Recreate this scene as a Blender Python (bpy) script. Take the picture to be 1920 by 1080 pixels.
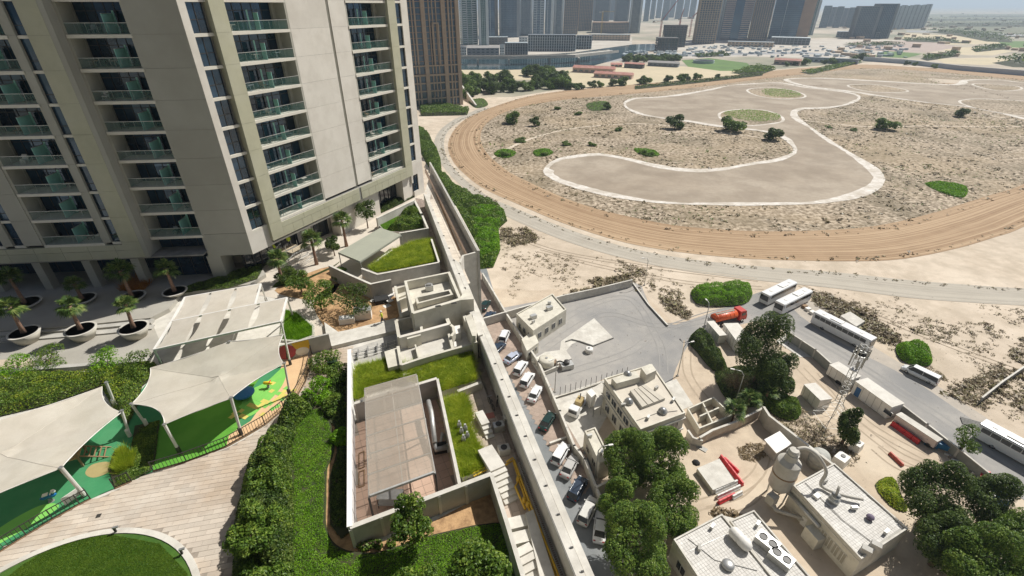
import bpy, math, random
import numpy as np
from mathutils import Vector
R = math.radians
for o in list(bpy.data.objects): bpy.data.objects.remove(o)
SC = bpy.context.scene; COL = SC.collection
random.seed(7); RNG = np.random.default_rng(7)
# ---------------------------------------------------------------- camera, sky, sun, exposure
FPX = 903.0; TH = math.atan(530 / FPX); CT, ST = math.cos(TH), math.sin(TH); HC = 64.0
cam = bpy.data.cameras.new('camera'); camo = bpy.data.objects.new('camera', cam); COL.objects.link(camo)
camo.location = (0, 0, HC); camo.rotation_euler = (R(90) - TH, 0, 0)
cam.sensor_width = 36; cam.lens = FPX / 1920 * 36; cam.clip_start = .5; cam.clip_end = 60000
SC.camera = camo
SUN_AZ = 54.6; SUN_EL = 50.0       # azimuth clockwise from +Y
W = bpy.data.worlds.new('World'); SC.world = W; W.use_nodes = True
wn = W.node_tree; wn.nodes.clear()
sky = wn.nodes.new('ShaderNodeTexSky'); sky.sky_type = 'NISHITA'; sky.sun_disc = False
sky.sun_elevation = R(SUN_EL); sky.sun_rotation = R(SUN_AZ); sky.air_density = 1.0; sky.dust_density = 2.5; sky.ozone_density = 1.5
bg = wn.nodes.new('ShaderNodeBackground'); bg.inputs[1].default_value = .052
wo = wn.nodes.new('ShaderNodeOutputWorld')
wn.links.new(sky.outputs[0], bg.inputs[0]); wn.links.new(bg.outputs[0], wo.inputs[0])
sl = bpy.data.lights.new('sun', 'SUN'); sl.energy = 4.9; sl.angle = R(.53); sl.color = (1, .965, .90)
so = bpy.data.objects.new('sun', sl); COL.objects.link(so)
sd = Vector((math.sin(R(SUN_AZ)) * math.cos(R(SUN_EL)), math.cos(R(SUN_AZ)) * math.cos(R(SUN_EL)), math.sin(R(SUN_EL))))
so.rotation_euler = (-sd).to_track_quat('-Z', 'Y').to_euler(); so.location = (60, 0, 150)
SC.view_settings.view_transform = 'Standard'; SC.view_settings.look = 'None'
SC.view_settings.exposure = 0.16; SC.view_settings.gamma = 1
SC.view_settings.use_curve_mapping = False
SC.cycles.max_bounces = 6; SC.cycles.diffuse_bounces = 3; SC.cycles.transparent_max_bounces = 12
SC.cycles.volume_bounces = 0
# ---------------------------------------------------------------- geometry helpers
def ray(u, v):
    y = -(v - 540) / FPX
    return ((u - 960) / FPX, CT + y * ST, -ST + y * CT)
def P(u, v, z=0.0):
    d = ray(u, v); t = (z - HC) / d[2]
    return Vector((d[0] * t, d[1] * t, z))
def P2(u, v, z=0.0):
    p = P(u, v, z); return (p.x, p.y)
def PL(pts, z=0.0): return [P2(u, v, z) for u, v in pts]
def topz(u, v, x, y):
    d = ray(u, v); t = (d[0] * x + d[1] * y) / (d[0] ** 2 + d[1] ** 2); return HC + d[2] * t
def rot2(x, y, a):
    c, s = math.cos(a), math.sin(a); return (x * c - y * s, x * s + y * c)
def smooth(pts, n=5, closed=True):
    p = np.array(pts, float); N = len(p); out = []
    rng = range(N) if closed else range(N - 1)
    for i in rng:
        if closed: a, b, c, d = p[i - 1], p[i], p[(i + 1) % N], p[(i + 2) % N]
        else: a, b, c, d = p[max(i - 1, 0)], p[i], p[i + 1], p[min(i + 2, N - 1)]
        for k in range(n):
            t = k / n
            out.append(tuple(.5 * ((2 * b) + (-a + c) * t + (2 * a - 5 * b + 4 * c - d) * t * t + (-a + 3 * b - 3 * c + d) * t ** 3)))
    if not closed: out.append(tuple(p[-1]))
    return out
def offset(pts, d, closed=False):
    n = len(pts); out = []
    for i in range(n):
        a = pts[i - 1] if (i or closed) else None; b = pts[i]; c = pts[(i + 1) % n] if (i < n - 1 or closed) else None
        def nrm(p, q):
            dx, dy = q[0] - p[0], q[1] - p[1]; l = math.hypot(dx, dy) or 1; return (-dy / l, dx / l)
        n1 = nrm(a, b) if a else None; n2 = nrm(b, c) if c else None
        if not n1: n1 = n2
        if not n2: n2 = n1
        mx, my = n1[0] + n2[0], n1[1] + n2[1]; l = math.hypot(mx, my) or 1; mx /= l; my /= l
        k = d / max(.35, mx * n1[0] + my * n1[1])
        out.append((b[0] + mx * k, b[1] + my * k))
    return out
def area(p): return .5 * sum(p[i - 1][0] * p[i][1] - p[i][0] * p[i - 1][1] for i in range(len(p)))
def inpoly(X, Y, poly):
    p = np.array(poly); r = np.zeros(len(X), bool); j = len(p) - 1
    for i in range(len(p)):
        c = ((p[i, 1] > Y) != (p[j, 1] > Y))
        with np.errstate(all='ignore'):
            c &= X < (p[j, 0] - p[i, 0]) * (Y - p[i, 1]) / (p[j, 1] - p[i, 1]) + p[i, 0]
        r ^= c; j = i
    return r
def scatter(poly, n, rng=None):
    rng = rng or RNG; p = np.array(poly); lo, hi = p.min(0), p.max(0)
    A = abs(area(poly)) / max(1e-6, (hi[0] - lo[0]) * (hi[1] - lo[1]))
    m = int(n / max(A, .02)) + 8
    X = rng.uniform(lo[0], hi[0], m); Y = rng.uniform(lo[1], hi[1], m)
    k = inpoly(X, Y, poly); return np.stack([X[k], Y[k]], 1)[:n]

class MB:
    def __init__(s): s.v = []; s.f = []; s.uv = None
    def add(s, vs, fs):
        b = len(s.v); s.v += [tuple(x) for x in vs]; s.f += [tuple(b + i for i in f) for f in fs]; return s
    def box(s, c, d, rz=0.0, tp=1.0):
        """box centred in x,y on c with its bottom at c.z; d = sizes; tp = taper of the top"""
        vs = []
        for z, k in ((0, 1), (d[2], tp)):
            for x, y in ((-1, -1), (1, -1), (1, 1), (-1, 1)):
                a, b = rot2(x * d[0] / 2 * k, y * d[1] / 2 * k, rz); vs.append((c[0] + a, c[1] + b, c[2] + z))
        return s.add(vs, [(3, 2, 1, 0), (4, 5, 6, 7), (0, 1, 5, 4), (1, 2, 6, 5), (2, 3, 7, 6), (3, 0, 4, 7)])
    def hexa(s, v8): return s.add(v8, [(3, 2, 1, 0), (4, 5, 6, 7), (0, 1, 5, 4), (1, 2, 6, 5), (2, 3, 7, 6), (3, 0, 4, 7)])
    def prism(s, pts, z0, z1, bottom=True):
        p = list(pts)
        if area(p) < 0: p.reverse()
        n = len(p); vs = [(x, y, z0) for x, y in p] + [(x, y, z1) for x, y in p]
        fs = [tuple(range(n, 2 * n))] + [(i, (i + 1) % n, (i + 1) % n + n, i + n) for i in range(n)]
        if bottom: fs.append(tuple(range(n - 1, -1, -1)))
        return s.add(vs, fs)
    def sheet(s, pts, z):
        p = list(pts)
        if area(p) < 0: p.reverse()
        return s.add([(x, y, z) for x, y in p], [tuple(range(len(p)))])
    def wall(s, pts, z0, z1, th=.2, closed=False, side=0):
        """mitred wall along pts; side 0 centred, 1 thickness to the left, -1 to the right. z0, z1 numbers or per-point lists"""
        a = offset(pts, th / 2 if side == 0 else (th if side > 0 else 0), closed)
        b = offset(pts, -th / 2 if side == 0 else (-th if side < 0 else 0), closed)
        n = len(pts); Z0 = z0 if isinstance(z0, (list, tuple)) else [z0] * n; Z1 = z1 if isinstance(z1, (list, tuple)) else [z1] * n
        vs = []
        for i in range(n): vs += [(*b[i], Z0[i]), (*a[i], Z0[i]), (*a[i], Z1[i]), (*b[i], Z1[i])]
        fs = []
        for i in range(n if closed else n - 1):
            j = (i + 1) % n
            for k in range(4):
                l = (k + 1) % 4; fs.append((4 * i + k, 4 * i + l, 4 * j + l, 4 * j + k))
        if not closed: fs += [(3, 2, 1, 0), (4 * n - 4, 4 * n - 3, 4 * n - 2, 4 * n - 1)]
        return s.add(vs, [f[::-1] for f in fs])
    def tube(s, pts, r, n=8, cap=True):
        pts = [Vector(p) for p in pts]; m = len(pts); rs = r if isinstance(r, (list, tuple)) else [r] * m
        b = len(s.v); ref = None
        for i, p in enumerate(pts):
            d = (pts[min(i + 1, m - 1)] - pts[max(i - 1, 0)]).normalized()
            if ref is None: ref = Vector((1, 0, 0)) if abs(d.x) < .9 else Vector((0, 1, 0))
            x = (ref - d * ref.dot(d)).normalized(); y = d.cross(x); ref = x
            for k in range(n):
                a = 2 * math.pi * k / n; q = p + (x * math.cos(a) + y * math.sin(a)) * rs[i]; s.v.append(tuple(q))
        for i in range(m - 1):
            for k in range(n):
                l = (k + 1) % n; s.f.append((b + i * n + k, b + i * n + l, b + (i + 1) * n + l, b + (i + 1) * n + k))
        if cap: s.f.append(tuple(b + k for k in range(n - 1, -1, -1))); s.f.append(tuple(b + (m - 1) * n + k for k in range(n)))
        return s
    def bar(s, p, q, w, h=None):
        """square bar from p to q"""
        p, q = Vector(p), Vector(q); h = h or w; d = (q - p).normalized()
        up = Vector((0, 0, 1)) if abs(d.z) < .95 else Vector((1, 0, 0))
        x = d.cross(up).normalized() * w / 2; y = x.normalized().cross(d) * h / 2
        return s.hexa([p - x - y, p + x - y, p + x + y, p - x + y, q - x - y, q + x - y, q + x + y, q - x + y])
    def lathe(s, prof, c=(0, 0, 0), n=24, a0=0, a1=2 * math.pi, sx=1, sy=1):
        full = abs(a1 - a0 - 2 * math.pi) < 1e-6; m = n if full else n + 1; b = len(s.v)
        for r, z in prof:
            for k in range(m):
                a = a0 + (a1 - a0) * k / n; s.v.append((c[0] + r * sx * math.cos(a), c[1] + r * sy * math.sin(a), c[2] + z))
        for i in range(len(prof) - 1):
            for k in range(n):
                l = (k + 1) % m; s.f.append((b + i * m + k, b + i * m + l, b + (i + 1) * m + l, b + (i + 1) * m + k))
        if full:
            if prof[0][0] > 1e-4: s.f.append(tuple(b + k for k in range(m - 1, -1, -1)))
            if prof[-1][0] > 1e-4: s.f.append(tuple(b + (len(prof) - 1) * m + k for k in range(m)))
        return s
    def loft(s, rings, closed=True, caps=True):
        b = len(s.v); n = len(rings[0])
        for r in rings: s.v += [tuple(p) for p in r]
        for i in range(len(rings) - 1):
            for k in range(n if closed else n - 1):
                l = (k + 1) % n; s.f.append((b + i * n + k, b + i * n + l, b + (i + 1) * n + l, b + (i + 1) * n + k))
        if caps: s.f.append(tuple(b + k for k in range(n - 1, -1, -1))); s.f.append(tuple(b + (len(rings) - 1) * n + k for k in range(n)))
        return s
    def moved(s, loc, rz=0.0, sc=1.0):
        s.v = [(loc[0] + rot2(x * sc, y * sc, rz)[0], loc[1] + rot2(x * sc, y * sc, rz)[1], loc[2] + z * sc) for x, y, z in s.v]; return s
    def mesh(s, name, m, smooth=False):
        me = bpy.data.meshes.new(name); me.from_pydata(s.v, [], s.f)
        if s.uv is not None:
            l = me.uv_layers.new(name='UVMap'); vi = np.zeros(len(me.loops), int); me.loops.foreach_get('vertex_index', vi)
            l.data.foreach_set('uv', np.array(s.uv, float)[vi].ravel())
        if m: me.materials.append(m)
        if smooth: me.shade_smooth()
        me.update(); return me
    def build(s, name, m, parent=None, smooth=False, **k): return link(name, s.mesh(name, m, smooth), parent, **k)

def link(name, me, parent=None, label=None, cat=None, group=None, kind=None, loc=None, rz=None, sc=None):
    o = bpy.data.objects.new(name, me); COL.objects.link(o)
    if parent is not None: o.parent = parent
    if label: o['label'] = label
    if cat: o['category'] = cat
    if group: o['group'] = group
    if kind: o['kind'] = kind
    if loc is not None: o.location = loc
    if rz is not None: o.rotation_euler = (0, 0, rz)
    if sc is not None: o.scale = sc if isinstance(sc, (tuple, list)) else (sc, sc, sc)
    return o
def thing(name, label, cat, loc=(0, 0, 0), rz=0.0, group=None): return link(name, None, None, label, cat, group, None, loc, rz)
def copy_tree(o, loc, rz=None, sc=None, label=None, group=None):
    KID = {}
    def rec(a, par):
        c = a.copy(); COL.objects.link(c)
        if par is not None: c.parent = par
        for ch in CH(a): rec(ch, c)
        return c
    c = rec(o, None); c.location = loc
    if rz is not None: c.rotation_euler = (0, 0, rz)
    if sc is not None: c.scale = sc if isinstance(sc, (tuple, list)) else (sc, sc, sc)
    if label: c['label'] = label
    if group: c['group'] = group
    return c
CHC = {}
def CH(a):
    """children, cached per prototype (a.children walks every object)"""
    if a.name not in CHC: CHC[a.name] = list(a.children)
    return CHC[a.name]
def npmesh(name, V, Fc, m, smooth=False):
    me = bpy.data.meshes.new(name); V = np.asarray(V, np.float32); Fc = np.asarray(Fc, np.int32); k = Fc.shape[1]
    me.vertices.add(len(V)); me.vertices.foreach_set('co', V.ravel())
    me.loops.add(Fc.size); me.loops.foreach_set('vertex_index', Fc.ravel())
    me.polygons.add(len(Fc)); me.polygons.foreach_set('loop_start', np.arange(0, Fc.size, k, dtype=np.int32))
    if m: me.materials.append(m)
    me.update(calc_edges=True)
    if smooth: me.shade_smooth()
    return me

# ---------------------------------------------------------------- materials
MATS = {}
def M(name, c1, c2=None, scale=1.0, rough=.8, bump=0.0, metal=0.0, big=None, spec=.5, island=0.0, bscale=None, det=6, alpha=None, trans=0.0, thr=None):
    """c1..c2 mixed by a world-space noise; big = (colour, scale, amount) a second, larger noise; island = random tint per piece"""
    if name in MATS: return MATS[name]
    m = bpy.data.materials.new(name); m.use_nodes = True; nt = m.node_tree; N, L = nt.nodes, nt.links
    b = N['Principled BSDF']; b.inputs['Roughness'].default_value = rough; b.inputs['Metallic'].default_value = metal
    b.inputs['Specular IOR Level'].default_value = spec
    geo = N.new('ShaderNodeNewGeometry'); col = None
    def noise(sc, d=det):
        n = N.new('ShaderNodeTexNoise'); n.inputs['Scale'].default_value = sc; n.inputs['Detail'].default_value = d
        n.inputs['Roughness'].default_value = .62; L.new(geo.outputs['Position'], n.inputs['Vector']); return n.outputs['Fac']
    def ramp(f, a=.35, c=.65):
        r = N.new('ShaderNodeMapRange'); r.inputs['From Min'].default_value = a; r.inputs['From Max'].default_value = c; L.new(f, r.inputs['Value']); return r.outputs[0]
    def mix(f, a, c, blend='MIX'):
        x = N.new('ShaderNodeMix'); x.data_type = 'RGBA'; x.blend_type = blend
        for i, q in ((6, a), (7, c)):
            if isinstance(q, tuple): x.inputs[i].default_value = (*q, 1)
            else: L.new(q, x.inputs[i])
        if isinstance(f, float): x.inputs[0].default_value = f
        else: L.new(f, x.inputs[0])
        return x.outputs[2]
    c2 = c2 or tuple(q * .82 for q in c1)
    t = thr or (.35, .65)
    col = mix(ramp(noise(scale), *t), c1, c2)
    for bb in ([big] if big and not isinstance(big, list) else (big or [])):
        f = ramp(noise(bb[1], 4), .45, .62); mm = N.new('ShaderNodeMath'); mm.operation = 'MULTIPLY'; L.new(f, mm.inputs[0]); mm.inputs[1].default_value = bb[2]
        col = mix(mm.outputs[0], col, bb[0])
    if island:
        r = N.new('ShaderNodeMapRange'); r.inputs['To Min'].default_value = 1 - island; r.inputs['To Max'].default_value = 1 + island
        L.new(geo.outputs['Random Per Island'], r.inputs['Value'])
        h = N.new('ShaderNodeVectorMath'); h.operation = 'SCALE'; L.new(col, h.inputs[0]); L.new(r.outputs[0], h.inputs['Scale']); col = h.outputs[0]
    L.new(col, b.inputs['Base Color'])
    if bump:
        bp = N.new('ShaderNodeBump'); bp.inputs['Strength'].default_value = bump; bp.inputs['Distance'].default_value = .05
        L.new(noise(bscale or scale * 4), bp.inputs['Height']); L.new(bp.outputs[0], b.inputs['Normal'])
    if alpha is not None: b.inputs['Alpha'].default_value = alpha
    if trans: b.inputs['Transmission Weight'].default_value = trans
    MATS[name] = m; return m
def tintobj(m, amt=.12):
    """small brightness change from object to object"""
    nt = m.node_tree; b = nt.nodes['Principled BSDF']; src = b.inputs['Base Color'].links[0].from_socket
    oi = nt.nodes.new('ShaderNodeObjectInfo'); r = nt.nodes.new('ShaderNodeMapRange'); r.inputs['To Min'].default_value = 1 - amt; r.inputs['To Max'].default_value = 1 + amt
    nt.links.new(oi.outputs['Random'], r.inputs['Value']); h = nt.nodes.new('ShaderNodeVectorMath'); h.operation = 'SCALE'
    nt.links.new(src, h.inputs[0]); nt.links.new(r.outputs[0], h.inputs['Scale']); nt.links.new(h.outputs[0], b.inputs['Base Color']); return m
def leafmat(name, a, b_, c, tr=.35, spec=.35):
    """leaf: colour per leaf between three tones, with larger world-space patches, half translucent"""
    m = bpy.data.materials.new(name); m.use_nodes = True; nt = m.node_tree; N, L = nt.nodes, nt.links
    pb = N['Principled BSDF']; pb.inputs['Roughness'].default_value = .5; pb.inputs['Specular IOR Level'].default_value = spec
    geo = N.new('ShaderNodeNewGeometry'); n = N.new('ShaderNodeTexNoise'); n.inputs['Scale'].default_value = .9; n.inputs['Detail'].default_value = 3; L.new(geo.outputs['Position'], n.inputs['Vector'])
    ad = N.new('ShaderNodeMath'); ad.operation = 'MULTIPLY_ADD'; L.new(geo.outputs['Random Per Island'], ad.inputs[0]); ad.inputs[1].default_value = .75
    sb = N.new('ShaderNodeMath'); sb.operation = 'MULTIPLY_ADD'; L.new(n.outputs['Fac'], sb.inputs[0]); sb.inputs[1].default_value = 1.3; sb.inputs[2].default_value = -.52
    L.new(sb.outputs[0], ad.inputs[2])
    cr = N.new('ShaderNodeValToRGB'); e = cr.color_ramp.elements; e[0].color = (*a, 1); e[1].color = (*c, 1); e[0].position = .1; e[1].position = .95
    k = e.new(.5); k.color = (*b_, 1); L.new(ad.outputs[0], cr.inputs[0]); L.new(cr.outputs[0], pb.inputs['Base Color'])
    tl = N.new('ShaderNodeBsdfTranslucent'); mx = N.new('ShaderNodeMixShader'); mx.inputs[0].default_value = tr
    L.new(cr.outputs[0], tl.inputs[0]); L.new(pb.outputs[0], mx.inputs[1]); L.new(tl.outputs[0], mx.inputs[2]); L.new(mx.outputs[0], N['Material Output'].inputs[0])
    MATS[name] = m; return m

sand = M('sand', (.60, .505, .395), (.49, .405, .305), .35, .95, .6, big=[((.66, .565, .45), .03, .8), ((.36, .30, .22), .16, .4), ((.40, .33, .25), .011, .35)])
sand_far = M('sand_far', (.47, .40, .31), (.33, .29, .23), .02, .95, big=[((.56, .48, .38), .008, .7), ((.13, .16, .10), .0035, .75)])
scrubsoil = M('scrubsoil', (.55, .455, .34), (.19, .145, .095), .62, .95, .2, thr=(.40, .56), big=[((.15, .12, .07), .04, .6), ((.40, .30, .18), .018, .35)])
scrubsoil2 = M('scrubsoil2', (.56, .47, .365), (.25, .19, .135), .42, .95, .5, thr=(.46, .60))
pond_m = M('pond_bed', (.37, .305, .23), (.29, .235, .175), .07, .95, .3, big=[((.43, .365, .285), .025, .7), ((.23, .185, .135), .06, .5), ((.25, .20, .15), .6, .25)])
rim_m = M('salt_rim', (.74, .70, .64), (.54, .49, .42), .45, .95, .4, big=((.42, .36, .28), .12, .6))
gravel_m = M('gravel_road', (.40, .365, .31), (.34, .305, .255), .25, .95, .3, big=((.47, .43, .36), .04, .6))
asphalt_m = M('asphalt', (.36, .34, .31), (.30, .285, .265), .5, .9, .25, big=[((.40, .38, .35), .09, .7), ((.19, .19, .19), .045, .75)])
asphalt_d = M('asphalt_dark', (.12, .13, .135), (.09, .10, .105), .6, .9, .25, big=((.17, .17, .165), .15, .5))
yardsand = M('yard_sand', (.56, .46, .345), (.46, .375, .28), .5, .95, .5, big=[((.62, .53, .41), .12, .6), ((.38, .30, .22), .07, .35)])
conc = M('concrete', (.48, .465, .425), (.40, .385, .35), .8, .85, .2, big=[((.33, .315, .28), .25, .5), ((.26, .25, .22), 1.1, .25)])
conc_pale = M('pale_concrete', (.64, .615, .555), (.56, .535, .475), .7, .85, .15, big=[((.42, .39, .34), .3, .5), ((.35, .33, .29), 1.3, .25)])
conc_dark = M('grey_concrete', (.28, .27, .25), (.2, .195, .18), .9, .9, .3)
white_p = M('white_paint', (.78, .76, .72), (.70, .68, .63), .8, .6, big=((.58, .55, .5), .3, .3))
cream = M('cream_render', (.64, .61, .52), (.57, .54, .455), .5, .8, .1, big=[((.44, .41, .34), .35, .5), ((.36, .33, .27), 1.2, .3)])
olive = M('olive_cladding', (.44, .43, .31), (.39, .38, .275), .6, .55, big=((.47, .46, .36), .2, .5))
tower_wall = M('tower_stone_lit', (.68, .645, .58), (.62, .585, .52), .25, .8, .05, big=[((.54, .50, .44), .12, .35), ((.48, .44, .38), .5, .2)])
tower_pier = M('tower_stone_shaded', (.40, .39, .34), (.36, .35, .30), .3, .8, big=((.30, .285, .235), .1, .4))  # same stone as tower_wall, the shade on these faces put into its colour
M('slab_edge', (.66, .63, .55), (.6, .57, .5), .5, .8)
steel = M('grey_steel', (.42, .42, .41), (.33, .33, .32), 2, .4, metal=.6)
galv = M('galvanised', (.55, .55, .53), (.42, .42, .40), 2, .45, metal=.5)
black_m = M('black_metal', (.03, .03, .03), (.045, .04, .035), 3, .5)
rubber = M('rubber', (.02, .02, .02), (.03, .03, .03), 3, .9)
glass_d = M('dark_glass', (.018, .03, .042), (.012, .02, .03), .5, .04, spec=1.0)
glass_b = M('blue_glass', (.022, .07, .13), (.01, .028, .05), .25, .05, spec=1.0, metal=.45)
carglass = M('car_glass', (.015, .018, .02), (.02, .022, .025), 2, .06, spec=.8)
railglass = M('rail_glass', (.05, .16, .14), (.04, .13, .11), .5, .05, spec=.7, alpha=.17)
screen_m = M('frosted_screen', (.30, .62, .54), (.24, .54, .48), .8, .35, alpha=.93)
yellow_p = M('yellow_pipe', (.72, .45, .03), (.6, .36, .03), 2, .5)
red_p = M('red_plastic', (.62, .03, .03), (.5, .02, .03), 2, .5)
timber = M('timber', (.3, .19, .1), (.22, .14, .08), 3, .8)
soil = M('garden_soil', (.50, .315, .16), (.30, .18, .09), 1.5, .95, .8, thr=(.4, .62))
L_dark = leafmat('leaf_dark', (.026, .055, .01), (.066, .12, .02), (.19, .25, .05))
L_mid = leafmat('leaf_mid', (.045, .10, .012), (.11, .20, .022), (.27, .36, .055))
L_bright = leafmat('leaf_bright', (.09, .22, .005), (.17, .37, .008), (.28, .48, .03), .4)
L_grass = leafmat('leaf_grass', (.16, .25, .012), (.34, .45, .028), (.57, .60, .07), .5)
L_dry = leafmat('leaf_dry', (.17, .12, .07), (.24, .18, .10), (.33, .25, .14), .2)
L_scrub = leafmat('leaf_scrub', (.13, .095, .06), (.22, .17, .10), (.29, .27, .12), .2)
L_palm = leafmat('leaf_palm', (.03, .07, .015), (.08, .15, .03), (.28, .33, .10), .3)
bark = M('bark', (.20, .13, .09), (.11, .075, .05), 4, .95, .6)
palmbark = M('palm_bark', (.33, .20, .14), (.20, .12, .085), 6, .95, .8)

# ---------------------------------------------------------------- vegetation
def leaves(C, Nn, size, rng, asp=.6, jit=.7):
    """quads at C facing roughly Nn; returns V, F"""
    n = len(C); N_ = Nn + rng.normal(0, jit, (n, 3)); N_ /= np.linalg.norm(N_, axis=1)[:, None] + 1e-9
    a = rng.normal(0, 1, (n, 3)); U = np.cross(N_, a); U /= np.linalg.norm(U, axis=1)[:, None] + 1e-9; Vv = np.cross(N_, U)
    s = (np.asarray(size) * rng.uniform(.6, 1.35, n))[:, None] / 2; U = U * s; Vv = Vv * s * asp
    V = np.stack([C - U, C - Vv * .9 + U * .1, C + U, C + Vv * .9 + U * .1], 1).reshape(-1, 3)
    return V, np.arange(4 * n).reshape(n, 4)
def crown_pts(lobes, n, rng, shell=.55, up=.25):
    L_ = np.array(lobes, float); ar = (L_[:, 3] * L_[:, 4] * L_[:, 5]) ** (2 / 3); k = rng.choice(len(L_), n, p=ar / ar.sum())
    d = rng.normal(0, 1, (n, 3)); d[:, 2] = np.where(d[:, 2] < -.55, -d[:, 2], d[:, 2]); d /= np.linalg.norm(d, axis=1)[:, None]
    r = 1 - shell * rng.random(n) ** 2.2
    C = L_[k, :3] + d * L_[k, 3:6] * r[:, None]
    q = ((C[:, None, :] - L_[None, :, :3]) / L_[None, :, 3:6]); inside = ((q ** 2).sum(2) < .55); inside[np.arange(n), k] = False
    keep = ~inside.any(1) | (rng.random(n) < .12)
    Nn = d.copy(); Nn[:, 2] += up
    return C[keep], Nn[keep]
def make_lobes(rx, ry, h, n, rng, z0=0.0, small=.42):
    """a crown of n lobes inside an ellipsoid of half-widths rx, ry and height h"""
    out = []
    for i in range(n):
        a = i * 2.4 + rng.uniform(-.4, .4); zz = .14 + .74 * ((i * .618) % 1); e = rng.uniform(.5, .8)
        w = math.sqrt(max(.16, 1 - (1.7 * zz - .75) ** 2)); s = rng.uniform(.8, 1.2) * small
        out.append((math.cos(a) * rx * e * w, math.sin(a) * ry * e * w, z0 + h * zz, rx * s, ry * s, h * s * .8))
    out.append((0, 0, z0 + h * .42, rx * .62, ry * .62, h * .46)); return out
def crown_mesh(name, lobes, n, size, mat, seed, asp=.6, shell=.55, up=.25, jit=.7):
    rng = np.random.default_rng(seed); C, Nn = crown_pts(lobes, n, rng, shell, up)
    # clumping: pull leaves towards seed points so that lit tufts and dark gaps form
    ns = max(8, len(C) // 45); S = C[rng.choice(len(C), ns)]; idx = np.zeros(len(C), int)
    for i in range(0, len(C), 2000):
        d = ((C[i:i + 2000, None] - S[None]) ** 2).sum(2); idx[i:i + 2000] = d.argmin(1)
    C = C + (S[idx] - C) * .24
    m = len(C) // 9; b = C[:m] * 1.0; L_ = np.array(lobes); k = rng.integers(0, len(L_), m); d = rng.normal(0, 1, (m, 3)); d /= np.linalg.norm(d, axis=1)[:, None]; b = L_[k, :3] + d * L_[k, 3:6] * .62   # larger leaves inside close the crown
    V, F = leaves(np.vstack([C, b]), np.vstack([Nn, d]), np.r_[np.full(len(C), size), np.full(m, size * 2.3)], rng, asp, jit); return npmesh(name, V, F, mat)
def trunk_mb(h, r, rng, spread=1.5, limbs=5, bend=.3):
    mb = MB(); x = rng.uniform(-bend, bend); y = rng.uniform(-bend, bend)
    mb.tube([(0, 0, -.1), (x * .3, y * .3, h * .4), (x, y, h)], [r * 1.25, r, r * .6], 8)
    for i in range(limbs):
        a = 2 * math.pi * i / limbs + rng.uniform(-.4, .4); z = h * rng.uniform(.45, .9); s = spread * rng.uniform(.6, 1)
        mb.tube([(x * z / h, y * z / h, z), (math.cos(a) * s * .5, math.sin(a) * s * .5, z + s * .5), (math.cos(a) * s, math.sin(a) * s, z + s * 1.1)], [r * .45, r * .3, r * .12], 5)
    return mb
def tree(name, label, loc, crown, seed, trunk_h, trunk_r, group=None, rz=0, cat='tree', sc=1.0, mat=None, limbs=5, spread=1.5):
    t = thing(name, label, cat, loc, rz, group)
    if sc != 1.0: t.scale = (sc, sc, sc)
    rng = np.random.default_rng(seed)
    trunk_mb(trunk_h, trunk_r, rng, spread, limbs).build('trunk', mat or bark, t, True)
    link('crown', crown, t); return t
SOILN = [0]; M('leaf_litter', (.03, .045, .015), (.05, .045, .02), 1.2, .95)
def mound(name, poly, hfun, n, size, mat, seed, z=0.0, **k):
    """ground cover or hedge mass: leaves over a height field on poly, dark soil under it"""
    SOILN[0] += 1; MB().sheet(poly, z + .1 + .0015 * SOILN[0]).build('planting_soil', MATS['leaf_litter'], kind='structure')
    rng = np.random.default_rng(seed); q = scatter(poly, n, rng); hh = hfun(q[:, 0], q[:, 1])
    C = np.column_stack([q, z + hh * (1 - .35 * rng.random(len(q)) ** 2)])
    e = .15; gx = (hfun(q[:, 0] + e, q[:, 1]) - hh) / e; gy = (hfun(q[:, 0], q[:, 1] + e) - hh) / e
    Nn = np.column_stack([-gx, -gy, np.ones(len(q))]); Nn /= np.linalg.norm(Nn, axis=1)[:, None]
    V, F = leaves(C, Nn, size, rng, .55, .75); return npmesh(name, V, F, mat)
def lumps(poly, cell, h0, h1, seed, edge=.6):
    """bumpy height function that falls off near the outline"""
    rng = np.random.default_rng(seed); S = scatter(poly, max(3, int(abs(area(poly)) / cell ** 2)), rng); Hh = rng.uniform(.6, 1, len(S))
    pa = np.array(poly); pb = np.roll(pa, -1, 0)
    def f(X, Y):
        out = np.zeros(len(X))
        for i in range(0, len(X), 4000):
            x, y = X[i:i + 4000, None], Y[i:i + 4000, None]
            d = np.sqrt((x - S[:, 0]) ** 2 + (y - S[:, 1]) ** 2) / cell
            b = (Hh * np.clip(1 - (d / 1.15) ** 2, 0, 1)).max(1)
            ab = pb - pa; t = np.clip(((x - pa[:, 0]) * ab[:, 0] + (y - pa[:, 1]) * ab[:, 1]) / ((ab ** 2).sum(1) + 1e-9), 0, 1)
            de = np.sqrt((x - pa[:, 0] - t * ab[:, 0]) ** 2 + (y - pa[:, 1] - t * ab[:, 1]) ** 2).min(1)
            out[i:i + 4000] = (h0 + (h1 - h0) * b) * np.clip(de / edge, .12, 1) ** .6
        return out
    return f
def blades(poly, n, h, w, mat, seed, z=0.0, lean=.35, name='grass'):
    rng = np.random.default_rng(seed); q = scatter(poly, n, rng); n = len(q)
    a = rng.uniform(0, 2 * math.pi, n); hh = h * rng.uniform(.5, 1.25, n); b = np.column_stack([q, np.full(n, z)])
    dx = np.column_stack([np.cos(a), np.sin(a), np.zeros(n)]) * (w / 2)
    tip = b + np.column_stack([rng.normal(0, lean, n) * hh, rng.normal(0, lean, n) * hh, hh])
    V = np.stack([b - dx, b + dx, tip], 1).reshape(-1, 3); return npmesh(name, V, np.arange(3 * n).reshape(n, 3), mat)
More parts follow.
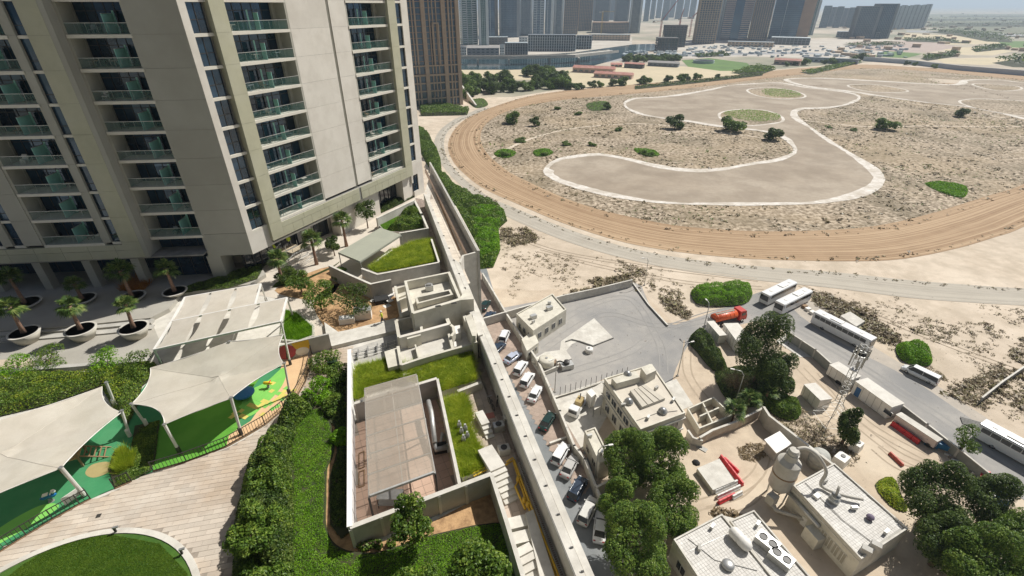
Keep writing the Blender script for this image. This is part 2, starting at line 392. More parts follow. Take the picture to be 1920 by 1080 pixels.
def tufts(pts, r, mat, seed, z=0.0, flat=.55, name='scrub', k=9, asp=.5):
    """low brushy clumps, k leafy cards per point"""
    rng = np.random.default_rng(seed); n = len(pts); rr = np.asarray(r) * rng.lognormal(0, .4, n); d = rng.normal(0, 1, (n, k, 3)); d[:, :, 2] = abs(d[:, :, 2]); d /= np.linalg.norm(d, axis=2)[:, :, None]
    el = rng.uniform(.7, 1.5, (n, 1)); C = d * (rr[:, None] * rng.uniform(.35, 1, (n, k)))[:, :, None]; C[:, :, 0] *= el; C[:, :, 2] *= flat; a = rng.uniform(0, 6.28, n); c, s = np.cos(a)[:, None], np.sin(a)[:, None]
    X = C[:, :, 0] * c - C[:, :, 1] * s + pts[:, 0][:, None]; Y = C[:, :, 0] * s + C[:, :, 1] * c + pts[:, 1][:, None]; C = np.stack([X, Y, C[:, :, 2] + z], 2).reshape(-1, 3); Nn = d.reshape(-1, 3).copy(); Nn[:, 2] += .7
    V, F = leaves(C, Nn, np.repeat(rr, k) * (.85 if k < 12 else .5), rng, asp, .45); return npmesh(name, V, F, mat)
# ================================================================ LAND: ground, track, ponds, roads
def stripmesh(name, a, b, z, mat, nsub=8, kind='structure', uvs=.02):
    """sheet between two polylines with u along and v across"""
    mb = MB(); mb.uv = []; n = min(len(a), len(b)); s = 0
    for i in range(n):
        if i: s += math.dist(a[i], a[i - 1])
        for k in range(nsub + 1):
            t = k / nsub; mb.v.append((a[i][0] + (b[i][0] - a[i][0]) * t, a[i][1] + (b[i][1] - a[i][1]) * t, z)); mb.uv.append((s * uvs, t))
    for i in range(n - 1):
        for k in range(nsub):
            q = i * (nsub + 1) + k; mb.f.append((q, q + 1, q + nsub + 2, q + nsub + 1))
    d = mb.f[0]; v = [Vector(mb.v[i]) for i in d]
    if (v[1] - v[0]).cross(v[2] - v[1]).z < 0: mb.f = [f[::-1] for f in mb.f]
    return mb.build(name, mat, kind=kind)
def sheet(name, pts, z, mat, kind='structure'): return MB().sheet(pts, z).build(name, mat, kind=kind)
def resample(p, n):
    p = np.array(p); d = np.r_[0, np.cumsum(np.hypot(*np.diff(p, axis=0).T))]; t = np.linspace(0, d[-1], n)
    return [tuple(q) for q in np.column_stack([np.interp(t, d, p[:, 0]), np.interp(t, d, p[:, 1])])]
def lined(name, c1, c2, c3, freq, amt=.5):
    """raked ground: long lines that follow the strip (UV v runs across it)"""
    m = M(name, c1, c2, .15, .95, .3); nt = m.node_tree; N, L = nt.nodes, nt.links; b = N['Principled BSDF']; src = b.inputs['Base Color'].links[0].from_socket
    uv = N.new('ShaderNodeUVMap'); sx = N.new('ShaderNodeMapping'); sx.inputs['Scale'].default_value = (.35, freq, 1); L.new(uv.outputs[0], sx.inputs[0])
    n = N.new('ShaderNodeTexNoise'); n.noise_dimensions = '2D'; n.inputs['Scale'].default_value = 1; n.inputs['Detail'].default_value = 5; n.inputs['Roughness'].default_value = .7; L.new(sx.outputs[0], n.inputs[0])
    r = N.new('ShaderNodeMapRange'); r.inputs['From Min'].default_value = .42; r.inputs['From Max'].default_value = .6; L.new(n.outputs['Fac'], r.inputs[0])
    q = N.new('ShaderNodeMath'); q.operation = 'MULTIPLY'; L.new(r.outputs[0], q.inputs[0]); q.inputs[1].default_value = amt
    x = N.new('ShaderNodeMix'); x.data_type = 'RGBA'; L.new(q.outputs[0], x.inputs[0]); L.new(src, x.inputs[6]); x.inputs[7].default_value = (*c3, 1); L.new(x.outputs[2], b.inputs['Base Color'])
    return m
track_m = lined('raked_track', (.32, .21, .12), (.26, .165, .09), (.48, .345, .215), 34, .85)
road_l = lined('gravel_track', (.40, .365, .305), (.345, .31, .255), (.50, .455, .375), 12, .6)

G0 = 40000.0
sheet('ground', [(-G0, -3000), (G0, -3000), (G0, G0), (-G0, G0)], -.02, sand_far)
desert = PL([(-900, 180), (200, 170), (760, 190), (868, 183), (960, 182), (1060, 166), (1300, 146), (1500, 126), (1640, 116), (1920, 138), (2500, 190), (3400, 330), (3600, 560), (3200, 900), (2200, 1080), (1200, 1080), (400, 1000), (-400, 700)])
sheet('desert_sand', desert, 0.0, sand)

TO = PL([(2300, 172), (2100, 156), (1920, 142), (1800, 132), (1700, 125), (1610, 121), (1500, 128), (1400, 138), (1340, 145), (1240, 154), (1150, 162), (1060, 170), (1000, 179), (960, 189), (913, 205), (874, 223), (852, 243), (841, 265), (841, 283), (850, 304), (866, 322), (892, 344), (923, 362), (960, 378), (1010, 400), (1060, 420), (1160, 452), (1260, 471), (1360, 482), (1440, 487), (1590, 490), (1690, 486), (1790, 467), (1865, 445), (1920, 425)])
TI = PL([(2300, 188), (2100, 170), (1920, 151), (1800, 139), (1700, 131), (1610, 129), (1500, 140), (1400, 152), (1340, 160), (1240, 171), (1150, 179), (1060, 187), (1000, 196), (965, 204), (937, 215), (915, 229), (903, 245), (901, 261), (907, 278), (921, 296), (943, 314), (960, 326), (1010, 350), (1060, 372), (1110, 389), (1160, 402), (1260, 422), (1360, 431), (1440, 434), (1540, 432), (1640, 424), (1740, 402), (1840, 371), (1920, 345)])
def extend(p, dirs):
    for d in dirs: p = p + [(p[-1][0] + d[0], p[-1][1] + d[1])]
    return p
TO = extend(TO, [(60, 36), (60, 45), (55, 60), (40, 90), (40, 110)])
TI = extend(TI, [(52, 36), (48, 45), (38, 60), (35, 90), (36, 110)])
TO = smooth(TO, 5, False); TI = smooth(TI, 5, False); NT = 420
TO = resample(TO, NT)
# the nearest point of the inner edge for each outer one keeps the raked lines parallel
tin = resample(TI, 1800); ta = np.array(tin); last = 0; TIr = []
for i, q in enumerate(TO):
    lo = last; hi = min(len(ta), last + 90); k = lo + int(np.argmin(((ta[lo:hi] - np.array(q)) ** 2).sum(1))); last = k; TIr.append(tin[k])
stripmesh('race_track', TO, TIr, .06, track_m, 10)
infield = TI
sheet('infield_ground', infield, .02, scrubsoil)
# pale sandy shoulder lines on both edges of the track
def edge_line(name, pts, off, w, z, mat): return stripmesh(name, offset(pts, off), offset(pts, off + w), z, mat, 1)
edge_line('track_verge', TO, .4, -2.0, .085, sand) if False else None
RO = smooth(PL([(905, 200), (880, 212), (852, 224), (827, 242), (815, 262), (816, 285), (827, 307), (848, 333), (880, 360), (915, 385), (960, 411), (1060, 452), (1160, 482), (1260, 504), (1360, 518), (1440, 528), (1560, 540), (1700, 558), (1800, 566), (1920, 573), (2100, 580), (2300, 585)]), 4, False)
RI = smooth(PL([(915, 204), (890, 215), (864, 227), (842, 244), (833, 264), (835, 286), (845, 307), (866, 331), (895, 355), (925, 373), (960, 388), (1060, 428), (1160, 460), (1260, 481), (1360, 494), (1440, 501), (1560, 510), (1700, 525), (1800, 533), (1920, 541), (2100, 546), (2300, 550)]), 4, False)
stripmesh('gravel_road', resample(RO, 160), resample(RI, 160), .05, road_l, 6)

def blob(name, pts, z, mat, n=6): q = smooth(PL(pts), n); sheet(name, q, z, mat); return q
POND1 = [(1020, 320), (1035, 336), (1080, 353), (1150, 370), (1240, 381), (1340, 385), (1440, 385), (1540, 381), (1605, 372), (1643, 358), (1657, 341), (1653, 324), (1634, 308), (1605, 292), (1575, 275), (1547, 256), (1518, 237), (1500, 222), (1494, 211), (1510, 205), (1555, 203), (1598, 194), (1613, 183), (1600, 175), (1560, 169), (1510, 163), (1475, 156), (1440, 155), (1370, 160), (1310, 171), (1240, 181), (1190, 184), (1171, 191), (1174, 203), (1197, 214), (1240, 222), (1285, 228), (1340, 237), (1400, 243), (1445, 250), (1470, 262), (1487, 277), (1483, 288), (1450, 299), (1405, 306), (1360, 314), (1300, 317), (1240, 310), (1175, 296), (1125, 288), (1078, 291), (1040, 300)]
POND2 = [(1470, 149), (1540, 146), (1640, 151), (1740, 157), (1786, 158), (1798, 155), (1806, 150), (1865, 149), (1920, 155), (2060, 170), (2200, 200), (2150, 260), (2050, 245), (1920, 224), (1840, 204), (1740, 193), (1665, 183), (1590, 172), (1510, 162)]
def pond(nm, pts, rw):
    q = smooth(PL(pts), 6)
    if area(q) < 0: q.reverse()
    q = resample(q + [q[0]], len(q) + 1)[:-1]; rng = random.Random(3)
    sheet(nm + '_bed', q, .08, pond_m)
    mb = MB(); n = len(q); inn = []; out = []
    ph = [rng.uniform(0, 6) for _ in range(4)]
    ws = [rw * (1 + .35 * math.sin(i * .13 + ph[0]) + .25 * math.sin(i * .41 + ph[1]) + rng.uniform(-.10, .10)) for i in range(n)]
    a = offset(q, 0, True); o1 = []; o2 = []
    for i in range(n):
        o = offset([q[i - 1], q[i], q[(i + 1) % n]], ws[i])[1]; o2.append(o); o1.append(offset([q[i - 1], q[i], q[(i + 1) % n]], -rng.uniform(.0, .5))[1])
    for i in range(n): mb.v += [(*o1[i], .10), (*o2[i], .10)]
    for i in range(n): j = (i + 1) % n; mb.f.append((2 * i, 2 * j, 2 * j + 1, 2 * i + 1))
    mb.build(nm + '_rim', rim_m, kind='structure'); return q
q1 = pond('dry_pond', POND1, 3.5); q2 = pond('far_dry_pond', POND2, 4.6)
isl = {}
for nm, pts, z in [('island_ground', [(1352, 213), (1385, 206), (1430, 207), (1460, 217), (1464, 227), (1440, 232), (1400, 235), (1362, 228)], .12),
                   ('island_ground', [(1403, 169), (1430, 165), (1470, 167), (1503, 176), (1503, 183), (1460, 185), (1420, 179)], .12),
                   ('island_ground', [(1593, 160), (1640, 159), (1690, 167), (1697, 172), (1650, 173), (1610, 168)], .12),
                   ('island_ground', [(1826, 159), (1850, 157), (1905, 162), (1910, 168), (1870, 170)], .12),
                   ('island_ground', [(1802, 190), (1830, 186), (1890, 188), (1960, 195), (2000, 215), (1920, 217), (1850, 207), (1815, 198)], .12)]:
    q = smooth(PL(pts), 5); isl.setdefault('i', []).append(q)
    g = offset(q, 1.8 if area(q) < 0 else -1.8, True); sheet('island_rim', g, .105, rim_m); sheet(nm, q, z, scrubsoil)
# sandy foot tracks through the scrub
for pts in ([(1497, 224), (1560, 232), (1640, 238), (1740, 236), (1840, 238), (1940, 236)], [(1590, 168), (1660, 186), (1740, 198), (1830, 212), (1940, 232)], [(1240, 252), (1300, 246), (1380, 252), (1450, 262)], [(915, 300), (990, 262), (1080, 240), (1200, 232), (1290, 240)]):
    l = smooth(PL(pts), 5, False); stripmesh('sandy_path', offset(l, 1.1), offset(l, -1.1), .045, sand, 1)

# scrub as countless low clumps
def dens(q, s, th):
    """keep points by a cheap value noise"""
    r = np.random.default_rng(11); g = r.random((64, 64)); x = (q[:, 0] / s) % 63; y = (q[:, 1] / s) % 63; xi, yi = x.astype(int), y.astype(int); fx, fy = x - xi, y - yi
    v = g[xi, yi] * (1 - fx) * (1 - fy) + g[xi + 1, yi] * fx * (1 - fy) + g[xi, yi + 1] * (1 - fx) * fy + g[xi + 1, yi + 1] * fx * fy
    return q[v > th * (1 + .4 * (r.random(len(q)) - .5))]
notpond = lambda q: q[~inpoly(q[:, 0], q[:, 1], q1) & ~inpoly(q[:, 0], q[:, 1], q2)]
near = PL([(880, 300), (900, 230), (1000, 190), (1300, 180), (1600, 200), (1920, 240), (2100, 300), (1930, 400), (1440, 440), (1000, 360)])
q = scatter(infield, 52000); q = notpond(q); q = q[q[:, 1] < 420]; q = dens(q, 9, .33)
link('infield_scrub', tufts(q[::2], .5, L_scrub, 5, .0, .35, k=8, asp=.8), kind='stuff')
q = scatter(infield, 9000); q = notpond(q); q = dens(q, 23, .55); q = q[q[:, 1] > 150]
link('infield_green_scrub', tufts(q, .6, L_mid, 6, .02, .3, k=4), kind='stuff')
for pts, n in [([(1735, 343), (1770, 342), (1812, 352), (1808, 370), (1785, 368), (1750, 355)], 9000), ([(1355, 212), (1400, 206), (1458, 214), (1455, 226), (1400, 227)], 5000), ([(1430, 168), (1475, 168), (1502, 177), (1490, 183), (1440, 180)], 4000),
               ([(1000, 284), (1020, 279), (1038, 285), (1025, 293), (1005, 293)], 2500), ([(927, 286), (948, 280), (968, 286), (955, 296), (932, 294)], 2500), ([(1190, 279), (1225, 282), (1237, 291), (1215, 293), (1195, 287)], 2500), ([(880, 188), (905, 185), (915, 197), (895, 203), (882, 196)], 1500), ([(1100, 195), (1135, 190), (1145, 203), (1110, 208)], 2000)]:
    pl = smooth(PL(pts), 4); link('green_ground_cover', mound('green_ground_cover', pl, lumps(pl, 2.5, .2, .8, 3), n, .5, L_bright, 4), kind='stuff')
# scrub on the sand between the gravel road and the yards, and along both track edges
za = PL([(935, 425), (1000, 440), (1160, 490), (1300, 515), (1440, 532), (1900, 578), (2100, 600), (2100, 900), (1920, 800), (1640, 640), (1540, 560), (1440, 525), (1280, 560), (1190, 520), (1050, 545), (960, 560), (930, 500)])
q = scatter(za, 2600); q = dens(q, 7, .60); link('roadside_scrub', tufts(q, .45, L_scrub, 8, 0, .5, k=16), kind='stuff')
zb = PL([(1640, 640), (1560, 560), (1600, 555), (1700, 610), (1920, 600), (2100, 640), (2100, 1000), (1920, 800), (1800, 740)]); q = dens(scatter(zb, 1500), 5, .58)
link('roadside_scrub', tufts(q, .55, L_scrub, 9, 0, .5, k=20), kind='stuff')
for zz, n, r_ in ([(940, 425), (1000, 432), (1010, 450), (965, 462), (935, 450)], 300, .7), ([(1150, 478), (1200, 505), (1290, 540), (1340, 520), (1300, 560), (1230, 590), (1195, 560), (1190, 525)], 260, .6), ([(1510, 545), (1560, 552), (1640, 600), (1690, 640), (1680, 650), (1610, 630), (1550, 590)], 420, .8), ([(1760, 740), (1860, 690), (1930, 620), (1930, 800)], 420, .6), ([(1080, 530), (1180, 515), (1195, 530), (1060, 558)], 220, .7), ([(1230, 560), (1262, 590), (1290, 600), (1300, 590), (1260, 560)], 160, .6):
    q = scatter(PL(zz), n); link('roadside_scrub', tufts(dens(q, 5, .42), r_, L_scrub, 10 + n, 0, .6, k=26, name='scrub'), kind='stuff')
def along(pts, n, off, jit, r_, seed, mat=L_scrub):
    rng = np.random.default_rng(seed); a = np.array(resample(pts, n)); b = np.array(offset([tuple(x) for x in a], off)); b = b + rng.normal(0, jit, b.shape)
    return tufts(b[rng.random(n) > .3], r_, mat, seed, 0, .7)
TOc = [p for p in TO if p[1] < 480 and p[1] > 60]
link('track_edge_scrub', along(TOc, 900, 1.6, .8, .55, 21), kind='stuff'); link('track_edge_scrub', along([p for p in TI if p[1] > 90], 900, -2.5, 1.2, .6, 22), kind='stuff')
link('track_edge_scrub', along([p for p in RI if p[1] < 400], 500, -1.2, .6, .5, 24), kind='stuff')

# ================================================================ FAR PLAIN beyond the track
fc = {'lot': M('dusty_lot', (.50, .45, .385), (.42, .385, .33), .05, .95, big=((.6, .56, .49), .02, .6)),
      'pink': M('pink_gravel', (.44, .35, .30), (.37, .30, .26), .04, .95), 'lawn': M('far_lawn', (.12, .21, .05), (.09, .16, .045), .05, .95),
      'road': M('far_road', (.33, .33, .33), (.28, .28, .28), .05, .9), 'cream': M('far_cream', (.58, .49, .33), (.5, .43, .29), .03, .95),
      'green': M('far_scrubland', (.13, .15, .09), (.2, .19, .13), .02, .95)}
for nm, pts, k in [('dusty_lot', [(1050, 132), (1190, 120), (1420, 132), (1440, 142), (1330, 150), (1200, 160), (1060, 166)], 'cream'), ('dusty_lot', [(1290, 75), (1560, 72), (1700, 76), (1640, 105), (1560, 110), (1400, 106), (1270, 110), (1240, 100)], 'lot'),
                   ('lawn', [(1278, 113), (1330, 109), (1400, 118), (1420, 133), (1350, 133), (1290, 125)], 'lawn'), ('lawn', [(1615, 98), (1660, 95), (1730, 101), (1700, 109), (1640, 106)], 'lawn'),
                   ('gravel_field', [(1600, 78), (1730, 76), (1800, 88), (1740, 98), (1650, 96), (1590, 90)], 'pink'), ('gravel_field', [(1760, 90), (1850, 88), (1900, 96), (1860, 104), (1790, 102)], 'cream'),
                   ('gravel_field', [(1755, 110), (1870, 108), (1900, 116), (1850, 122), (1770, 119)], 'cream'), ('lawn', [(1870, 78), (1990, 76), (1990, 90), (1890, 90)], 'lawn'),
                   ('scrubland', [(1730, 26), (2400, 26), (2600, 62), (1860, 66), (1735, 50)], 'green'), ('street', [(1180, 104), (1500, 97), (1640, 106), (1640, 109), (1500, 101), (1180, 108)], 'road'),
                   ('street', [(1010, 119), (1180, 106), (1180, 112), (1060, 126)], 'road'), ('street', [(1700, 57), (1830, 60), (2100, 75), (2100, 80), (1830, 64), (1700, 60)], 'road'),
                   ('promenade', [(862, 108), (943, 108), (990, 105), (1077, 99), (1127, 92), (1185, 84), (1185, 70), (1000, 66), (862, 80)], 'lot'), ('dusty_lot', [(862, 131), (960, 130), (1010, 134), (1010, 150), (862, 150)], 'cream'),
                   ('sand_lot', [(1700, 62), (1850, 70), (1880, 82), (1760, 84), (1690, 72)], 'cream')]:
    sheet(nm, PL(pts), .05 + .013 * random.random(), fc[k])
water = M('canal_water_surface', (.03, .075, .085), (.02, .055, .07), .02, .08, .25, spec=.7, bscale=.4)
sheet('canal_water', PL([(700, 107.5), (943, 107.5), (990, 104.5), (1077, 98.5), (1127, 91.5), (1185, 83.5), (1228, 82), (1228, 94), (1205, 98), (1168, 108), (1110, 124), (960, 131), (700, 131)]), .09, water)
# tree masses in the hazy distance
def farmass(name, pts, n, size, h, mat=L_dark, seed=1):
    pl = PL(pts); s = math.sqrt(abs(area(pl)) / 60) + 1; link(name, mound(name, pl, lumps(pl, s, h * .35, h, seed), n, size, mat, seed), kind='stuff')
for i, (pts, n, h) in enumerate([([(1735, 60), (1800, 57), (1880, 66), (1900, 80), (1850, 78), (1790, 66)], 1800, 8), ([(1725, 110), (1790, 100), (1800, 105), (1740, 114)], 700, 6), ([(1860, 118), (1960, 102), (2100, 100), (2100, 128), (1900, 126)], 2500, 9),
        ([(1740, 44), (1900, 42), (2200, 50), (2200, 56), (1900, 50), (1740, 50)], 1800, 9), ([(1880, 68), (2000, 66), (2200, 76), (2200, 82), (1960, 74)], 1200, 8), ([(1690, 73), (1760, 72), (1820, 82), (1700, 78)], 800, 5),
        ([(1730, 36), (2300, 34), (2300, 38), (1730, 39)], 1800, 10), ([(1780, 30), (2300, 29), (2300, 32), (1780, 32)], 1500, 10), ([(1580, 84), (1660, 80), (1700, 84), (1600, 87)], 500, 4), ([(1820, 92), (1880, 86), (1890, 92), (1830, 98)], 700, 6), ([(1300, 104), (1360, 100), (1370, 105), (1310, 108)], 500, 4)]):
    farmass('far_trees', pts, n, 3.2, h, L_dark, 30 + i)
farmass('hedge_mass', [(1370, 137), (1420, 124), (1455, 130), (1430, 139), (1400, 141)], 2500, 1.6, 4, L_mid, 50)
farmass('hedge_mass', [(786, 200), (820, 196), (880, 205), (876, 216), (790, 218)], 9000, .8, 3.2, L_mid, 51)
farmass('hedge_mass', [(1190, 163), (1300, 152), (1430, 138), (1430, 142), (1300, 157), (1190, 168)], 3500, 1.2, 2.2, L_dark, 52)
farmass('hedge_mass', [(1500, 136), (1600, 116), (1616, 118), (1520, 140)], 2500, 1.6, 3, L_mid, 53)
HV = [(786, 236), (800, 250), (815, 272), (826, 300), (828, 322), (845, 343), (880, 366), (920, 384), (946, 403), (951, 415), (934, 430), (938, 470), (925, 502), (900, 505), (884, 470), (866, 430), (846, 390), (828, 350), (806, 318), (788, 285), (782, 255)]
pl = PL(HV); link('creeper_bank', mound('creeper_bank', pl, lumps(pl, 4.2, .8, 3.6, 6), 60000, .5, L_mid, 60), label=None, kind='stuff')
pl = PL([(880, 395), (930, 395), (948, 408), (935, 432), (938, 470), (925, 500), (903, 503), (890, 470)]); link('creeper_bank', mound('creeper_bank', pl, lumps(pl, 3.2, 1.0, 3.9, 7), 26000, .45, L_bright, 61), kind='stuff')
# ================================================================ FAR BUILDINGS
wallc = {'tan': M('tan_stone', (.42, .34, .255), (.36, .29, .22), .2, .8), 'brown': M('brown_cladding', (.40, .27, .185), (.33, .225, .155), .1, .7), 'pinkw': M('pink_render', (.60, .45, .37), (.53, .39, .32), .1, .8),
         'bluewhite': M('pale_cladding', (.50, .56, .58), (.42, .48, .51), .1, .6), 'grey': M('grey_cladding', (.22, .25, .28), (.17, .20, .23), .1, .7), 'dark': M('dark_frame', (.09, .09, .09), (.12, .115, .11), .1, .8), 'beige': M('beige_cladding', (.60, .47, .34), (.53, .41, .30), .1, .8)}
glz = {'teal': M('teal_glazing', (.03, .14, .15), (.02, .10, .11), .15, .1, spec=1, metal=.3), 'blue': M('blue_glazing', (.015, .10, .20), (.01, .06, .13), .1, .08, spec=1, metal=.4),
       'dark': M('dark_glazing', (.02, .055, .09), (.03, .07, .10), .15, .1, spec=1), 'steel': M('steel_glazing', (.05, .12, .19), (.035, .085, .15), .1, .15, spec=1, metal=.3)}
def far_tower(label, uL, uR, vb, h, glass, wall, style, yaw=0, depth=.8, fl=3.6, cat='tower', name='tower_block', group='towers along the canal'):
    a, b = P(uL, vb), P(uR, vb); c = (a + b) / 2; w = (b - a).length; d = w * depth
    rz = math.atan2(c.x, c.y) * -1 + R(yaw); t = thing(name, label, cat, (c.x, c.y, 0), rz, group); y0 = d / 2
    MB().box((0, y0, -.5), (w, d, h + .5)).build('body', glz[glass], t)
    n = int(min(h, 110) / fl); mb = MB()
    if style == 'balcony':
        for i in range(1, n + 1):
            z = i * fl; mb.box((0, y0, z - .55), (w + 2.6, d + 2.6, .55)); mb.box((-w * .3, -1.2, z), (w * .28, .12, 1.0)); mb.box((w * .3, -1.2, z), (w * .28, .12, 1.0))
        mb.build('balcony_slab', wallc[wall], t, kind='stuff')
        for x in (-.5, -.17, .17, .5): MB().box((w * x, -1.0, 0), (1.2, 1.8, h)).build('pier', wallc[wall], t)
    elif style == 'grid':
        k = max(4, int(w / 4.2))
        for i in range(n + 1): mb.box((0, y0, i * fl - .3), (w + .7, d + .7, .55))
        mb.build('spandrel', wallc[wall], t, kind='stuff'); mb = MB()
        for i in range(k + 1):
            x = -w / 2 + w * i / k; mb.box((x, -.35, 0), (.6, .9, h)); mb.box((x, d + .35, 0), (.6, .9, h))
        for i in range(int(d / 4.2) + 1):
            y = d * i / int(d / 4.2); mb.box((-w / 2 - .35, y, 0), (.9, .9, h)); mb.box((w / 2 + .35, y, 0), (.9, .9, h))
        mb.build('mullion', wallc[wall], t, kind='stuff')
    elif style == 'fins':
        k = max(4, int(w / 3))
        for i in range(k + 1): mb.box((-w / 2 + w * i / k, -.5, 0), (.45, 1.1, h)); 
        for i in range(int(d / 3) + 1): mb.box((-w / 2 - .5, i * 3, 0), (1.1, .45, h)); mb.box((w / 2 + .5, i * 3, 0), (1.1, .45, h))
        mb.build('fin', wallc[wall], t, kind='stuff'); mb = MB()
        for i in range(1, n, 1): mb.box((0, y0, i * fl), (w + .12, d + .12, .35))
        mb.build('floor_line', wallc['grey'], t, kind='stuff')
        MB().box((w * .5 - 2, -.9, 0), (4, 1.6, h)).build('pier', wallc[wall], t); MB().box((-w * .5 + 2, -.9, 0), (4, 1.6, h)).build('pier', wallc[wall], t)
    elif style == 'split':          # glazed middle between two banded sides
        for i in range(n + 1): mb.box((-w * .33, y0, i * fl - .8), (w * .34, d + 1, 1.5)); mb.box((w * .33, y0, i * fl - .8), (w * .34, d + 1, 1.5))
        mb.build('spandrel', wallc[wall], t, kind='stuff')
    elif style == 'side':           # glazed with one solid flank
        MB().box((w * .36, y0 - .4, 0), (w * .3, d + .9, h)).build('flank_wall', wallc[wall], t)
        for i in range(n + 1): mb.box((-w * .14, y0, i * fl - .2), (w * .72, d + .5, .35))
        mb.build('floor_line', wallc['grey'], t, kind='stuff'); MB().box((-w * .2, -.5, 0), (1.0, .8, h)).build('pier', wallc['bluewhite'], t)
    elif style == 'frame':          # unfinished concrete frame
        for i in range(n + 1): mb.box((0, y0, i * fl), (w + 3, d + 3, .5))
        mb.build('floor_slab', wallc[wall], t, kind='stuff'); mb = MB()
        for i in range(7):
            for y in (-1, d + 1): mb.box((-w / 2 + w * i / 6, y, 0), (1, 1, h))
        mb.build('column', wallc[wall], t, kind='stuff')
    MB().box((0, y0, h), (w + 1, d + 1, 1.2)).build('roof', wallc[wall], t)
    return t
H_ = 170
for a in [('teal residential tower with stacked balconies rising behind the waterfront pavilion', 868, 896, 84, H_, 'teal', 'bluewhite', 'balcony', 12),
          ('narrow pale green tower with white corner fins beside the dark blue tower', 899, 916, 85, H_, 'teal', 'bluewhite', 'fins', 0),
          ('dark blue glass tower with a sloping fold behind the low canal building', 914, 934, 70, H_, 'blue', 'dark', 'side', 5),
          ('plain mid blue glass tower behind the grey canal building', 937, 972, 70, H_, 'blue', 'grey', 'fins', -4),
          ('grey striped tower standing between two blue glass towers', 974, 997, 66, H_, 'steel', 'bluewhite', 'fins', 0),
          ('blue tower with white curved balcony bands above the long colonnade', 999, 1019, 66, H_, 'blue', 'bluewhite', 'balcony', 0),
          ('pale blue glass tower behind the right part of the colonnade', 1021, 1036, 66, H_, 'steel', 'bluewhite', 'side', 0),
          ('grey tower with thin white verticals next to the dark framed tower', 1038, 1054, 64, H_, 'steel', 'bluewhite', 'fins', 4),
          ('dark framed tower with brown grid at the end of the colonnade', 1056, 1082, 64, H_, 'dark', 'brown', 'grid', 0),
          ('brown gridded tower just behind the yellow crane', 1084, 1108, 58, H_, 'dark', 'brown', 'grid', 6),
          ('half built brown concrete block under the yellow tower crane', 1110, 1176, 62, 24, 'dark', 'brown', 'grid', 0),
          ('hazy grey tower rising behind the half built brown block', 1112, 1140, 50, H_, 'steel', 'grey', 'fins', 0),
          ('slate grey tower beside the white finned tower', 1150, 1176, 52, H_, 'steel', 'grey', 'fins', 0),
          ('slim slate tower with bright white fins and a flared foot', 1178, 1198, 62, H_, 'dark', 'bluewhite', 'fins', 0),
          ('tan gridded tower standing on the sandy lot right of the cranes', 1303, 1338, 82, H_, 'dark', 'beige', 'grid', 10),
          ('white edged slender tower between the tan and the pink banded tower', 1341, 1349, 74, H_, 'steel', 'bluewhite', 'fins', 0),
          ('pink banded tower with a dark blue glazed middle', 1351, 1398, 75, H_, 'blue', 'pinkw', 'split', 8),
          ('brown clad tower between the pink banded and the blue glass tower', 1404, 1434, 76, H_, 'dark', 'brown', 'grid', 4),
          ('wide dark blue glass tower with one brown flank', 1442, 1508, 73, H_, 'blue', 'brown', 'side', 6),
          ('pale ribbed tower tucked against the brown flank of the wide blue tower', 1511, 1522, 66, 120, 'teal', 'bluewhite', 'fins', 0),
          ('broad slate blue tower block at the edge of the open plain', 1596, 1632, 72, 61.5, 'steel', 'grey', 'fins', 10),
          ('tall slate blue tower with stepped top left of the last row', 1630, 1662, 72, 66, 'blue', 'grey', 'fins', 16)]:
    far_tower(*a)
for i in range(9):                                                     # row that ends the skyline
    u = 1664 + i * 7.6; far_tower('pale blue ribbed slab tower in the row that ends the skyline', u, u + 6.2, 56 - i * .35, 60 + 1.2 * (i % 3) + i * .5, 'steel', 'bluewhite', 'fins', 14, 1.6, group='ribbed slab towers ending the skyline')
for i, (u, w, vb, h) in enumerate([(1206, 9, 40, 160), (1218, 8, 36, 190), (1229, 9, 34, 170), (1240, 12, 38, 120), (1254, 9, 33, 190), (1265, 12, 36, 150), (1280, 9, 32, 210), (1291, 10, 35, 150), (1536, 12, 52, 62), (1550, 9, 50, 58), (1561, 10, 52, 60), (1573, 9, 50, 55), (1584, 10, 52, 57), (1088, 10, 36, 200), (1100, 12, 38, 230), (1142, 9, 38, 230), (1342, 9, 34, 200), (1400, 8, 40, 190), (1436, 7, 40, 160), (1516, 14, 40, 80), (1180, 10, 36, 210)]):
    far_tower('hazy grey blue tower in the farthest row of the skyline', u, u + w, vb, h, 'steel', 'grey', 'fins' if i % 2 else 'grid', 0, .9, 4.5, group='hazy towers in the farthest row')
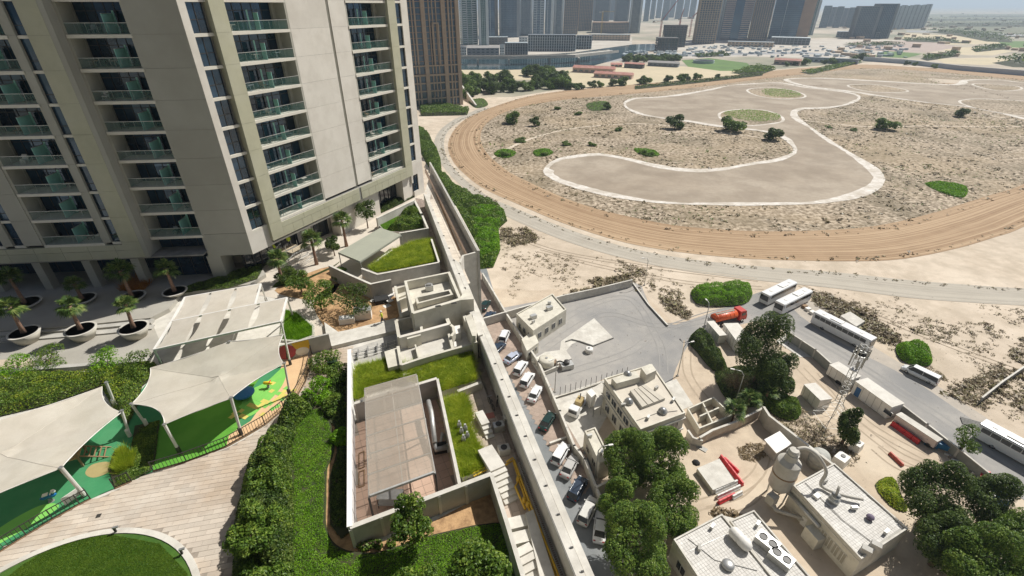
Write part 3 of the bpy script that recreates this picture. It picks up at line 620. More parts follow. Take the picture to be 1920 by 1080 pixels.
def lowbuild(label, uL, uR, vb, h, wall, name='low_building', depth=.5, yaw=0, cols=0, roof=None, group='low buildings beyond the track', vt=None):
    a, b = P(uL, vb), P(uR, vb); c = (a + b) / 2; w = (b - a).length; d = w * depth
    if vt is not None: h = topz((uL + uR) / 2, vt, c.x, c.y)
    t = thing(name, label, 'building', (c.x, c.y, 0), -math.atan2(c.x, c.y) + R(yaw), group)
    if cols:
        MB().box((0, d / 2 + .6, 0), (w - 1, d - 1, h - .5)).build('body', glz['dark'], t)
        for i in range(cols + 1): MB().box((-w / 2 + w * i / cols, 0, 0), (1.1, 1.4, h - .6)).build('column', wallc[wall], t)
        for z in np.arange(3.8, h - 1.5, 3.8): MB().box((0, d / 2 + .3, z), (w - .4, d, .5)).build('floor_slab', wallc[wall], t)
    else:
        MB().box((0, d / 2, 0), (w, d, h)).build('body', wallc[wall], t); k = max(3, int(w / 6)); mb = MB()
        for i in range(k):
            for z in np.arange(1.2, max(1.3, h - 2.2), 3.6): mb.box((-w / 2 + w * (i + .5) / k, -.06, z), (w / k * .55, .2, 1.6))
        mb.build('window_band', glz['dark'], t, kind='stuff')
    if roof:
        mb = MB(); v = [(-w / 2 - .6, -.6, h), (w / 2 + .6, -.6, h), (w / 2 + .6, d + .6, h), (-w / 2 - .6, d + .6, h), (-w / 2, d / 2, h + min(3, d * .22)), (w / 2, d / 2, h + min(3, d * .22))]
        mb.add(v, [(0, 1, 5, 4), (2, 3, 4, 5), (0, 4, 3), (1, 2, 5), (3, 2, 1, 0)]).build('roof', roof, t)
    else: MB().box((0, d / 2, h), (w + .8, d + .8, .7)).build('roof', wallc['bluewhite'] if wall != 'bluewhite' else wallc['grey'], t)
    return t
redroof = M('red_roof_sheet', (.50, .22, .17), (.42, .19, .15), .3, .8, big=((.56, .34, .28), .2, .5))
greyroof = M('grey_roof_sheet', (.36, .34, .32), (.3, .29, .27), .3, .8)
for a, k in [(('low white waterfront pavilion beside the teal tower', 862, 875, 104, 0, 'bluewhite'), dict(vt=89)), (('waterfront hall with a wide dark gabled front', 876, 936, 106, 0, 'grey'), dict(vt=90, depth=.3, roof=greyroof)),
             (('white cube building between the gabled hall and the grey block', 937, 946, 104, 0, 'bluewhite'), dict(vt=84)), (('grey block with pale louvres on the canal promenade', 947, 989, 103, 0, 'grey'), dict(vt=81, depth=.4, cols=9)),
             (('dark low block behind the gabled hall', 915, 952, 84, 0, 'dark'), dict(vt=70, depth=.4)), (('white box building behind the grey canal block', 973, 989, 82, 0, 'bluewhite'), dict(vt=70)),
             (('long colonnaded building on the canal bank', 990, 1078, 96, 0, 'bluewhite'), dict(vt=66, depth=.25, cols=20)), (('white framed building at the end of the colonnade', 1080, 1108, 92, 0, 'bluewhite'), dict(vt=67, depth=.4, cols=6)),
             (('pale podium wall below the half built brown block', 1108, 1180, 76, 0, 'beige'), dict(vt=65, depth=.2)), (('low car park block beside the wide blue tower', 1447, 1512, 84, 0, 'grey'), dict(vt=71, depth=.4, cols=10)),
             (('long cream boundary building in front of the brown tower', 1366, 1445, 88, 0, 'beige'), dict(vt=79, depth=.15)), (('blue grey podium at the foot of the slate towers', 1572, 1640, 71, 0, 'grey'), dict(vt=60, depth=.3)),
             (('near red roofed stable block with white arches', 1112, 1184, 147, 0, 'pinkw'), dict(vt=139, depth=.22, roof=redroof, yaw=-14)), (('rear red roofed stable block with white end gable', 1072, 1150, 137, 0, 'pinkw'), dict(vt=128, depth=.22, roof=redroof, yaw=-14)),
             (('small red roofed gatehouse behind the stables', 1145, 1166, 126, 0, 'pinkw'), dict(vt=121, depth=.6, roof=redroof)), (('long dark shed with a pink roof right of the gatehouse', 1169, 1205, 128, 0, 'dark'), dict(vt=120, depth=.3, roof=redroof, yaw=-20)),
             (('long grey roofed shed beside the green lawn', 1214, 1270, 125, 0, 'grey'), dict(vt=118, depth=.25, roof=greyroof, yaw=-12)), (('flat pink roofed villa behind the row of palms', 1452, 1496, 122, 0, 'pinkw'), dict(vt=113, depth=.3, roof=redroof, yaw=-8)),
             (('long pale shed behind the palms', 1510, 1600, 118, 0, 'bluewhite'), dict(vt=110, depth=.12, yaw=-6))]:
    lowbuild(*a, **k)
# round training ring on the lawn
p = P(1319, 118); t = thing('training_ring', 'round walled horse training ring on the green lawn', 'ring', (p.x, p.y, 0)); MB().lathe([(13, 0), (13, 3.2), (12.4, 3.2), (12.4, 0)], n=32).build('ring_wall', wallc['bluewhite'], t); MB().lathe([(12.3, .2), (.01, .25)], n=32).build('ring_floor', fc['pink'], t)
# bridge over the canal
t = thing('road_bridge', 'pale road bridge on slender piers across the canal', 'bridge', (0, 0, 0)); zb = topz(896, 114, *P2(896, 130)); pb = [P2(820, 121), P2(960, 121), P2(1070, 118)]
pb = [(pb[0][0] - 30, pb[0][1])] + pb + [P2(1150, 108)]
MB().wall(pb, zb - 2.2, zb, 16).build('deck', conc_pale, t); MB().wall(offset(pb, -7.6), zb + .01, zb + 1.1, .4).build('parapet', conc, t); MB().wall(offset(pb, 7.6), zb + .01, zb + 1.1, .4).build('parapet', conc, t)
for u in (896, 954, 1030, 1085): x, y = P2(u, 122 if u < 1000 else 119); MB().box((x, y, -1), (2.2, 10, zb - 1.3)).build('pier', conc, t)
# white perimeter wall right of the track
t = thing('perimeter_wall', 'long pale wall running past the far end of the race track', 'wall'); wl = PL([(1618, 114), (1700, 120), (1800, 132), (1920, 142), (2200, 170)])
MB().wall(wl, 0, 5, 1.2).build('wall_panel', M('bluish_wall', (.58, .62, .66), (.5, .54, .58), .05, .8), t); MB().wall(offset(wl, 9), 0, 3.4, 1).build('rear_wall_panel', MATS['bluish_wall'], t)
# cranes
def crane(label, u, vb, h, boom, col, az, jib_up, name='tower_crane'):
    x, y = P2(u, vb); t = thing(name, label, 'crane', (x, y, 0), az); mb = MB(); s = 1.1
    for a in (-s, s):
        for b in (-s, s): mb.bar((a, b, 0), (a, b, h), .45)
    for z in np.arange(0, h - 4, 4.0): mb.bar((-s, -s, z), (s, -s, z + 4), .25); mb.bar((-s, s, z + 4), (s, s, z), .25)
    mb.build('mast', col, t); mb = MB(); e = Vector((boom * math.cos(jib_up), 0, h + boom * math.sin(jib_up)))
    for dy in (-.8, .8): mb.bar((-boom * .25, dy, h - boom * .25 * math.sin(jib_up) * .2), (0, dy, h), .5); mb.bar((0, dy, h), (e.x, dy * .4, e.z), .5)
    mb.bar((0, 0, h + 1.8), (e.x, 0, e.z + .6), .4); k = int(boom / 4)
    for i in range(k): f = i / k; q = Vector((0, 0, h)).lerp(e, f); g = Vector((0, 0, h)).lerp(e, f + 1 / k); mb.bar(q + Vector((0, .8, 0)), g + Vector((0, -.8 * .5, 1.4)), .22)
    mb.build('jib', col, t); MB().box((0, 0, h - 1), (3, 3, 2.6)).build('cab', conc_pale, t); MB().box((-boom * .22, 0, h - 2.2), (4, 2.6, 2.4)).build('counterweight', conc, t); return t
cr_red = M('crane_red', (.40, .06, .05), (.33, .05, .05), 1, .6); cr_yel = M('crane_yellow', (.6, .42, .08), (.5, .35, .07), 1, .6)
crane('red luffing crane with a steeply raised boom beside the dark construction site', 1236, 76, 36, 75, cr_red, R(0), R(54)); crane('short red crane standing on the dark construction site', 1270, 76, 40, 20, cr_red, R(40), R(70))
crane('faint red crane behind the construction site near the tan tower', 1292, 70, 40, 50, cr_red, R(-60), R(40)); crane('yellow tower crane with flat jib over the half built brown block', 1127, 64, 50, 30, cr_yel, R(10), 0)
far_tower('dark unfinished concrete building with scaffolded floors at the canal end', 1232, 1268, 96, 18, 'dark', 'dark', 'frame', 8, .8, 3.6, 'building', 'construction_site', None)
far_tower('upper dark block of the unfinished building at the canal end', 1243, 1282, 88, 33, 'dark', 'dark', 'frame', 8, .5, 3.6, 'building', 'construction_site', None)

# the tan stone tower right behind the main tower
def tan_tower():
    a, b = P(779, 203), P(868, 196); c = (a + b) / 2; w = (b - a).length; rz = math.atan2(b.y - a.y, b.x - a.x); t = thing('stone_tower', 'ornate tan stone tower with tall glazed bays behind the balcony tower', 'tower', (c.x, c.y, 0), rz)
    h = 110; d = 34; MB().box((0, d / 2 + 1.2, -.5), (w - .4, d, h)).build('glazing', glz['steel'], t); x = lambda f: -w / 2 + w * f; tn = wallc['tan']
    for f, ww, n_ in [(.012, .035, 1.6), (.15, .03, 1.2), (.305, .075, 1.8), (.425, .02, .9), (.49, .02, .9), (.56, .02, .9), (.695, .075, 1.8), (.80, .03, 1.2), (.865, .02, 1), (.965, .07, 1.9), (.09, .02, 1)]:
        MB().box((x(f), 1.2 - n_ / 2, 0), (w * ww, n_, h)).build('stone_pier', tn, t)
    for f in (.305, .695):                                              # small dark studs up the two wide piers
        mb = MB()
        for z in np.arange(26, 90, 2.6): mb.box((x(f), -.63, z), (.7, .1, .7))
        mb.build('stud', wallc['brown'], t, kind='stuff')
    mb = MB()
    for z in np.arange(30, h, 3.6): mb.box((0, 1.1, z), (w - .5, .3, .35))
    mb.build('floor_line', wallc['brown'], t, kind='stuff')
    for z in (0, 5.2, 10.4, 15.6): MB().box((0, .6, z), (w + .3, 1.5, .9)).build('string_course', tn, t)
    MB().box((0, .3, 20.8), (w + .8, 2.2, 1.2)).build('cornice', tn, t); MB().box((0, .3, 27), (w + .6, 1.9, .8)).build('cornice', tn, t)
    MB().box((0, d + 1.6, 0), (w, .6, h)).build('rear_wall', tn, t)
    MB().box((-w / 2 - .2, d / 2 + 1.2, 0), (.8, d, h)).build('side_wall', tn, t); MB().box((w / 2 + .2, d / 2 + 1.2, 0), (.8, d, h)).build('side_wall', tn, t)
    mb = MB()
    for f in (.47, .58): mb.box((x(f), -.2, 27.5), (.9, 1.0, 26))
    mb.box((x(.525), -.2, 53), (w * .13, 1.0, 1)); mb.build('door_frame_surround', tn, t)
    cc = P(890, 197); tt = thing('ramp_wall', 'white sloping ramp wall beside the foot of the stone tower', 'wall'); q = PL([(867, 178), (893, 200)]); MB().wall(q, 0, [7.5, 1.2], 1.2).build('wall_panel', conc_pale, tt)
tan_tower()
# low villas and sheds scattered over the hazy plain, too small to tell apart
rng = np.random.default_rng(40); mb = MB()
for i in range(200):
    u = rng.uniform(1560, 2100); v = rng.uniform(22, 60) if i % 3 else rng.uniform(60, 108); x, y = P2(u, v); s = rng.uniform(6, 15); mb.box((x, y, 0), (s, s * rng.uniform(.5, 1.2), rng.uniform(2.5, 6)), rng.uniform(0, 3))
mb.build('distant_houses', wallc['beige'], kind='stuff'); mb = MB()
for i in range(260):
    u = rng.uniform(1170, 1700); v = rng.uniform(86, 108) if u > 1290 else rng.uniform(98, 106); x, y = P2(u, v); mb.box((x, y, 0), (rng.uniform(2, 9), rng.uniform(2, 6), rng.uniform(1.2, 3.4)), rng.uniform(0, 3))
mb.build('parked_cars_and_sheds', wallc['bluewhite'], kind='stuff')
# trees of the middle distance
CM = [crown_mesh('crown', make_lobes(3.6, 3.6, 5.2, 9, np.random.default_rng(70 + i), .5, .5), 3000, .6, m_, 80 + i) for i, m_ in enumerate([L_dark, L_mid, L_dark, L_mid])]
def midtree(u, v, hpx, label, group, k, mat=None, wide=1.0, name='tree'):
    x, y = P2(u, v); h = topz(u, v - hpx, x, y); s = h / 6.8; return tree(name, label, (x, y, 0), CM[k % 4], 90 + k, 2.6, .22, group, rz=k * 1.7, sc=s, spread=1.4) if wide == 1 else tree2(u, v, h, label, group, k, wide, name)
def tree2(u, v, h, label, group, k, wide, name):
    x, y = P2(u, v); t = tree(name, label, (x, y, 0), CM[k % 4], 90 + k, 2.6, .22, group, rz=k * 1.7, sc=h / 6.8, spread=1.4); t.scale = (h / 6.8 * wide, h / 6.8 * wide, h / 6.8); return t
IT = [(1265, 241, 28, 'round dark tree alone in the middle of the infield scrub', 1.2), (1371, 246, 28, 'broad dark tree at the edge of the green pond island', 1.6), (1449, 262, 24, 'small dark tree on the tip between the two pond arms', 1.3), (961, 231, 24, 'dark tree by the inner edge of the track bend', 1.3), (1003, 236, 18, 'small dark tree right of the one by the track bend', 1.1), (1660, 243, 23, 'wide dark tree in the right part of the infield', 1.7), (1800, 219, 18, 'dark tree beside the sandy path on the far right of the infield', 1.3), (1751, 128, 9, 'lone round tree in front of the long pale wall', 1.4), (1138, 205, 14, 'small tree with yellow ground around it near the upper track', 1.2)]
for k, (u, v, h, lb, w_) in enumerate(IT): midtree(u, v, h, lb, 'single trees in the infield', k, wide=w_)
rng = np.random.default_rng(44)
for k in range(46):
    u = rng.uniform(868, 1062); v = 186 - (u - 868) * .10 - rng.uniform(0, 34) * (1 if u < 1040 else .4); midtree(u, v, rng.uniform(17, 27), 'bushy green tree in the belt between the canal and the track', 'trees in the belt by the canal', k, wide=1.15)
for k, (u, v, h) in enumerate([(1110, 164, 14), (1125, 163, 12), (1150, 161, 14), (1167, 160, 18), (1200, 158, 12), (1211, 157, 16), (1252, 154, 14), (1277, 152, 15), (1287, 151, 13), (1307, 149, 13), (1068, 168, 14), (1080, 168, 13), (1090, 167, 12), (1510, 122, 14), (1545, 120, 9), (1560, 119, 12), (1575, 118, 10), (1598, 116, 12), (1612, 112, 14), (1626, 112, 10), (1700, 122, 9), (1715, 123, 8), (1345, 146, 8), (1475, 124, 9), (1490, 123, 8)]):
    midtree(u, v, h, 'small round tree in the row along the outer side of the track', 'trees along the outer side of the track', k, wide=1.3)
for k in range(34):
    u = 1172 + (k % 17) * 6.2 + rng.uniform(-2, 2); v = 117 - rng.uniform(0, 7); midtree(u, v, rng.uniform(9, 13), 'dark tree in the grove beside the canal', 'trees in the grove beside the canal', k, wide=1.3)
for k, (u, v, h) in enumerate([(976, 266, 11), (1062, 272, 10), (1110, 273, 9), (1045, 205, 8), (1085, 215, 9), (1160, 245, 9), (1600, 245, 7), (1555, 240, 6), (1395, 232, 6), (947, 292, 12), (1020, 291, 9), (1205, 288, 10), (1218, 292, 9)]):
    x, y = P2(u, v); s = topz(u, v - h, x, y) / 6.8; t = link('bush', CM[(k * 2 + 1) % 4], None, 'low green bush among the infield scrub', 'bush', 'low bushes in the infield', loc=(x, y, -1.4 * s), rz=k, sc=(s * 1.8, s * 1.8, s))
# ================================================================ THE BALCONY TOWER
ZP = 31.0                                    # level of the podium deck
CX, CY = -34.6, 59.2
DR = Vector((math.sin(R(25.1)), math.cos(R(25.1)), 0)); NR = Vector((DR.y, -DR.x, 0))
DL = Vector((-.9945, -.1045, 0)); NL = Vector((.1045, -.9945, 0))
C0 = Vector((CX, CY, 0)) + DR * -.88
def fr(t, n, z): return Vector((CX, CY, 0)) + DR * t + NR * n + Vector((0, 0, z))
def fl(s, n, z): return C0 + DL * ((s - .8) * .988) + NL * n + Vector((0, 0, z))
def fb(mb, f, a0, a1, n0, n1, z0, z1):
    """box in facade coordinates: along, out of the wall, up"""
    v = [f(a0, n0, z0), f(a1, n0, z0), f(a1, n1, z0), f(a0, n1, z0), f(a0, n0, z1), f(a1, n0, z1), f(a1, n1, z1), f(a0, n1, z1)]
    return mb.hexa(v)
def fbo(name, mat, par, f, *a, **k): return fb(MB(), f, *a).build(name, mat, par, **k)
LV = [38.1 + 3.32 * i for i in range(30)]; ZT = LV[25]; NS = 10     # NS storeys get full detail
tw = thing('residential_tower', 'beige high rise with rows of recessed glass balconies beside the podium garden', 'tower')
tintobj(tower_wall, .03); tintobj(tower_pier, .03)
def window_wall(f, a0, a1, n, z0, z1, par, cols, rows=(0.0, .72, 1.0), name='window'):
    g = fbo(name, glass_b, par, f, a0, a1, n - .08, n, z0, z1); mb = MB()
    for i in range(cols + 1):
        a = a0 + (a1 - a0) * i / cols; fb(mb, f, a - .035, a + .035, n, n + .06, z0, z1)
    for r in rows: z = z0 + (z1 - z0) * r; fb(mb, f, a0, a1, n, n + .05, z - .035, z + .035)
    mb.build('mullion', black_m, par, kind='stuff'); return g
jointy = .011
def panel_column(f, a0, a1, n0, n1, zs, mat, name='wall_panel'):
    """stacked wall panels with recessed joints"""
    fbo('wall_core', conc_dark, tw, f, a0 + .03, a1 - .03, n0, n1 - .05, zs[0], zs[-1])
    for i in range(len(zs) - 1): fbo(name, mat, tw, f, a0, a1, n0, n1, zs[i] + jointy, zs[i + 1] - jointy)
def balcony_bay(f, a0, a1, dep, zs, screen_at, seed, win_to=1.0, sdp=-9, furn=True):
    rng = random.Random(seed); n = len(zs) - 1
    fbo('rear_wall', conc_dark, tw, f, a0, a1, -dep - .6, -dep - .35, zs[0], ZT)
    for w_ in (a0, a1): s_ = .15; fbo('jamb_wall', tower_pier, tw, f, w_ - s_, w_ + s_, -dep - .3, -.02, zs[0] - .3, ZT)
    for i in range(n):
        z = zs[i]; zt = zs[i + 1]
        b = fbo('balcony', MATS['slab_edge'], tw, f, a0, a1, -dep, .1, z - .34, z)
        if i >= NS: window_wall(f, a0 + .2, a1 - .2, -dep + .05, z, zt - .34, b, 5); continue
        wa, wb = a0 + .2, a0 + (a1 - a0) * win_to
        window_wall(f, wa, wb, -dep + .08, z, zt - .34, b, 6)
        if win_to < .99: fbo('wall_return', tower_pier, b, f, wb, a1 - .16, -dep, -dep + .5, z, zt - .34)
        fbo('railing_glass', railglass, b, f, a0 + .16, a1 - .16, -.06, -.03, z + .05, z + 1.05); fbo('handrail', galv, b, f, a0 + .16, a1 - .16, -.08, -.01, z + 1.05, z + 1.1)
        mb = MB()
        for k in range(1, 6): a = a0 + (a1 - a0) * k / 6; fb(mb, f, a - .012, a + .012, -.09, -.07, z, z + 1.05)
        mb.build('railing_post', galv, b, kind='stuff')
        sa = a0 + (a1 - a0) * screen_at; fbo('privacy_screen', screen_m, b, f, sa - .03, sa + .03, max(-dep * .86, sdp), -.2, z + .02, z + 1.9); fbo('screen_rail', galv, b, f, sa - .04, sa + .04, max(-dep * .86, sdp), -.2, z + 1.9, z + 1.95)
        fbo('screen_end', screen_m, b, f, sa - .28, sa - .06, -dep * .8, -dep * .8 + .05, z + .02, z + 2.2)
        if furn:
            for q in range(rng.choice([1, 2, 2, 3])):
                a = a0 + (a1 - a0) * rng.uniform(.08, .9); nn = -dep * rng.uniform(.3, .6)
                if abs(a - sa) < .7: continue
                c_ = rng.choice([conc_pale, timber, white_p, black_m, MATS['grey_cladding']]); mb = MB()
                if rng.random() < .5:      # chair
                    fb(mb, f, a - .28, a + .28, nn - .28, nn + .28, z + .38, z + .46); fb(mb, f, a - .28, a + .28, nn - .32, nn - .26, z + .46, z + .9)
                    for da in (-.25, .22):
                        for dn in (-.25, .22): fb(mb, f, a + da, a + da + .04, nn + dn, nn + dn + .04, z, z + .38)
                    mb.build('chair', c_, b)
                else:                      # table
                    fb(mb, f, a - .4, a + .4, nn - .3, nn + .3, z + .66, z + .71); fb(mb, f, a - .04, a + .04, nn - .04, nn + .04, z, z + .66); fb(mb, f, a - .22, a + .22, nn - .2, nn + .2, z, z + .03); mb.build('table', c_, b)
LV2 = LV[:26]
# lit return: window column beside the corner
fbo('corner_strip', tower_wall, tw, fr, -.88, 0, -.6, 0, 35.0, ZT)
fbo('lower_wall', tower_wall, tw, fr, 0, 2.5, -.6, -.004, 35.0, LV[0] - .3)
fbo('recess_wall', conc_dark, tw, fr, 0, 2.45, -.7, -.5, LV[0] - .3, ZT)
for i in range(25):
    z = LV[i]; s_ = fbo('window_slab', MATS['slab_edge'], tw, fr, 0, 2.38, -.5, .0, z - .34, z); window_wall(fr, .02, 2.0, -.3, z, LV[i + 1] - .34, s_, 2, (0, .45, 1.0))
# green beige frame: two posts, the lower band and its joints
for a0, a1 in ((2.38, 4.34), (33.58, 35.6)): panel_column(fr, a0, a1, -2.0, .45, [35.7] + LV2, olive, 'frame_panel')
fbo('band_core', conc_dark, tw, fr, 4.34, 33.58, -2.0, .36, 35.72, LV[0] - .36)
for z0, z1, k in ((37.0, LV[0] - .345, 7), (35.7, 36.96, 16)):
    for (a0, a1) in ((4.34, 20.5), (20.95, 33.58)):
        kk = max(1, round(k * (a1 - a0) / 29))
        for i in range(kk): fbo('band_panel', olive, tw, fr, a0 + (a1 - a0) * i / kk + .02, a0 + (a1 - a0) * (i + 1) / kk - .02, 0.3, .45, z0, z1)
balcony_bay(fr, 4.34, 13.27, 2.3, LV2, .52, 1, .93, -1.0); balcony_bay(fr, 24.38, 33.58, 2.3, LV2, .50, 2, .90, -1.0)
panel_column(fr, 13.42, 20.45, -2.3, 0.0, LV2, tower_wall); panel_column(fr, 20.96, 24.23, -2.3, 0.002, LV2, tower_wall)
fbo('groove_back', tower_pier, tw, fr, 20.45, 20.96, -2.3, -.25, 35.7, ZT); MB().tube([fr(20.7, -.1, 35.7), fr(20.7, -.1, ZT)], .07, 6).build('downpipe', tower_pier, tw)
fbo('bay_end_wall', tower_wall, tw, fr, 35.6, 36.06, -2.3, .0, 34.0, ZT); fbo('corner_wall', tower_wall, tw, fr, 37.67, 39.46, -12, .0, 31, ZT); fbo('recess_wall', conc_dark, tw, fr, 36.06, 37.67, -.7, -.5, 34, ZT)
for i in range(25):
    z = LV[i]; s_ = fbo('window_slab', MATS['slab_edge'], tw, fr, 36.06, 37.67, -.5, -.004, z - .34, z); window_wall(fr, 36.1, 37.63, -.25, z, LV[i + 1] - .34, s_, 1, (0, .3, 1.0))
fbo('lower_wall', tower_wall, tw, fr, 36.06, 37.67, -.6, -.006, 31, 32.2); fbo('lower_wall', tower_wall, tw, fr, 36.06, 37.67, -.6, -.006, 35.4, LV[0] - .34)
window_wall(fr, 36.1, 37.63, -.2, 32.2, 35.4, tw, 2, (0, .4, 1))
# ground floor under the band
fbo('ground_floor_wall', tower_wall, tw, fr, 15.6, 25.8, -2.2, -.3, 31, 35.7); fbo('ground_floor_wall', tower_wall, tw, fr, 33.0, 36.06, -2.2, -.3, 31, 35.7)
fbo('shopfront_glass', glass_d, tw, fr, 25.8, 33, -2.2, -2.0, 31, 35.7); fbo('shopfront_glass', glass_d, tw, fr, -.5, 15.6, -3.2, -3.0, 31, 35.0)
mb = MB()
for i in range(13): a = -.4 + i * 1.3; fb(mb, fr, a, a + .09, -3.0, -2.9, 31, 35.0)
for i in range(7): a = 25.9 + i * 1.15; fb(mb, fr, a, a + .09, -2.0, -1.9, 31, 35.6)
mb.build('mullion', black_m, tw, kind='stuff'); fbo('entrance_soffit', white_p, tw, fr, -.6, 15.6, -3.2, -.1, 35.0, 35.25); fbo('entrance_column', tower_wall, tw, fr, 9.2, 10.0, -2.0, -.7, 31, 35.0)
# left wing -------------------------------------------------------------
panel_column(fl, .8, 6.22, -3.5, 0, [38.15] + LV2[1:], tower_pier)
fbo('pier_foot', tower_pier, tw, fl, .8, 6.6, -3.2, -.003, 35.0, 38.12); fbo('pier_foot', tower_pier, tw, fl, 5.1, 6.9, -3.0, -.006, 31, 35.0)
balcony_bay(fl, 6.37, 12.9, 2.6, LV2, .38, 3, .97)
window_wall(fl, 6.5, 13.3, -1.6, 31, 37.6, tw, 4, (0, .5, 1), 'lobby_glass')
fbo('side_wall', tower_pier, tw, fl, 13.05, 13.6, -2.6, 1.3, 35.9, ZT)
panel_column(fl, 13.62, 15.8, -1, 1.3, [35.9] + LV2, olive, 'frame_panel')
def wincol(a0, a1, n=1.0, cols=1):
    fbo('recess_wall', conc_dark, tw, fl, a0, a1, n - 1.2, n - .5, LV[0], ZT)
    for i in range(25): z = LV[i]; s_ = fbo('window_slab', MATS['slab_edge'], tw, fl, a0, a1, n - .6, n + .1, z - .3, z); window_wall(fl, a0 + .03, a1 - .03, n - .15, z, LV[i + 1] - .3, s_, cols, (0, .3, 1))
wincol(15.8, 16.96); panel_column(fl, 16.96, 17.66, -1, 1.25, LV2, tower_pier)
L0 = tw
fl_ = fl
fl2 = lambda s, n, z: fl_(s, n + 1.2, z)
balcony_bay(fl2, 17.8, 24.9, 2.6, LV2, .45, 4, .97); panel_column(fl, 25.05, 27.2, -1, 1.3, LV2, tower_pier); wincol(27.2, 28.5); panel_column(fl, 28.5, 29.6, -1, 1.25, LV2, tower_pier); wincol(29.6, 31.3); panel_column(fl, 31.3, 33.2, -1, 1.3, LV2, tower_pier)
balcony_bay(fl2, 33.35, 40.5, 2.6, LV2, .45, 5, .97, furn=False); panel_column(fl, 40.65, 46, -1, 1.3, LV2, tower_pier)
for z0, z1 in ((37.0, LV[0] - .35), (35.9, 36.96)):
    for i in range(10): a = 13.62 + i * 3.2; fbo('band_panel', olive, tw, fl, a + .02, a + 3.18, .9, 1.32, z0, z1)
fbo('band_core', conc_dark, tw, fl, 13.7, 45.7, -1.0, 1.25, 35.95, LV[0] - .4)
fbo('entrance_soffit', conc_dark, tw, fl, 6.5, 46, -4.5, 1.2, 35.7, 35.88); fbo('lobby_wall', conc_dark, tw, fl, 13.3, 46, -4.6, -4.4, 31, 35.7)
window_wall(fl, 13.5, 45.5, -4.3, 31.1, 35.4, tw, 16, (0, .6, 1), 'lobby_glass')
for a in (15, 21, 27, 33, 39): fbo('lobby_column', tower_pier, tw, fl, a, a + 1, -.4, .8, 31, 35.7)
# solid behind the facades
q = [fr(-.2, -3.4, 0), fr(39.3, -2.6, 0), fr(39.3, -24, 0), fl(46, -28, 0), fl(46, -5, 0), fl(1.5, -4.7, 0)]
MB().prism([(p.x, p.y) for p in q], 31.02, ZT + .5).build('core', tower_wall, tw)
# ================================================================ PODIUM DECK (z = 31)
def Q(pts, dz=0.0): return PL(pts, ZP + dz)
def PV(u, v, dz=0.0): return P(u, v, ZP + dz)
ZW = 33.7
par_o = PL([(1250, 1388), (1116, 1080), (1012, 840), (938, 667), (888, 556), (862, 492)], ZW); par_m = PL([(1230, 1378), (1098.5, 1080), (997.5, 840), (926, 667), (878, 556), (848, 482), (802, 366)], ZW); par_i = PL([(1210, 1373), (1080, 1080), (982, 840), (914, 665), (869, 558), (839, 480), (794, 362)], ZW)
ramp_w = PL([(897, 470), (855, 393), (815, 320), (806, 304)], 33.3)
deckp = par_o + PL([(868, 478), (897, 471)], 33.0) + ramp_w[1:] + [(fr(39.4, 0, 0).x, fr(39.4, 0, 0).y), (fr(39.4, -25, 0).x, fr(39.4, -25, 0).y), (-130, 120), (-130, -40), (9, -40)]
MB().prism(deckp, .5, ZP).build('podium_deck', conc_pale, kind='structure')
pave_pink = M('pink_pavers', (.50, .41, .335), (.42, .34, .275), .6, .85, .1, island=.10, big=[((.56, .48, .41), .3, .5), ((.33, .27, .22), .12, .3)]); tintobj(pave_pink, .12)
pave_grey = M('grey_pavers', (.52, .455, .38), (.45, .39, .325), .5, .85, .1, island=.09, big=[((.58, .53, .46), .2, .6), ((.40, .30, .21), .13, .65)]); tintobj(pave_grey, .10)
pave_brown = M('brown_pavers', (.30, .235, .195), (.22, .175, .15), .8, .85, .15, island=.2, big=((.38, .31, .26), .4, .4)); tintobj(pave_brown, .2)
pave_cream = M('cream_pavers', (.60, .54, .455), (.54, .485, .41), .6, .85, .1, island=.07, big=[((.50, .43, .35), .3, .4)]); tintobj(pave_cream, .07)
joint_m = M('joint_sand', (.33, .285, .235), (.27, .23, .19), 2, .95); roofpave = M('roof_tiles', (.66, .64, .60), (.58, .56, .52), .9, .8, .08, island=.06, big=[((.48, .45, .41), .3, .4)])
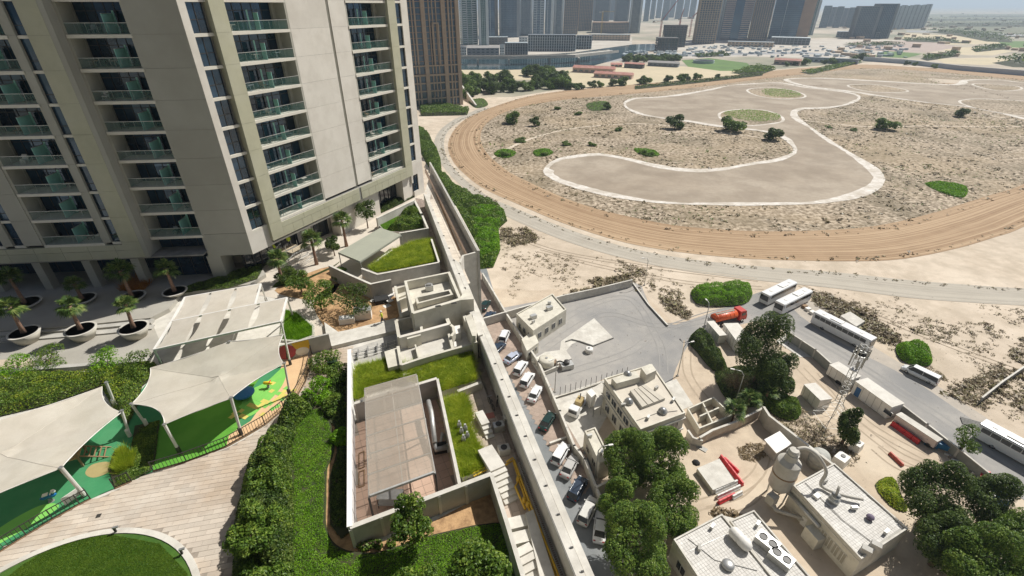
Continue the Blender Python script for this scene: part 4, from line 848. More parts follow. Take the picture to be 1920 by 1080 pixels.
def tiles(name, piece, poly, ang, lx, ly, gap, z, h, mat, base, nmax=300, kind='structure', parent=None, bond=True, holes=()):
    """paving: a joint bed with separate pieces; the nearest nmax are parts, the rest one joined part"""
    bed = sheet(name, poly, z + .001, base, kind) if parent is None else MB().sheet(poly, z + .001).build(name, base, parent)
    loc = [rot2(x, y, -ang) for x, y in poly]; x0, x1 = min(p[0] for p in loc), max(p[0] for p in loc); y0, y1 = min(p[1] for p in loc), max(p[1] for p in loc)
    gx, gy = np.meshgrid(np.arange(int((x1 - x0) / lx) + 2), np.arange(int((y1 - y0) / ly) + 2)); gx, gy = gx.ravel(), gy.ravel()
    X = x0 + gx * lx + (gy % 2) * (lx / 2 if bond else 0); Y = y0 + gy * ly
    c, s = math.cos(ang), math.sin(ang); WX, WY = X * c - Y * s, X * s + Y * c
    k = inpoly(WX, WY, poly)
    for hp in holes: k &= ~inpoly(WX, WY, hp)
    WX, WY = WX[k], WY[k]; o = np.argsort(WX ** 2 + WY ** 2); WX, WY = WX[o], WY[o]
    # pieces outside the frame are left to the joined part
    d = (HC - z); yy = (WY * CT + d * ST); vv = 540 - FPX * (WY * ST - d * CT) / yy; uu = 960 + FPX * WX / yy
    vis = (uu > 0) & (uu < 1920) & (vv < 1080); o = np.argsort(~vis, kind='stable'); WX, WY = WX[o], WY[o]
    me = MB().box((0, 0, 0), (lx - gap, ly - gap, h)).mesh(piece, mat); rng = np.random.default_rng(5)
    for i in range(min(nmax, len(WX))): link(piece, me, bed, loc=(WX[i], WY[i], z - .02 + rng.uniform(-.004, .004)), rz=ang)
    if len(WX) > nmax:
        mb = MB(); hx, hy = (lx - gap) / 2, (ly - gap) / 2
        for i in range(nmax, len(WX)):
            zt = z - .02 + h + rng.uniform(-.004, .004); q = [(WX[i] + a * c - b * s, WY[i] + a * s + b * c) for a, b in ((-hx, -hy), (hx, -hy), (hx, hy), (-hx, hy))]
            mb.add([(*p, z - .01) for p in q] + [(*p, zt) for p in q], [(4, 5, 6, 7), (0, 1, 5, 4), (1, 2, 6, 5), (2, 3, 7, 6), (3, 0, 4, 7)])
        mb.build(piece, mat, bed, kind='stuff')
    return bed
AP = math.atan2(par_i[1][1] - par_i[3][1], par_i[1][0] - par_i[3][0])      # direction of the podium edge
# parapet: pale inner band, joint, outer band with small lights
t = thing('parapet_wall', 'very long pale two banded parapet with small dark lights along the podium edge', 'wall')
def seg(a, b, f): return (a[0] + (b[0] - a[0]) * f, a[1] + (b[1] - a[1]) * f)
w1 = [*par_i, *par_m[::-1]]; MB().prism(w1, 30.9, ZW).build('inner_band', conc_pale, t)
w2 = [*[seg(a, b, .10) for a, b in zip(par_m[:6], par_o)], *par_o[::-1]]; MB().prism(w2, 0, ZW - .12).build('outer_band', conc_pale, t)
MB().wall([seg(a, b, .5) for a, b in zip(par_i[:6], par_i[:6])], ZW - .25, ZW - .05, .12).build('inner_lip', conc, t)
k_ = 0
for u, v in [(872, 540), (861, 513), (851, 488), (842, 465), (832, 442), (822, 418), (812, 394), (929, 682), (941.5, 712), (955, 744), (969.5, 779), (986, 818), (1003, 862), (1024, 911), (1047, 965), (1072, 1027), (1092, 1072)]:
    p = P(u, v, ZW); a = AP; l = MB().box((p.x, p.y, ZW - .1), (.12, .2, .16), a).build('edge_light', black_m, t)
    MB().box((p.x - .1, p.y, ZW + .01), (.08, .12, .05), a).build('lamp_head', steel, l)
t = thing('side_wall', 'tall wall with a grey inner face beside the paved strip at the foot of the tower', 'wall'); MB().wall(ramp_w, .2, 33.3, .35).build('wall_panel', conc, t); MB().wall(PL([(862, 492), (868, 479), (897, 471)], 33.0), 0, 33.0, .3).build('end_wall_panel', conc_pale, t)
MB().wall(offset(ramp_w, 1.2), 31.0, 31.9, .2).build('inner_kerb', M('pinkish_block', (.5, .38, .3), (.42, .32, .25), 2, .9), t)
# strip between the parapet and that wall
rp = [seg(a, b, 1.0) for a, b in zip(par_m[4:], par_m[4:])] + PL([(812, 330), (818, 335), (857, 400), (894, 470), (868, 478)], 31.0)
tiles('edge_strip_paving', 'paver', rp, AP, 1.2, 1.2, .04, ZP + .02, .03, pave_cream, joint_m, 200, bond=False)
MB().wall([seg(a, b, .5) for a, b in zip(PL([(855, 470), (820, 385), (808, 352)], 31), PL([(867, 470), (832, 385), (818, 352)], 31))], 31.03, 31.10, .25).build('drain_channel', timber, kind='structure')
# lane of brown pavers beside the parapet
lane = Q([(1210, 1500), (1072, 1080), (975, 840), (907, 668), (866, 572), (836, 500), (795, 375), (780, 372), (794, 420), (818, 480), (838, 540), (858, 600), (878, 650), (905, 715), (925, 760), (960, 850), (990, 930), (1044, 1080), (1130, 1500)], .0)
tiles('service_lane', 'paver', lane, AP, .62, .42, .03, ZP + .02, .04, pave_brown, joint_m, 300)
court = Q([(796, 375), (818, 480), (838, 540), (858, 600), (878, 650), (905, 715), (925, 760), (960, 850), (990, 930), (1044, 1080), (1130, 1500), (1050, 1500), (980, 1080), (922, 890), (862, 908), (820, 712), (888, 650), (830, 560), (800, 480)])
tiles('courtyard_paving', 'paver', court, AP, .9, .6, .03, ZP + .016, .04, pave_pink, joint_m, 300)
# plaza at the lower left
plaza = Q([(-60, 1062), (0, 1037), (50, 1006), (100, 976), (150, 948), (200, 928), (247, 905), (290, 886), (350, 868), (425, 841), (480, 813), (533, 771), (556, 750), (575, 718), (586, 682), (590, 655), (622, 648), (656, 650), (652, 700), (600, 760), (545, 790), (490, 850), (460, 900), (445, 950), (438, 1000), (436, 1080), (430, 1500), (-300, 1500), (-300, 1160)])
# round lawn
import itertools
def circ(a, b, c):
    ax, ay = a; bx, by = b; cx, cy = c; d = 2 * (ax * (by - cy) + bx * (cy - ay) + cx * (ay - by))
    ux = ((ax * ax + ay * ay) * (by - cy) + (bx * bx + by * by) * (cy - ay) + (cx * cx + cy * cy) * (ay - by)) / d; uy = ((ax * ax + ay * ay) * (cx - bx) + (bx * bx + by * by) * (ax - cx) + (cx * cx + cy * cy) * (bx - ax)) / d
    return ux, uy, math.hypot(ax - ux, ay - uy)
cx_, cy_, cr = circ(P2(60, 1046, ZP), P2(212, 1002, ZP), P2(352, 1058, ZP))
ring = [(cx_ + (cr + .45) * math.cos(a), cy_ + (cr + .45) * math.sin(a)) for a in np.linspace(0, 2 * math.pi, 64, False)]
tiles('plaza_paving', 'paver', plaza, R(12), 1.05, .42, .022, ZP + .012, .04, pave_grey, joint_m, 300, holes=[ring])
MB().lathe([(cr, 31), (cr, 31.12), (cr + .42, 31.12), (cr + .42, 31)], (cx_, cy_, 0), 72).build('lawn_kerb', conc_pale, kind='structure')
turf = M('turf', (.055, .14, .012), (.035, .10, .01), .8, .95, .8, bscale=40, big=((.10, .17, .02), .5, .6))
disc = [(cx_ + cr * math.cos(a), cy_ + cr * math.sin(a)) for a in np.linspace(0, 2 * math.pi, 64, False)]
sheet('round_lawn', disc, ZP + .05, turf); L_lawn = leafmat('leaf_lawn', (.075, .15, .01), (.12, .22, .014), (.19, .28, .03), .3)
vis_d = [p for p in Q([(40, 1062), (120, 1012), (212, 1004), (300, 1020), (352, 1075), (352, 1110), (-20, 1110)])]
link('lawn_grass', blades(vis_d, 90000, .055, .03, L_lawn, 3, ZP + .05, .5), kind='stuff')
def bollard(u, v, lb):
    p = PV(u, v); t = thing('bollard_light', lb, 'light', p, R(20)); MB().box((0, 0, 0), (.12, .12, .62)).build('post', black_m, t); MB().box((.1, 0, .55), (.36, .16, .09)).build('lamp_head', steel, t); MB().box((0, 0, 0), (.3, .3, .03)).build('base', steel, t)
bollard(219, 999, 'short black path light at the top edge of the round lawn'); bollard(343, 1040, 'short black path light on the right kerb of the round lawn')
MB().box(PV(185, 967, .045), (.3, .3, .03), .3).build('drain_cover', black_m, label='small dark drain cover in the pale plaza paving', cat='cover')

# playground ------------------------------------------------------------
fence_l = [(-80, 1072), (0, 1035), (50, 1004), (100, 974), (150, 946), (170, 936)]; fence_g = [(216, 916), (247, 903)]
fence_r = [(288, 884), (350, 866), (425, 838), (456, 821), (497, 797), (533, 768), (555, 747), (573, 716), (583, 680), (585, 664)]
pg = Q([(-300, 1160)] + fence_l + [(247, 902)] + fence_r + [(530, 676), (480, 640), (420, 650), (300, 690), (240, 760), (120, 800), (-300, 950)])
rub_g = M('green_rubber', (.045, .24, .10), (.035, .21, .085), .6, .9, .1, big=((.08, .26, .12), .4, .4)); rub_l = M('light_green_rubber', (.20, .52, .10), (.17, .47, .09), .8, .9, .1); rub_p = M('peach_rubber', (.66, .45, .26), (.6, .4, .23), .8, .9, .1)
rub_y = M('yellow_rubber', (.62, .55, .14), (.55, .48, .12), .8, .9, .1); rub_t = M('tan_rubber', (.38, .31, .14), (.33, .27, .12), .8, .9, .1); rub_m = M('grass_green_rubber', (.10, .32, .03), (.08, .27, .025), .6, .9, .1, big=((.16, .42, .05), .3, .6))
sheet('playground_floor', pg, ZP + .02, rub_g)
sheet('playground_green', Q([(288, 882), (350, 864), (425, 836), (449, 822), (452, 760), (500, 690), (480, 645), (400, 680), (320, 740), (300, 800), (284, 850)]), ZP + .03, rub_m)
sheet('playground_peach', Q([(425, 836), (456, 820), (497, 796), (533, 766), (554, 746), (571, 715), (582, 680), (582, 662), (530, 672), (527, 690), (505, 740), (470, 790), (430, 815)]), ZP + .036, rub_p)
sheet('playground_light_green', smooth(Q([(455, 752), (470, 732), (500, 716), (530, 690), (537, 700), (530, 722), (512, 745), (495, 760), (480, 775), (462, 782), (453, 770)]), 4), ZP + .042, rub_l)
mb = MB(); mp_ = MB(); rng = random.Random(5); a0 = PV(455, 790); ex = (PV(540, 720) - a0); exl = ex.length; ex.normalize(); ey = Vector((-ex.y, ex.x, 0))
for i in range(int(exl / .45)):
    for j in range(-3, 4):
        if rng.random() < .5 - .09 * abs(j):
            c = a0 + ex * (i * .45) + ey * (j * .45 + .3 * math.sin(i * .6)); (mb if rng.random() < .6 else mp_).box((c.x, c.y, ZP + .046 + .002 * ((i + j) % 2)), (.45, .45, .004), math.atan2(ex.y, ex.x))
mb.build('floor_patch', rub_y, kind='structure'); mp_.build('floor_patch', rub_l, kind='structure')
sheet('playground_tan', smooth(Q([(160, 888), (172, 872), (200, 866), (212, 874), (200, 888), (175, 896)]), 4), ZP + .03, rub_t); sheet('playground_path', smooth(Q([(-60, 1040), (0, 990), (60, 955), (95, 944), (110, 952), (60, 985), (0, 1020), (-60, 1060)]), 4), ZP + .03, rub_l)
sheet('playground_tan', Q([(195, 770), (235, 758), (228, 775), (200, 790)]), ZP + .03, rub_t)
pl = Q([(205, 880), (214, 850), (226, 838), (246, 845), (254, 800), (300, 790), (292, 860), (284, 884), (247, 902), (216, 914)]); link('shaded_planting', mound('planting', pl, lumps(pl, .8, .15, .5, 3), 22000, .16, L_mid, 5, ZP), kind='stuff')
t = thing('yellow_grass_clump', 'narrow yellow green grass clump near the gap in the playground fence', 'grass clump'); pl = Q([(222, 888), (229, 850), (240, 846), (238, 885)]); link('blades', blades(pl, 2500, .9, .05, L_grass, 7, ZP), t)
t = thing('yellow_grass_clump', 'smaller yellow green grass clump right of the narrow one', 'grass clump'); pl = Q([(244, 872), (249, 853), (255, 856), (252, 878)]); link('blades', blades(pl, 1500, .7, .05, L_grass, 8, ZP), t)
def fence(label, pts, h=1.1, infill=None):
    t = thing('railing_fence', label, 'fence'); P_ = [Vector((x, y, ZP)) for x, y in Q(pts)]; n = 0
    for i in range(len(P_) - 1):
        a, b = P_[i], P_[i + 1]; L_ = (b - a).length; k = max(1, round(L_ / 1.9))
        for j in range(k + (1 if i == len(P_) - 2 else 0)): q = a.lerp(b, j / k); MB().box((q.x, q.y, ZP), (.07, .07, h + .05), math.atan2(b.y - a.y, b.x - a.x)).build('post', black_m, t)
        MB().bar(a + Vector((0, 0, h)), b + Vector((0, 0, h)), .06, .05).build('top_rail', black_m, t); MB().bar(a + Vector((0, 0, .12)), b + Vector((0, 0, .12)), .05, .04).build('bottom_rail', black_m, t)
        k = int(L_ / .24)
        for j in range(1, k):
            q = a.lerp(b, j / k); n += 1
            bars.setdefault(label, []).append(link('bar', barme, t, loc=q) if n < 290 else None)
    MB().wall(Q(pts, 0), ZP + .0, ZP + .09, .16).build('kerb', timber, t)
barme = MB().box((0, 0, .12), (.028, .028, .96)).mesh('bar', black_m); bars = {}
fence('black bar fence in front of the dark green playground floor', fence_l); fence('short black fence panel between the gate post and the shaded planting', fence_g + []); fence('long curved black bar fence round the bright green playground', fence_r)
p, q = PV(122, 948, .25), PV(155, 925, .25); t = thing('notice_board', 'white notice board fixed inside the black playground fence', 'sign'); d = (q - p).normalized(); MB().hexa([p, q, q + Vector((-d.y * .04, d.x * .04, 0)), p + Vector((-d.y * .04, d.x * .04, 0))] + [v + Vector((0, 0, .75)) for v in (p, q, q + Vector((-d.y * .04, d.x * .04, 0)), p + Vector((-d.y * .04, d.x * .04, 0)))]).build('board', white_p, t)
# toys
p = PV(504, 727); t = thing('spring_toy', 'small yellow spring toy on the light green floor patch', 'toy', p); MB().lathe([(.05, 0), (.16, .02), (.10, .1), (.14, .16), (.10, .22), (.14, .28), (.1, .36), (.05, .4)], n=12).build('spring', steel, t); MB().loft([[(x, .16 * w_ * math.cos(a), .62 + .2 * w_ * math.sin(a)) for a in np.linspace(0, 6.28, 10, False)] for x, w_ in ((-.45, .2), (-.3, .9), (0, 1), (.3, .9), (.48, .3))]).build('body', M('toy_yellow', (.75, .6, .02), (.7, .5, .02), 2, .5), t, True); MB().box((.3, 0, .78), (.08, .4, .06)).build('handle', red_p, t)
p = PV(460, 744); t = thing('play_disc', 'round blue play mushroom beside the sail edge', 'play equipment', p); MB().tube([(0, 0, 0), (0, 0, .5)], .12, 10).build('stem', steel, t); MB().lathe([(.95, .45), (.95, .55), (.7, .68), (.3, .76), (.001, .78)], n=28).build('cap', M('toy_blue', (.01, .16, .42), (.01, .12, .36), 2, .4), t, True)
p = PV(97, 940); t = thing('spring_toy', 'blue and white spring toy near the fence at the lower left', 'toy', p, R(30)); MB().lathe([(.2, 0), (.2, .05), (.1, .08), (.14, .16), (.1, .24), (.14, .3), (.08, .36)], n=12).build('spring', steel, t); MB().loft([[(x, .17 * w_ * math.cos(a), .58 + .22 * w_ * math.sin(a)) for a in np.linspace(0, 6.28, 10, False)] for x, w_ in ((-.5, .2), (-.3, .9), (0, .8), (.3, 1), (.5, .3))]).build('body', MATS['toy_blue'], t, True); MB().box((-.1, 0, .8), (.34, .3, .07)).build('seat', white_p, t); MB().box((.25, 0, .85), (.06, .5, .06)).build('handle', white_p, t); MB().lathe([(.001, .75), (.13, .82), (.15, .95), (.08, 1.06), (.001, 1.08)], (.42, 0, 0), n=12).build('head', white_p, t, True)
p = PV(166, 860); t = thing('climbing_frame', 'brown timber climbing frame half hidden under the left shade sail', 'play equipment', p, R(28)); 
for x, y in ((-1.6, -.8), (-.2, -.8), (-1.6, .8), (-.2, .8)): MB().box((x, y, 0), (.12, .12, 2.0)).build('post', timber, t)
MB().box((-.9, 0, 1.0), (1.5, 1.7, .1)).build('platform', M('play_wood', (.46, .3, .15), (.38, .25, .12), 2, .8), t); MB().box((-.9, 0, 2.0), (1.7, 1.9, .08)).build('roof', MATS['play_wood'], t)
for i in range(5): MB().bar((.1 + i * .28, -.6, .9 - i * .18), (.1 + i * .28, .6, .9 - i * .18), .07).build('rung', timber, t)
MB().bar((-.2, -.6, 1.05), (1.5, -.6, 0), .08).build('rail', timber, t); MB().bar((-.2, .6, 1.05), (1.5, .6, 0), .08).build('rail', timber, t)
# shade sails
sailm = M('sail_cloth', (.68, .625, .54), (.63, .58, .50), .35, .75, .25, bscale=.8, big=[((.60, .54, .45), .25, .6), ((.50, .45, .37), .9, .3)]); nt = sailm.node_tree; pbs = nt.nodes['Principled BSDF']; tl = nt.nodes.new('ShaderNodeBsdfTranslucent'); mx = nt.nodes.new('ShaderNodeMixShader'); mx.inputs[0].default_value = .22
nt.links.new(pbs.inputs['Base Color'].links[0].from_socket, tl.inputs[0]); nt.links.new(pbs.outputs[0], mx.inputs[1]); nt.links.new(tl.outputs[0], mx.inputs[2]); nt.links.new(mx.outputs[0], nt.nodes['Material Output'].inputs[0])
def sail(label, corners, sag=.06, lift=.25, mid=None):
    """membrane between (u, v, z) corners: edges curve inwards by sag, surface a shallow saddle"""
    C = [P(u, v, z) for u, v, z, *_ in corners]; sg = [c[3] if len(c) > 3 else sag for c in corners]; cen = sum(C, Vector()) / len(C) if mid is None else P(*mid); E = []
    for i in range(len(C)):
        a, b = C[i], C[(i + 1) % len(C)]; L_ = (b - a).length; inn = (cen - (a + b) / 2); inn.normalize()
        for k in range(12): f = k / 12; E.append(a.lerp(b, f) + inn * (sg[i] * L_ * 4 * f * (1 - f)))
    mb = MB(); R_ = 10; n = len(E); mb.v.append(tuple(cen))
    for r in range(1, R_ + 1):
        f = r / R_
        for e in E: q = cen.lerp(e, f); mb.v.append((q.x, q.y, q.z - lift * (1 - f * f) + .05 * math.sin(q.x * 1.1 + q.y * .9) * f + .035 * math.sin(q.x * -.7 + q.y * 2.3)))
    for k in range(n): mb.f.append((0, 1 + k, 1 + (k + 1) % n))
    for r in range(R_ - 1):
        for k in range(n): l = (k + 1) % n; mb.f.append((1 + r * n + k, 1 + (r + 1) * n + k, 1 + (r + 1) * n + l, 1 + r * n + l))
    t = thing('shade_sail', label, 'sail'); mb.build('canopy', sailm, t, True); MB().tube(E + [E[0]], .035, 5, False).build('edge_cable', white_p, t); vs_ = t.children[0].data.vertices
    for k in range(0, n, 24): MB().tube([vs_[0].co + Vector((0, 0, .012))] + [vs_[1 + r * n + k].co + Vector((0, 0, .012)) for r in range(R_)], .014, 4, False).build('seam', M('sail_seam', (.60, .55, .475), (.56, .51, .44), 1, .8), t)
    return t
sail('large cream shade sail at the left over the dark green playground', [(-260, 850, 35.2, .05), (-260, 1040, 35.2, .03), (114, 878, 35.1, .04), (228, 773, 33.7, .10), (192, 725, 33.75, .05)], mid=(0, 850, 34.2))
sail('cream shade sail over the bright green playground with the wavy upper edge', [(282, 690, 34.0, .03), (431, 640, 35.2, .03), (531, 627, 35.6, .12), (533, 682, 34.9, .07), (433, 747, 35.2, .03), (308, 796, 34.5, .12), (246, 758, 33.9, .10)], mid=(410, 705, 34.3))
def mast(label, u, v, zt, ub, vb, r=.11, blk=True):
    a = P(u, v, zt); b = PV(ub, vb); t = thing('sail_mast', label, 'mast', b, 0); d = a - b; MB().tube([(0, 0, 0), d], r, 10).build('pole', white_p, t)
    MB().lathe([(.17, 0), (.17, .8), (.13, .85)], n=12).build('base_sleeve', black_m if blk else white_p, t); MB().box((d.x, d.y, d.z - .05), (.24, .24, .12)).build('cable_head', steel, t)
for a in [('white mast at the right tip of the left sail nearest the shrubs', 199, 717, 33.9, 217, 761, .11, False), ('white mast under the right corner of the left sail', 228, 770, 33.8, 244, 818, .11, False), ('thick white mast beside the white notice board', 114, 877, 35.15, 160, 930, .14), ('white mast at the left corner of the right sail', 246, 757, 34.0, 276, 799, .11, False),
          ('white mast holding the lower left corner of the right sail', 308, 796, 34.55, 338, 850, .12), ('white mast in the middle of the curved fence', 433, 746, 35.25, 453, 815, .12), ('thin white mast at the right corner of the right sail', 533, 681, 34.95, 544, 742, .09), ('grey mast stub behind the upper edge of the right sail', 430, 640, 35.25, 436, 700, .1)]: mast(*a)
# pergola with canvas strips
t = thing('canvas_pergola', 'white steel pergola with seven cream canvas panels above the playground', 'pergola')
B1 = [P(347, 558, 34.2), P(489, 533, 34.6)]; B2 = [P(322, 603, 34.0), P(538, 559, 35.4)]; B3 = [P(289, 656, 33.6), P(527, 603, 36.0)]
for b in (B1, B2, B3): MB().bar(b[0], b[1], .16, .2).build('beam', white_p, t)
for a, b in ((B1[0], B2[0]), (B2[0], B3[0]), (B1[1], B2[0].lerp(B2[1], .72)), (B2[1], B3[1]), ): MB().bar(a, b, .2, .2).build('beam', white_p, t)
for p, (ub, vb) in ((B3[0], (304, 684)), (B3[1], (545, 684)), (B2[1], (549, 592)), (B1[1], (500, 566)), (B1[0], (356, 590))): b = PV(ub, vb); MB().tube([p, (b.x, b.y, ZP)], .1, 8).build('leg', white_p, t); MB().lathe([(.15, ZP), (.15, ZP + .6), (.11, ZP + .65)], (b.x, b.y, 0), 10).build('base_sleeve', black_m, t)
def strip(a0, a1, b0, b1, f0, f1, pin=.16):
    rows = []
    for j in range(9):
        g = j / 8; w_ = pin * 4 * g * (1 - g) * .5; l = a0.lerp(a1, f0).lerp(b0.lerp(b1, f0), g); r = a0.lerp(a1, f1).lerp(b0.lerp(b1, f1), g); row = []
        for i in range(7): h = w_ + (1 - 2 * w_) * i / 6; q = l.lerp(r, h); row.append((q.x, q.y, q.z + .1 - .18 * 4 * g * (1 - g)))
        rows.append(row)
    MB().loft(rows, closed=False, caps=False).build('canvas_panel', sailm, t, True)
c = B2[0].lerp(B2[1], .0); d = B2[0].lerp(B2[1], .72)
for i in range(3): strip(B1[0], B1[1], c, d, i / 3 + .01, (i + 1) / 3 - .01)
for i in range(4): strip(B2[0], B2[1], B3[0], B3[1], i / 4 + .01, (i + 1) / 4 - .01)
# mural wall
t = thing('mural_wall', 'low wall with a red, yellow and white mural at the end of the playground', 'wall'); a, b = P(500, 653, 33.0), P(616, 625.5, 33.0); d = (b - a).normalized(); n_ = Vector((d.y, -d.x, 0))
MB().wall([(a.x, a.y), (b.x, b.y)], ZP, 33.0, .25).build('wall_panel', conc, t)
def shape(pts, mat, name='mural_shape'):
    L_ = (b - a).length; vs = []
    for k in (.127, .131 + .002 * len(t_shapes)):
        for x, z in pts: q = a + d * (x * L_) + n_ * k; vs.append((q.x, q.y, ZP + z * 2))
    t_shapes.append(1); n = len(pts); MB().add(vs, [tuple(range(n, 2 * n)), *[(i, (i + 1) % n, (i + 1) % n + n, i + n) for i in range(n)]]).build(name, mat, t)
t_shapes = []; m_r = M('mural_red', (.42, .06, .08), (.36, .05, .07), 1, .7); m_y = M('mural_yellow', (.72, .45, .04), (.65, .4, .04), 1, .7)
el = lambda cx, cz, rx, rz, n=24: [(cx + rx * math.cos(i * 6.2832 / n), cz + rz * math.sin(i * 6.2832 / n)) for i in range(n)]
shape(el(.27, .5, .16, .46), m_r); shape([(.24, .1), (.27, .1), (.3, .5), (.31, .9), (.28, .9), (.27, .5)], black_m); shape([(.38, .97), (.66, .97), (.66, .25), (.6, .2), (.5, .45), (.42, .6)], m_y); shape(el(.52, .32, .11, .26), white_p)

# terrace with the planted palms --------------------------------------------
up = Q([(-400, 650), (0, 628), (100, 622), (200, 612), (285, 603), (320, 585), (342, 556), (420, 545), (470, 540), (500, 520), (488, 500), (470, 470), (430, 440), (-400, 470)]); MB().prism(up, ZP - .1, ZP + .55).build('upper_terrace', M('terrace_stone', (.40, .38, .33), (.34, .32, .28), .4, .8, .05), kind='structure')
for i, (z, o) in enumerate(((.37, .0), (.19, .45))):
    l = [seg2 for seg2 in Q([(-400, 650 + 9 * (i + .3)), (0, 628 + 9 * (i + .3)), (200, 612 + 9 * (i + .3)), (288, 603 + 9 * (i + .3))])]; MB().wall(l, ZP, ZP + z, .9, side=0).build('terrace_step', conc, kind='structure')
sheet('lower_terrace', Q([(-400, 700), (-400, 660), (0, 640), (288, 612), (300, 640), (285, 672), (130, 690), (0, 700)]), ZP + .02, MATS['terrace_stone'])
t = thing('garden_bench', 'long low grey bench wall between the lower terrace and the shrubs', 'bench'); MB().wall(Q([(-150, 712), (75, 697), (140, 692), (285, 680)]), ZP, ZP + .5, .55).build('seat', conc, t)
for pts in ([(-300, 702), (-300, 690), (60, 672), (70, 690)],): sheet('pebble_bed', Q(pts), ZP + .04, sand)
def fan_palm(label, loc, h, r, seed, group=None, lean=(0, 0)):
    rng = np.random.default_rng(seed); t = thing('fan_palm', label, 'palm', loc, 0, group); e = (lean[0], lean[1], h)
    MB().tube([(0, 0, -.1), (lean[0] * .2, lean[1] * .2, h * .3), (lean[0] * .6, lean[1] * .6, h * .7), e], [.30, .21, .17, .2], 9).build('trunk', palmbark, t, True)
    V = []; Fc = []
    for k in range(34):
        az = k * 2.4 + rng.uniform(-.3, .3); el_ = rng.uniform(-.5, 1.25) if k > 6 else rng.uniform(.9, 1.4); st = r * rng.uniform(.35, .55); dx = np.array([math.cos(az) * math.cos(el_), math.sin(az) * math.cos(el_), math.sin(el_)])
        hub = np.array(e) + dx * st + np.array([0, 0, -.12 * st]); side = np.cross(dx, [0, 0, 1]); side /= np.linalg.norm(side) + 1e-6; upv = np.cross(side, dx)
        b = len(V); w_ = side * .025; V += [np.array(e) - w_, np.array(e) + w_, hub + w_, hub - w_]; Fc.append((b, b + 1, b + 2, b + 3))
        for j in range(15):
            a = (j - 7) / 7 * 1.75; ln = r * rng.uniform(.5, .65) * (1 - .15 * abs(a)); dr = dx * math.cos(a) + side * math.sin(a); tip = hub + dr * ln + np.array([0, 0, -.28 * ln * rng.uniform(.6, 1.5)]); pr = np.cross(dr, upv); pr /= np.linalg.norm(pr) + 1e-6; m_ = hub + dr * ln * .55; b = len(V); V += [hub, m_ - pr * ln * .065, tip, m_ + pr * ln * .065]; Fc.append((b, b + 1, b + 2, b + 3))
    link('crown', npmesh('crown', np.array(V), np.array(Fc), L_palm), t); return t
plm = M('planter_concrete', (.50, .47, .40), (.43, .405, .345), 1, .85, .15)
def planter(label, u, v, dz, r, h, plabel, ph, pr, seed, lean=(0, 0), sc=1.0):
    r *= .86; pr *= .86
    p = P(u, v, ZP + dz); t = thing('planter_bowl', label, 'planter', p, 0, 'round planters on the terrace'); MB().lathe([(r * .62, 0), (r * .8, h * .5), (r, h), (r * .86, h), (r * .8, h * .8)], n=32).build('bowl', plm, t, True); MB().lathe([(r * .82, h * .86), (.01, h * .9)], n=28).build('soil', soil, t); MB().lathe([(r * .86, h + .002), (r, h + .002), (r, h + .06), (r * .86, h + .06), (r * .86, h + .002)], n=32).build('rim', conc_pale, t)
    fan_palm(plabel, (p.x, p.y, p.z + h * .85), ph, pr, seed, 'fan palms in round planters', lean)
for a in [('round planter in full shade left of the sunlit ones', 55, 640, 0, 1.75, 1.25, 'shaded fan palm in the leftmost front planter', 3.6, 1.8, 1, (.3, -.1)), ('half lit round planter between the shaded and the sunlit one', 160, 634, 0, 1.8, 1.25, 'fan palm with sunlit crown in the half lit planter', 3.3, 1.7, 2, (.2, 0)),
          ('sunlit round planter standing beside the pergola', 258, 631, 0, 1.8, 1.25, 'fan palm in the sunlit planter beside the pergola', 3.3, 1.6, 3, (.4, 0)), ('dark planter at the rear left of the shaded terrace', 50, 574, .55, 2.0, .5, 'fan palm deep in shade at the rear left', 3.6, 2.0, 4), ('second dark planter of the rear row on the terrace', 157, 566, .55, 1.8, .5, 'low palm in the second rear planter', 2.2, 1.6, 5),
          ('third dark planter of the rear row near an amber plant', 250, 562, .55, 1.8, .5, 'fan palm standing in front of the amber plant', 3.8, 2.2, 6), ('rear planter next to the tower pier', 330, 552, .55, 1.7, .5, 'fan palm in front of the tower pier', 3.4, 1.9, 7)]: planter(*a)
pl = Q([(225, 545), (262, 520), (285, 530), (265, 548)], .55); t = thing('amber_shrub', 'amber coloured spiky plant in the dark corner of the terrace', 'shrub'); link('leaves', blades(pl, 1500, 1.0, .1, leafmat('leaf_amber', (.35, .12, .02), (.5, .2, .03), (.6, .3, .05)), 6, ZP + .5, .5), t)
CP = {}
def shrub_crown(kind, seed, n=2600, rx=1.0, h=1.2, size=.16, lob=7, mat=L_mid): 
    k = (kind, seed)
    if k not in CP: CP[k] = crown_mesh('crown', make_lobes(rx, rx, h, lob, np.random.default_rng(seed), 0, .5), n, size, mat, seed)
    return CP[k]
def shrub(label, u, v, r, h, seed, mat=L_mid, dz=0.0, group=None, size=.16, n=2600, name='shrub', trunk=0, cat=None):
    p = PV(u, v, dz); me = crown_mesh('crown', make_lobes(r, r, h, 8, np.random.default_rng(seed), trunk, .5), n, size, mat, seed)
    t = thing(name, label, cat or ('tree' if trunk else 'shrub'), p, 0, group); rng = np.random.default_rng(seed); trunk_mb(max(.5, trunk + h * .3), .05 + .03 * r, rng, r * .6, 4, .1).build('trunk', bark, t, True); link('crown', me, t); return t
for i, a in enumerate([('spreading light green shrub over the pale pebbles at the far left', 35, 700, 1.8, 1.5, 11), ('wide light green bush in front of the dark bench', 95, 683, 2.0, 1.7, 12), ('small light tree growing in front of the lower terrace', 205, 690, 1.5, 1.9, 13), ('dense green bush below the sunlit planter', 268, 700, 1.5, 2.3, 14)]): shrub(*a, L_mid if i % 2 else L_bright, size=.13, n=3200)
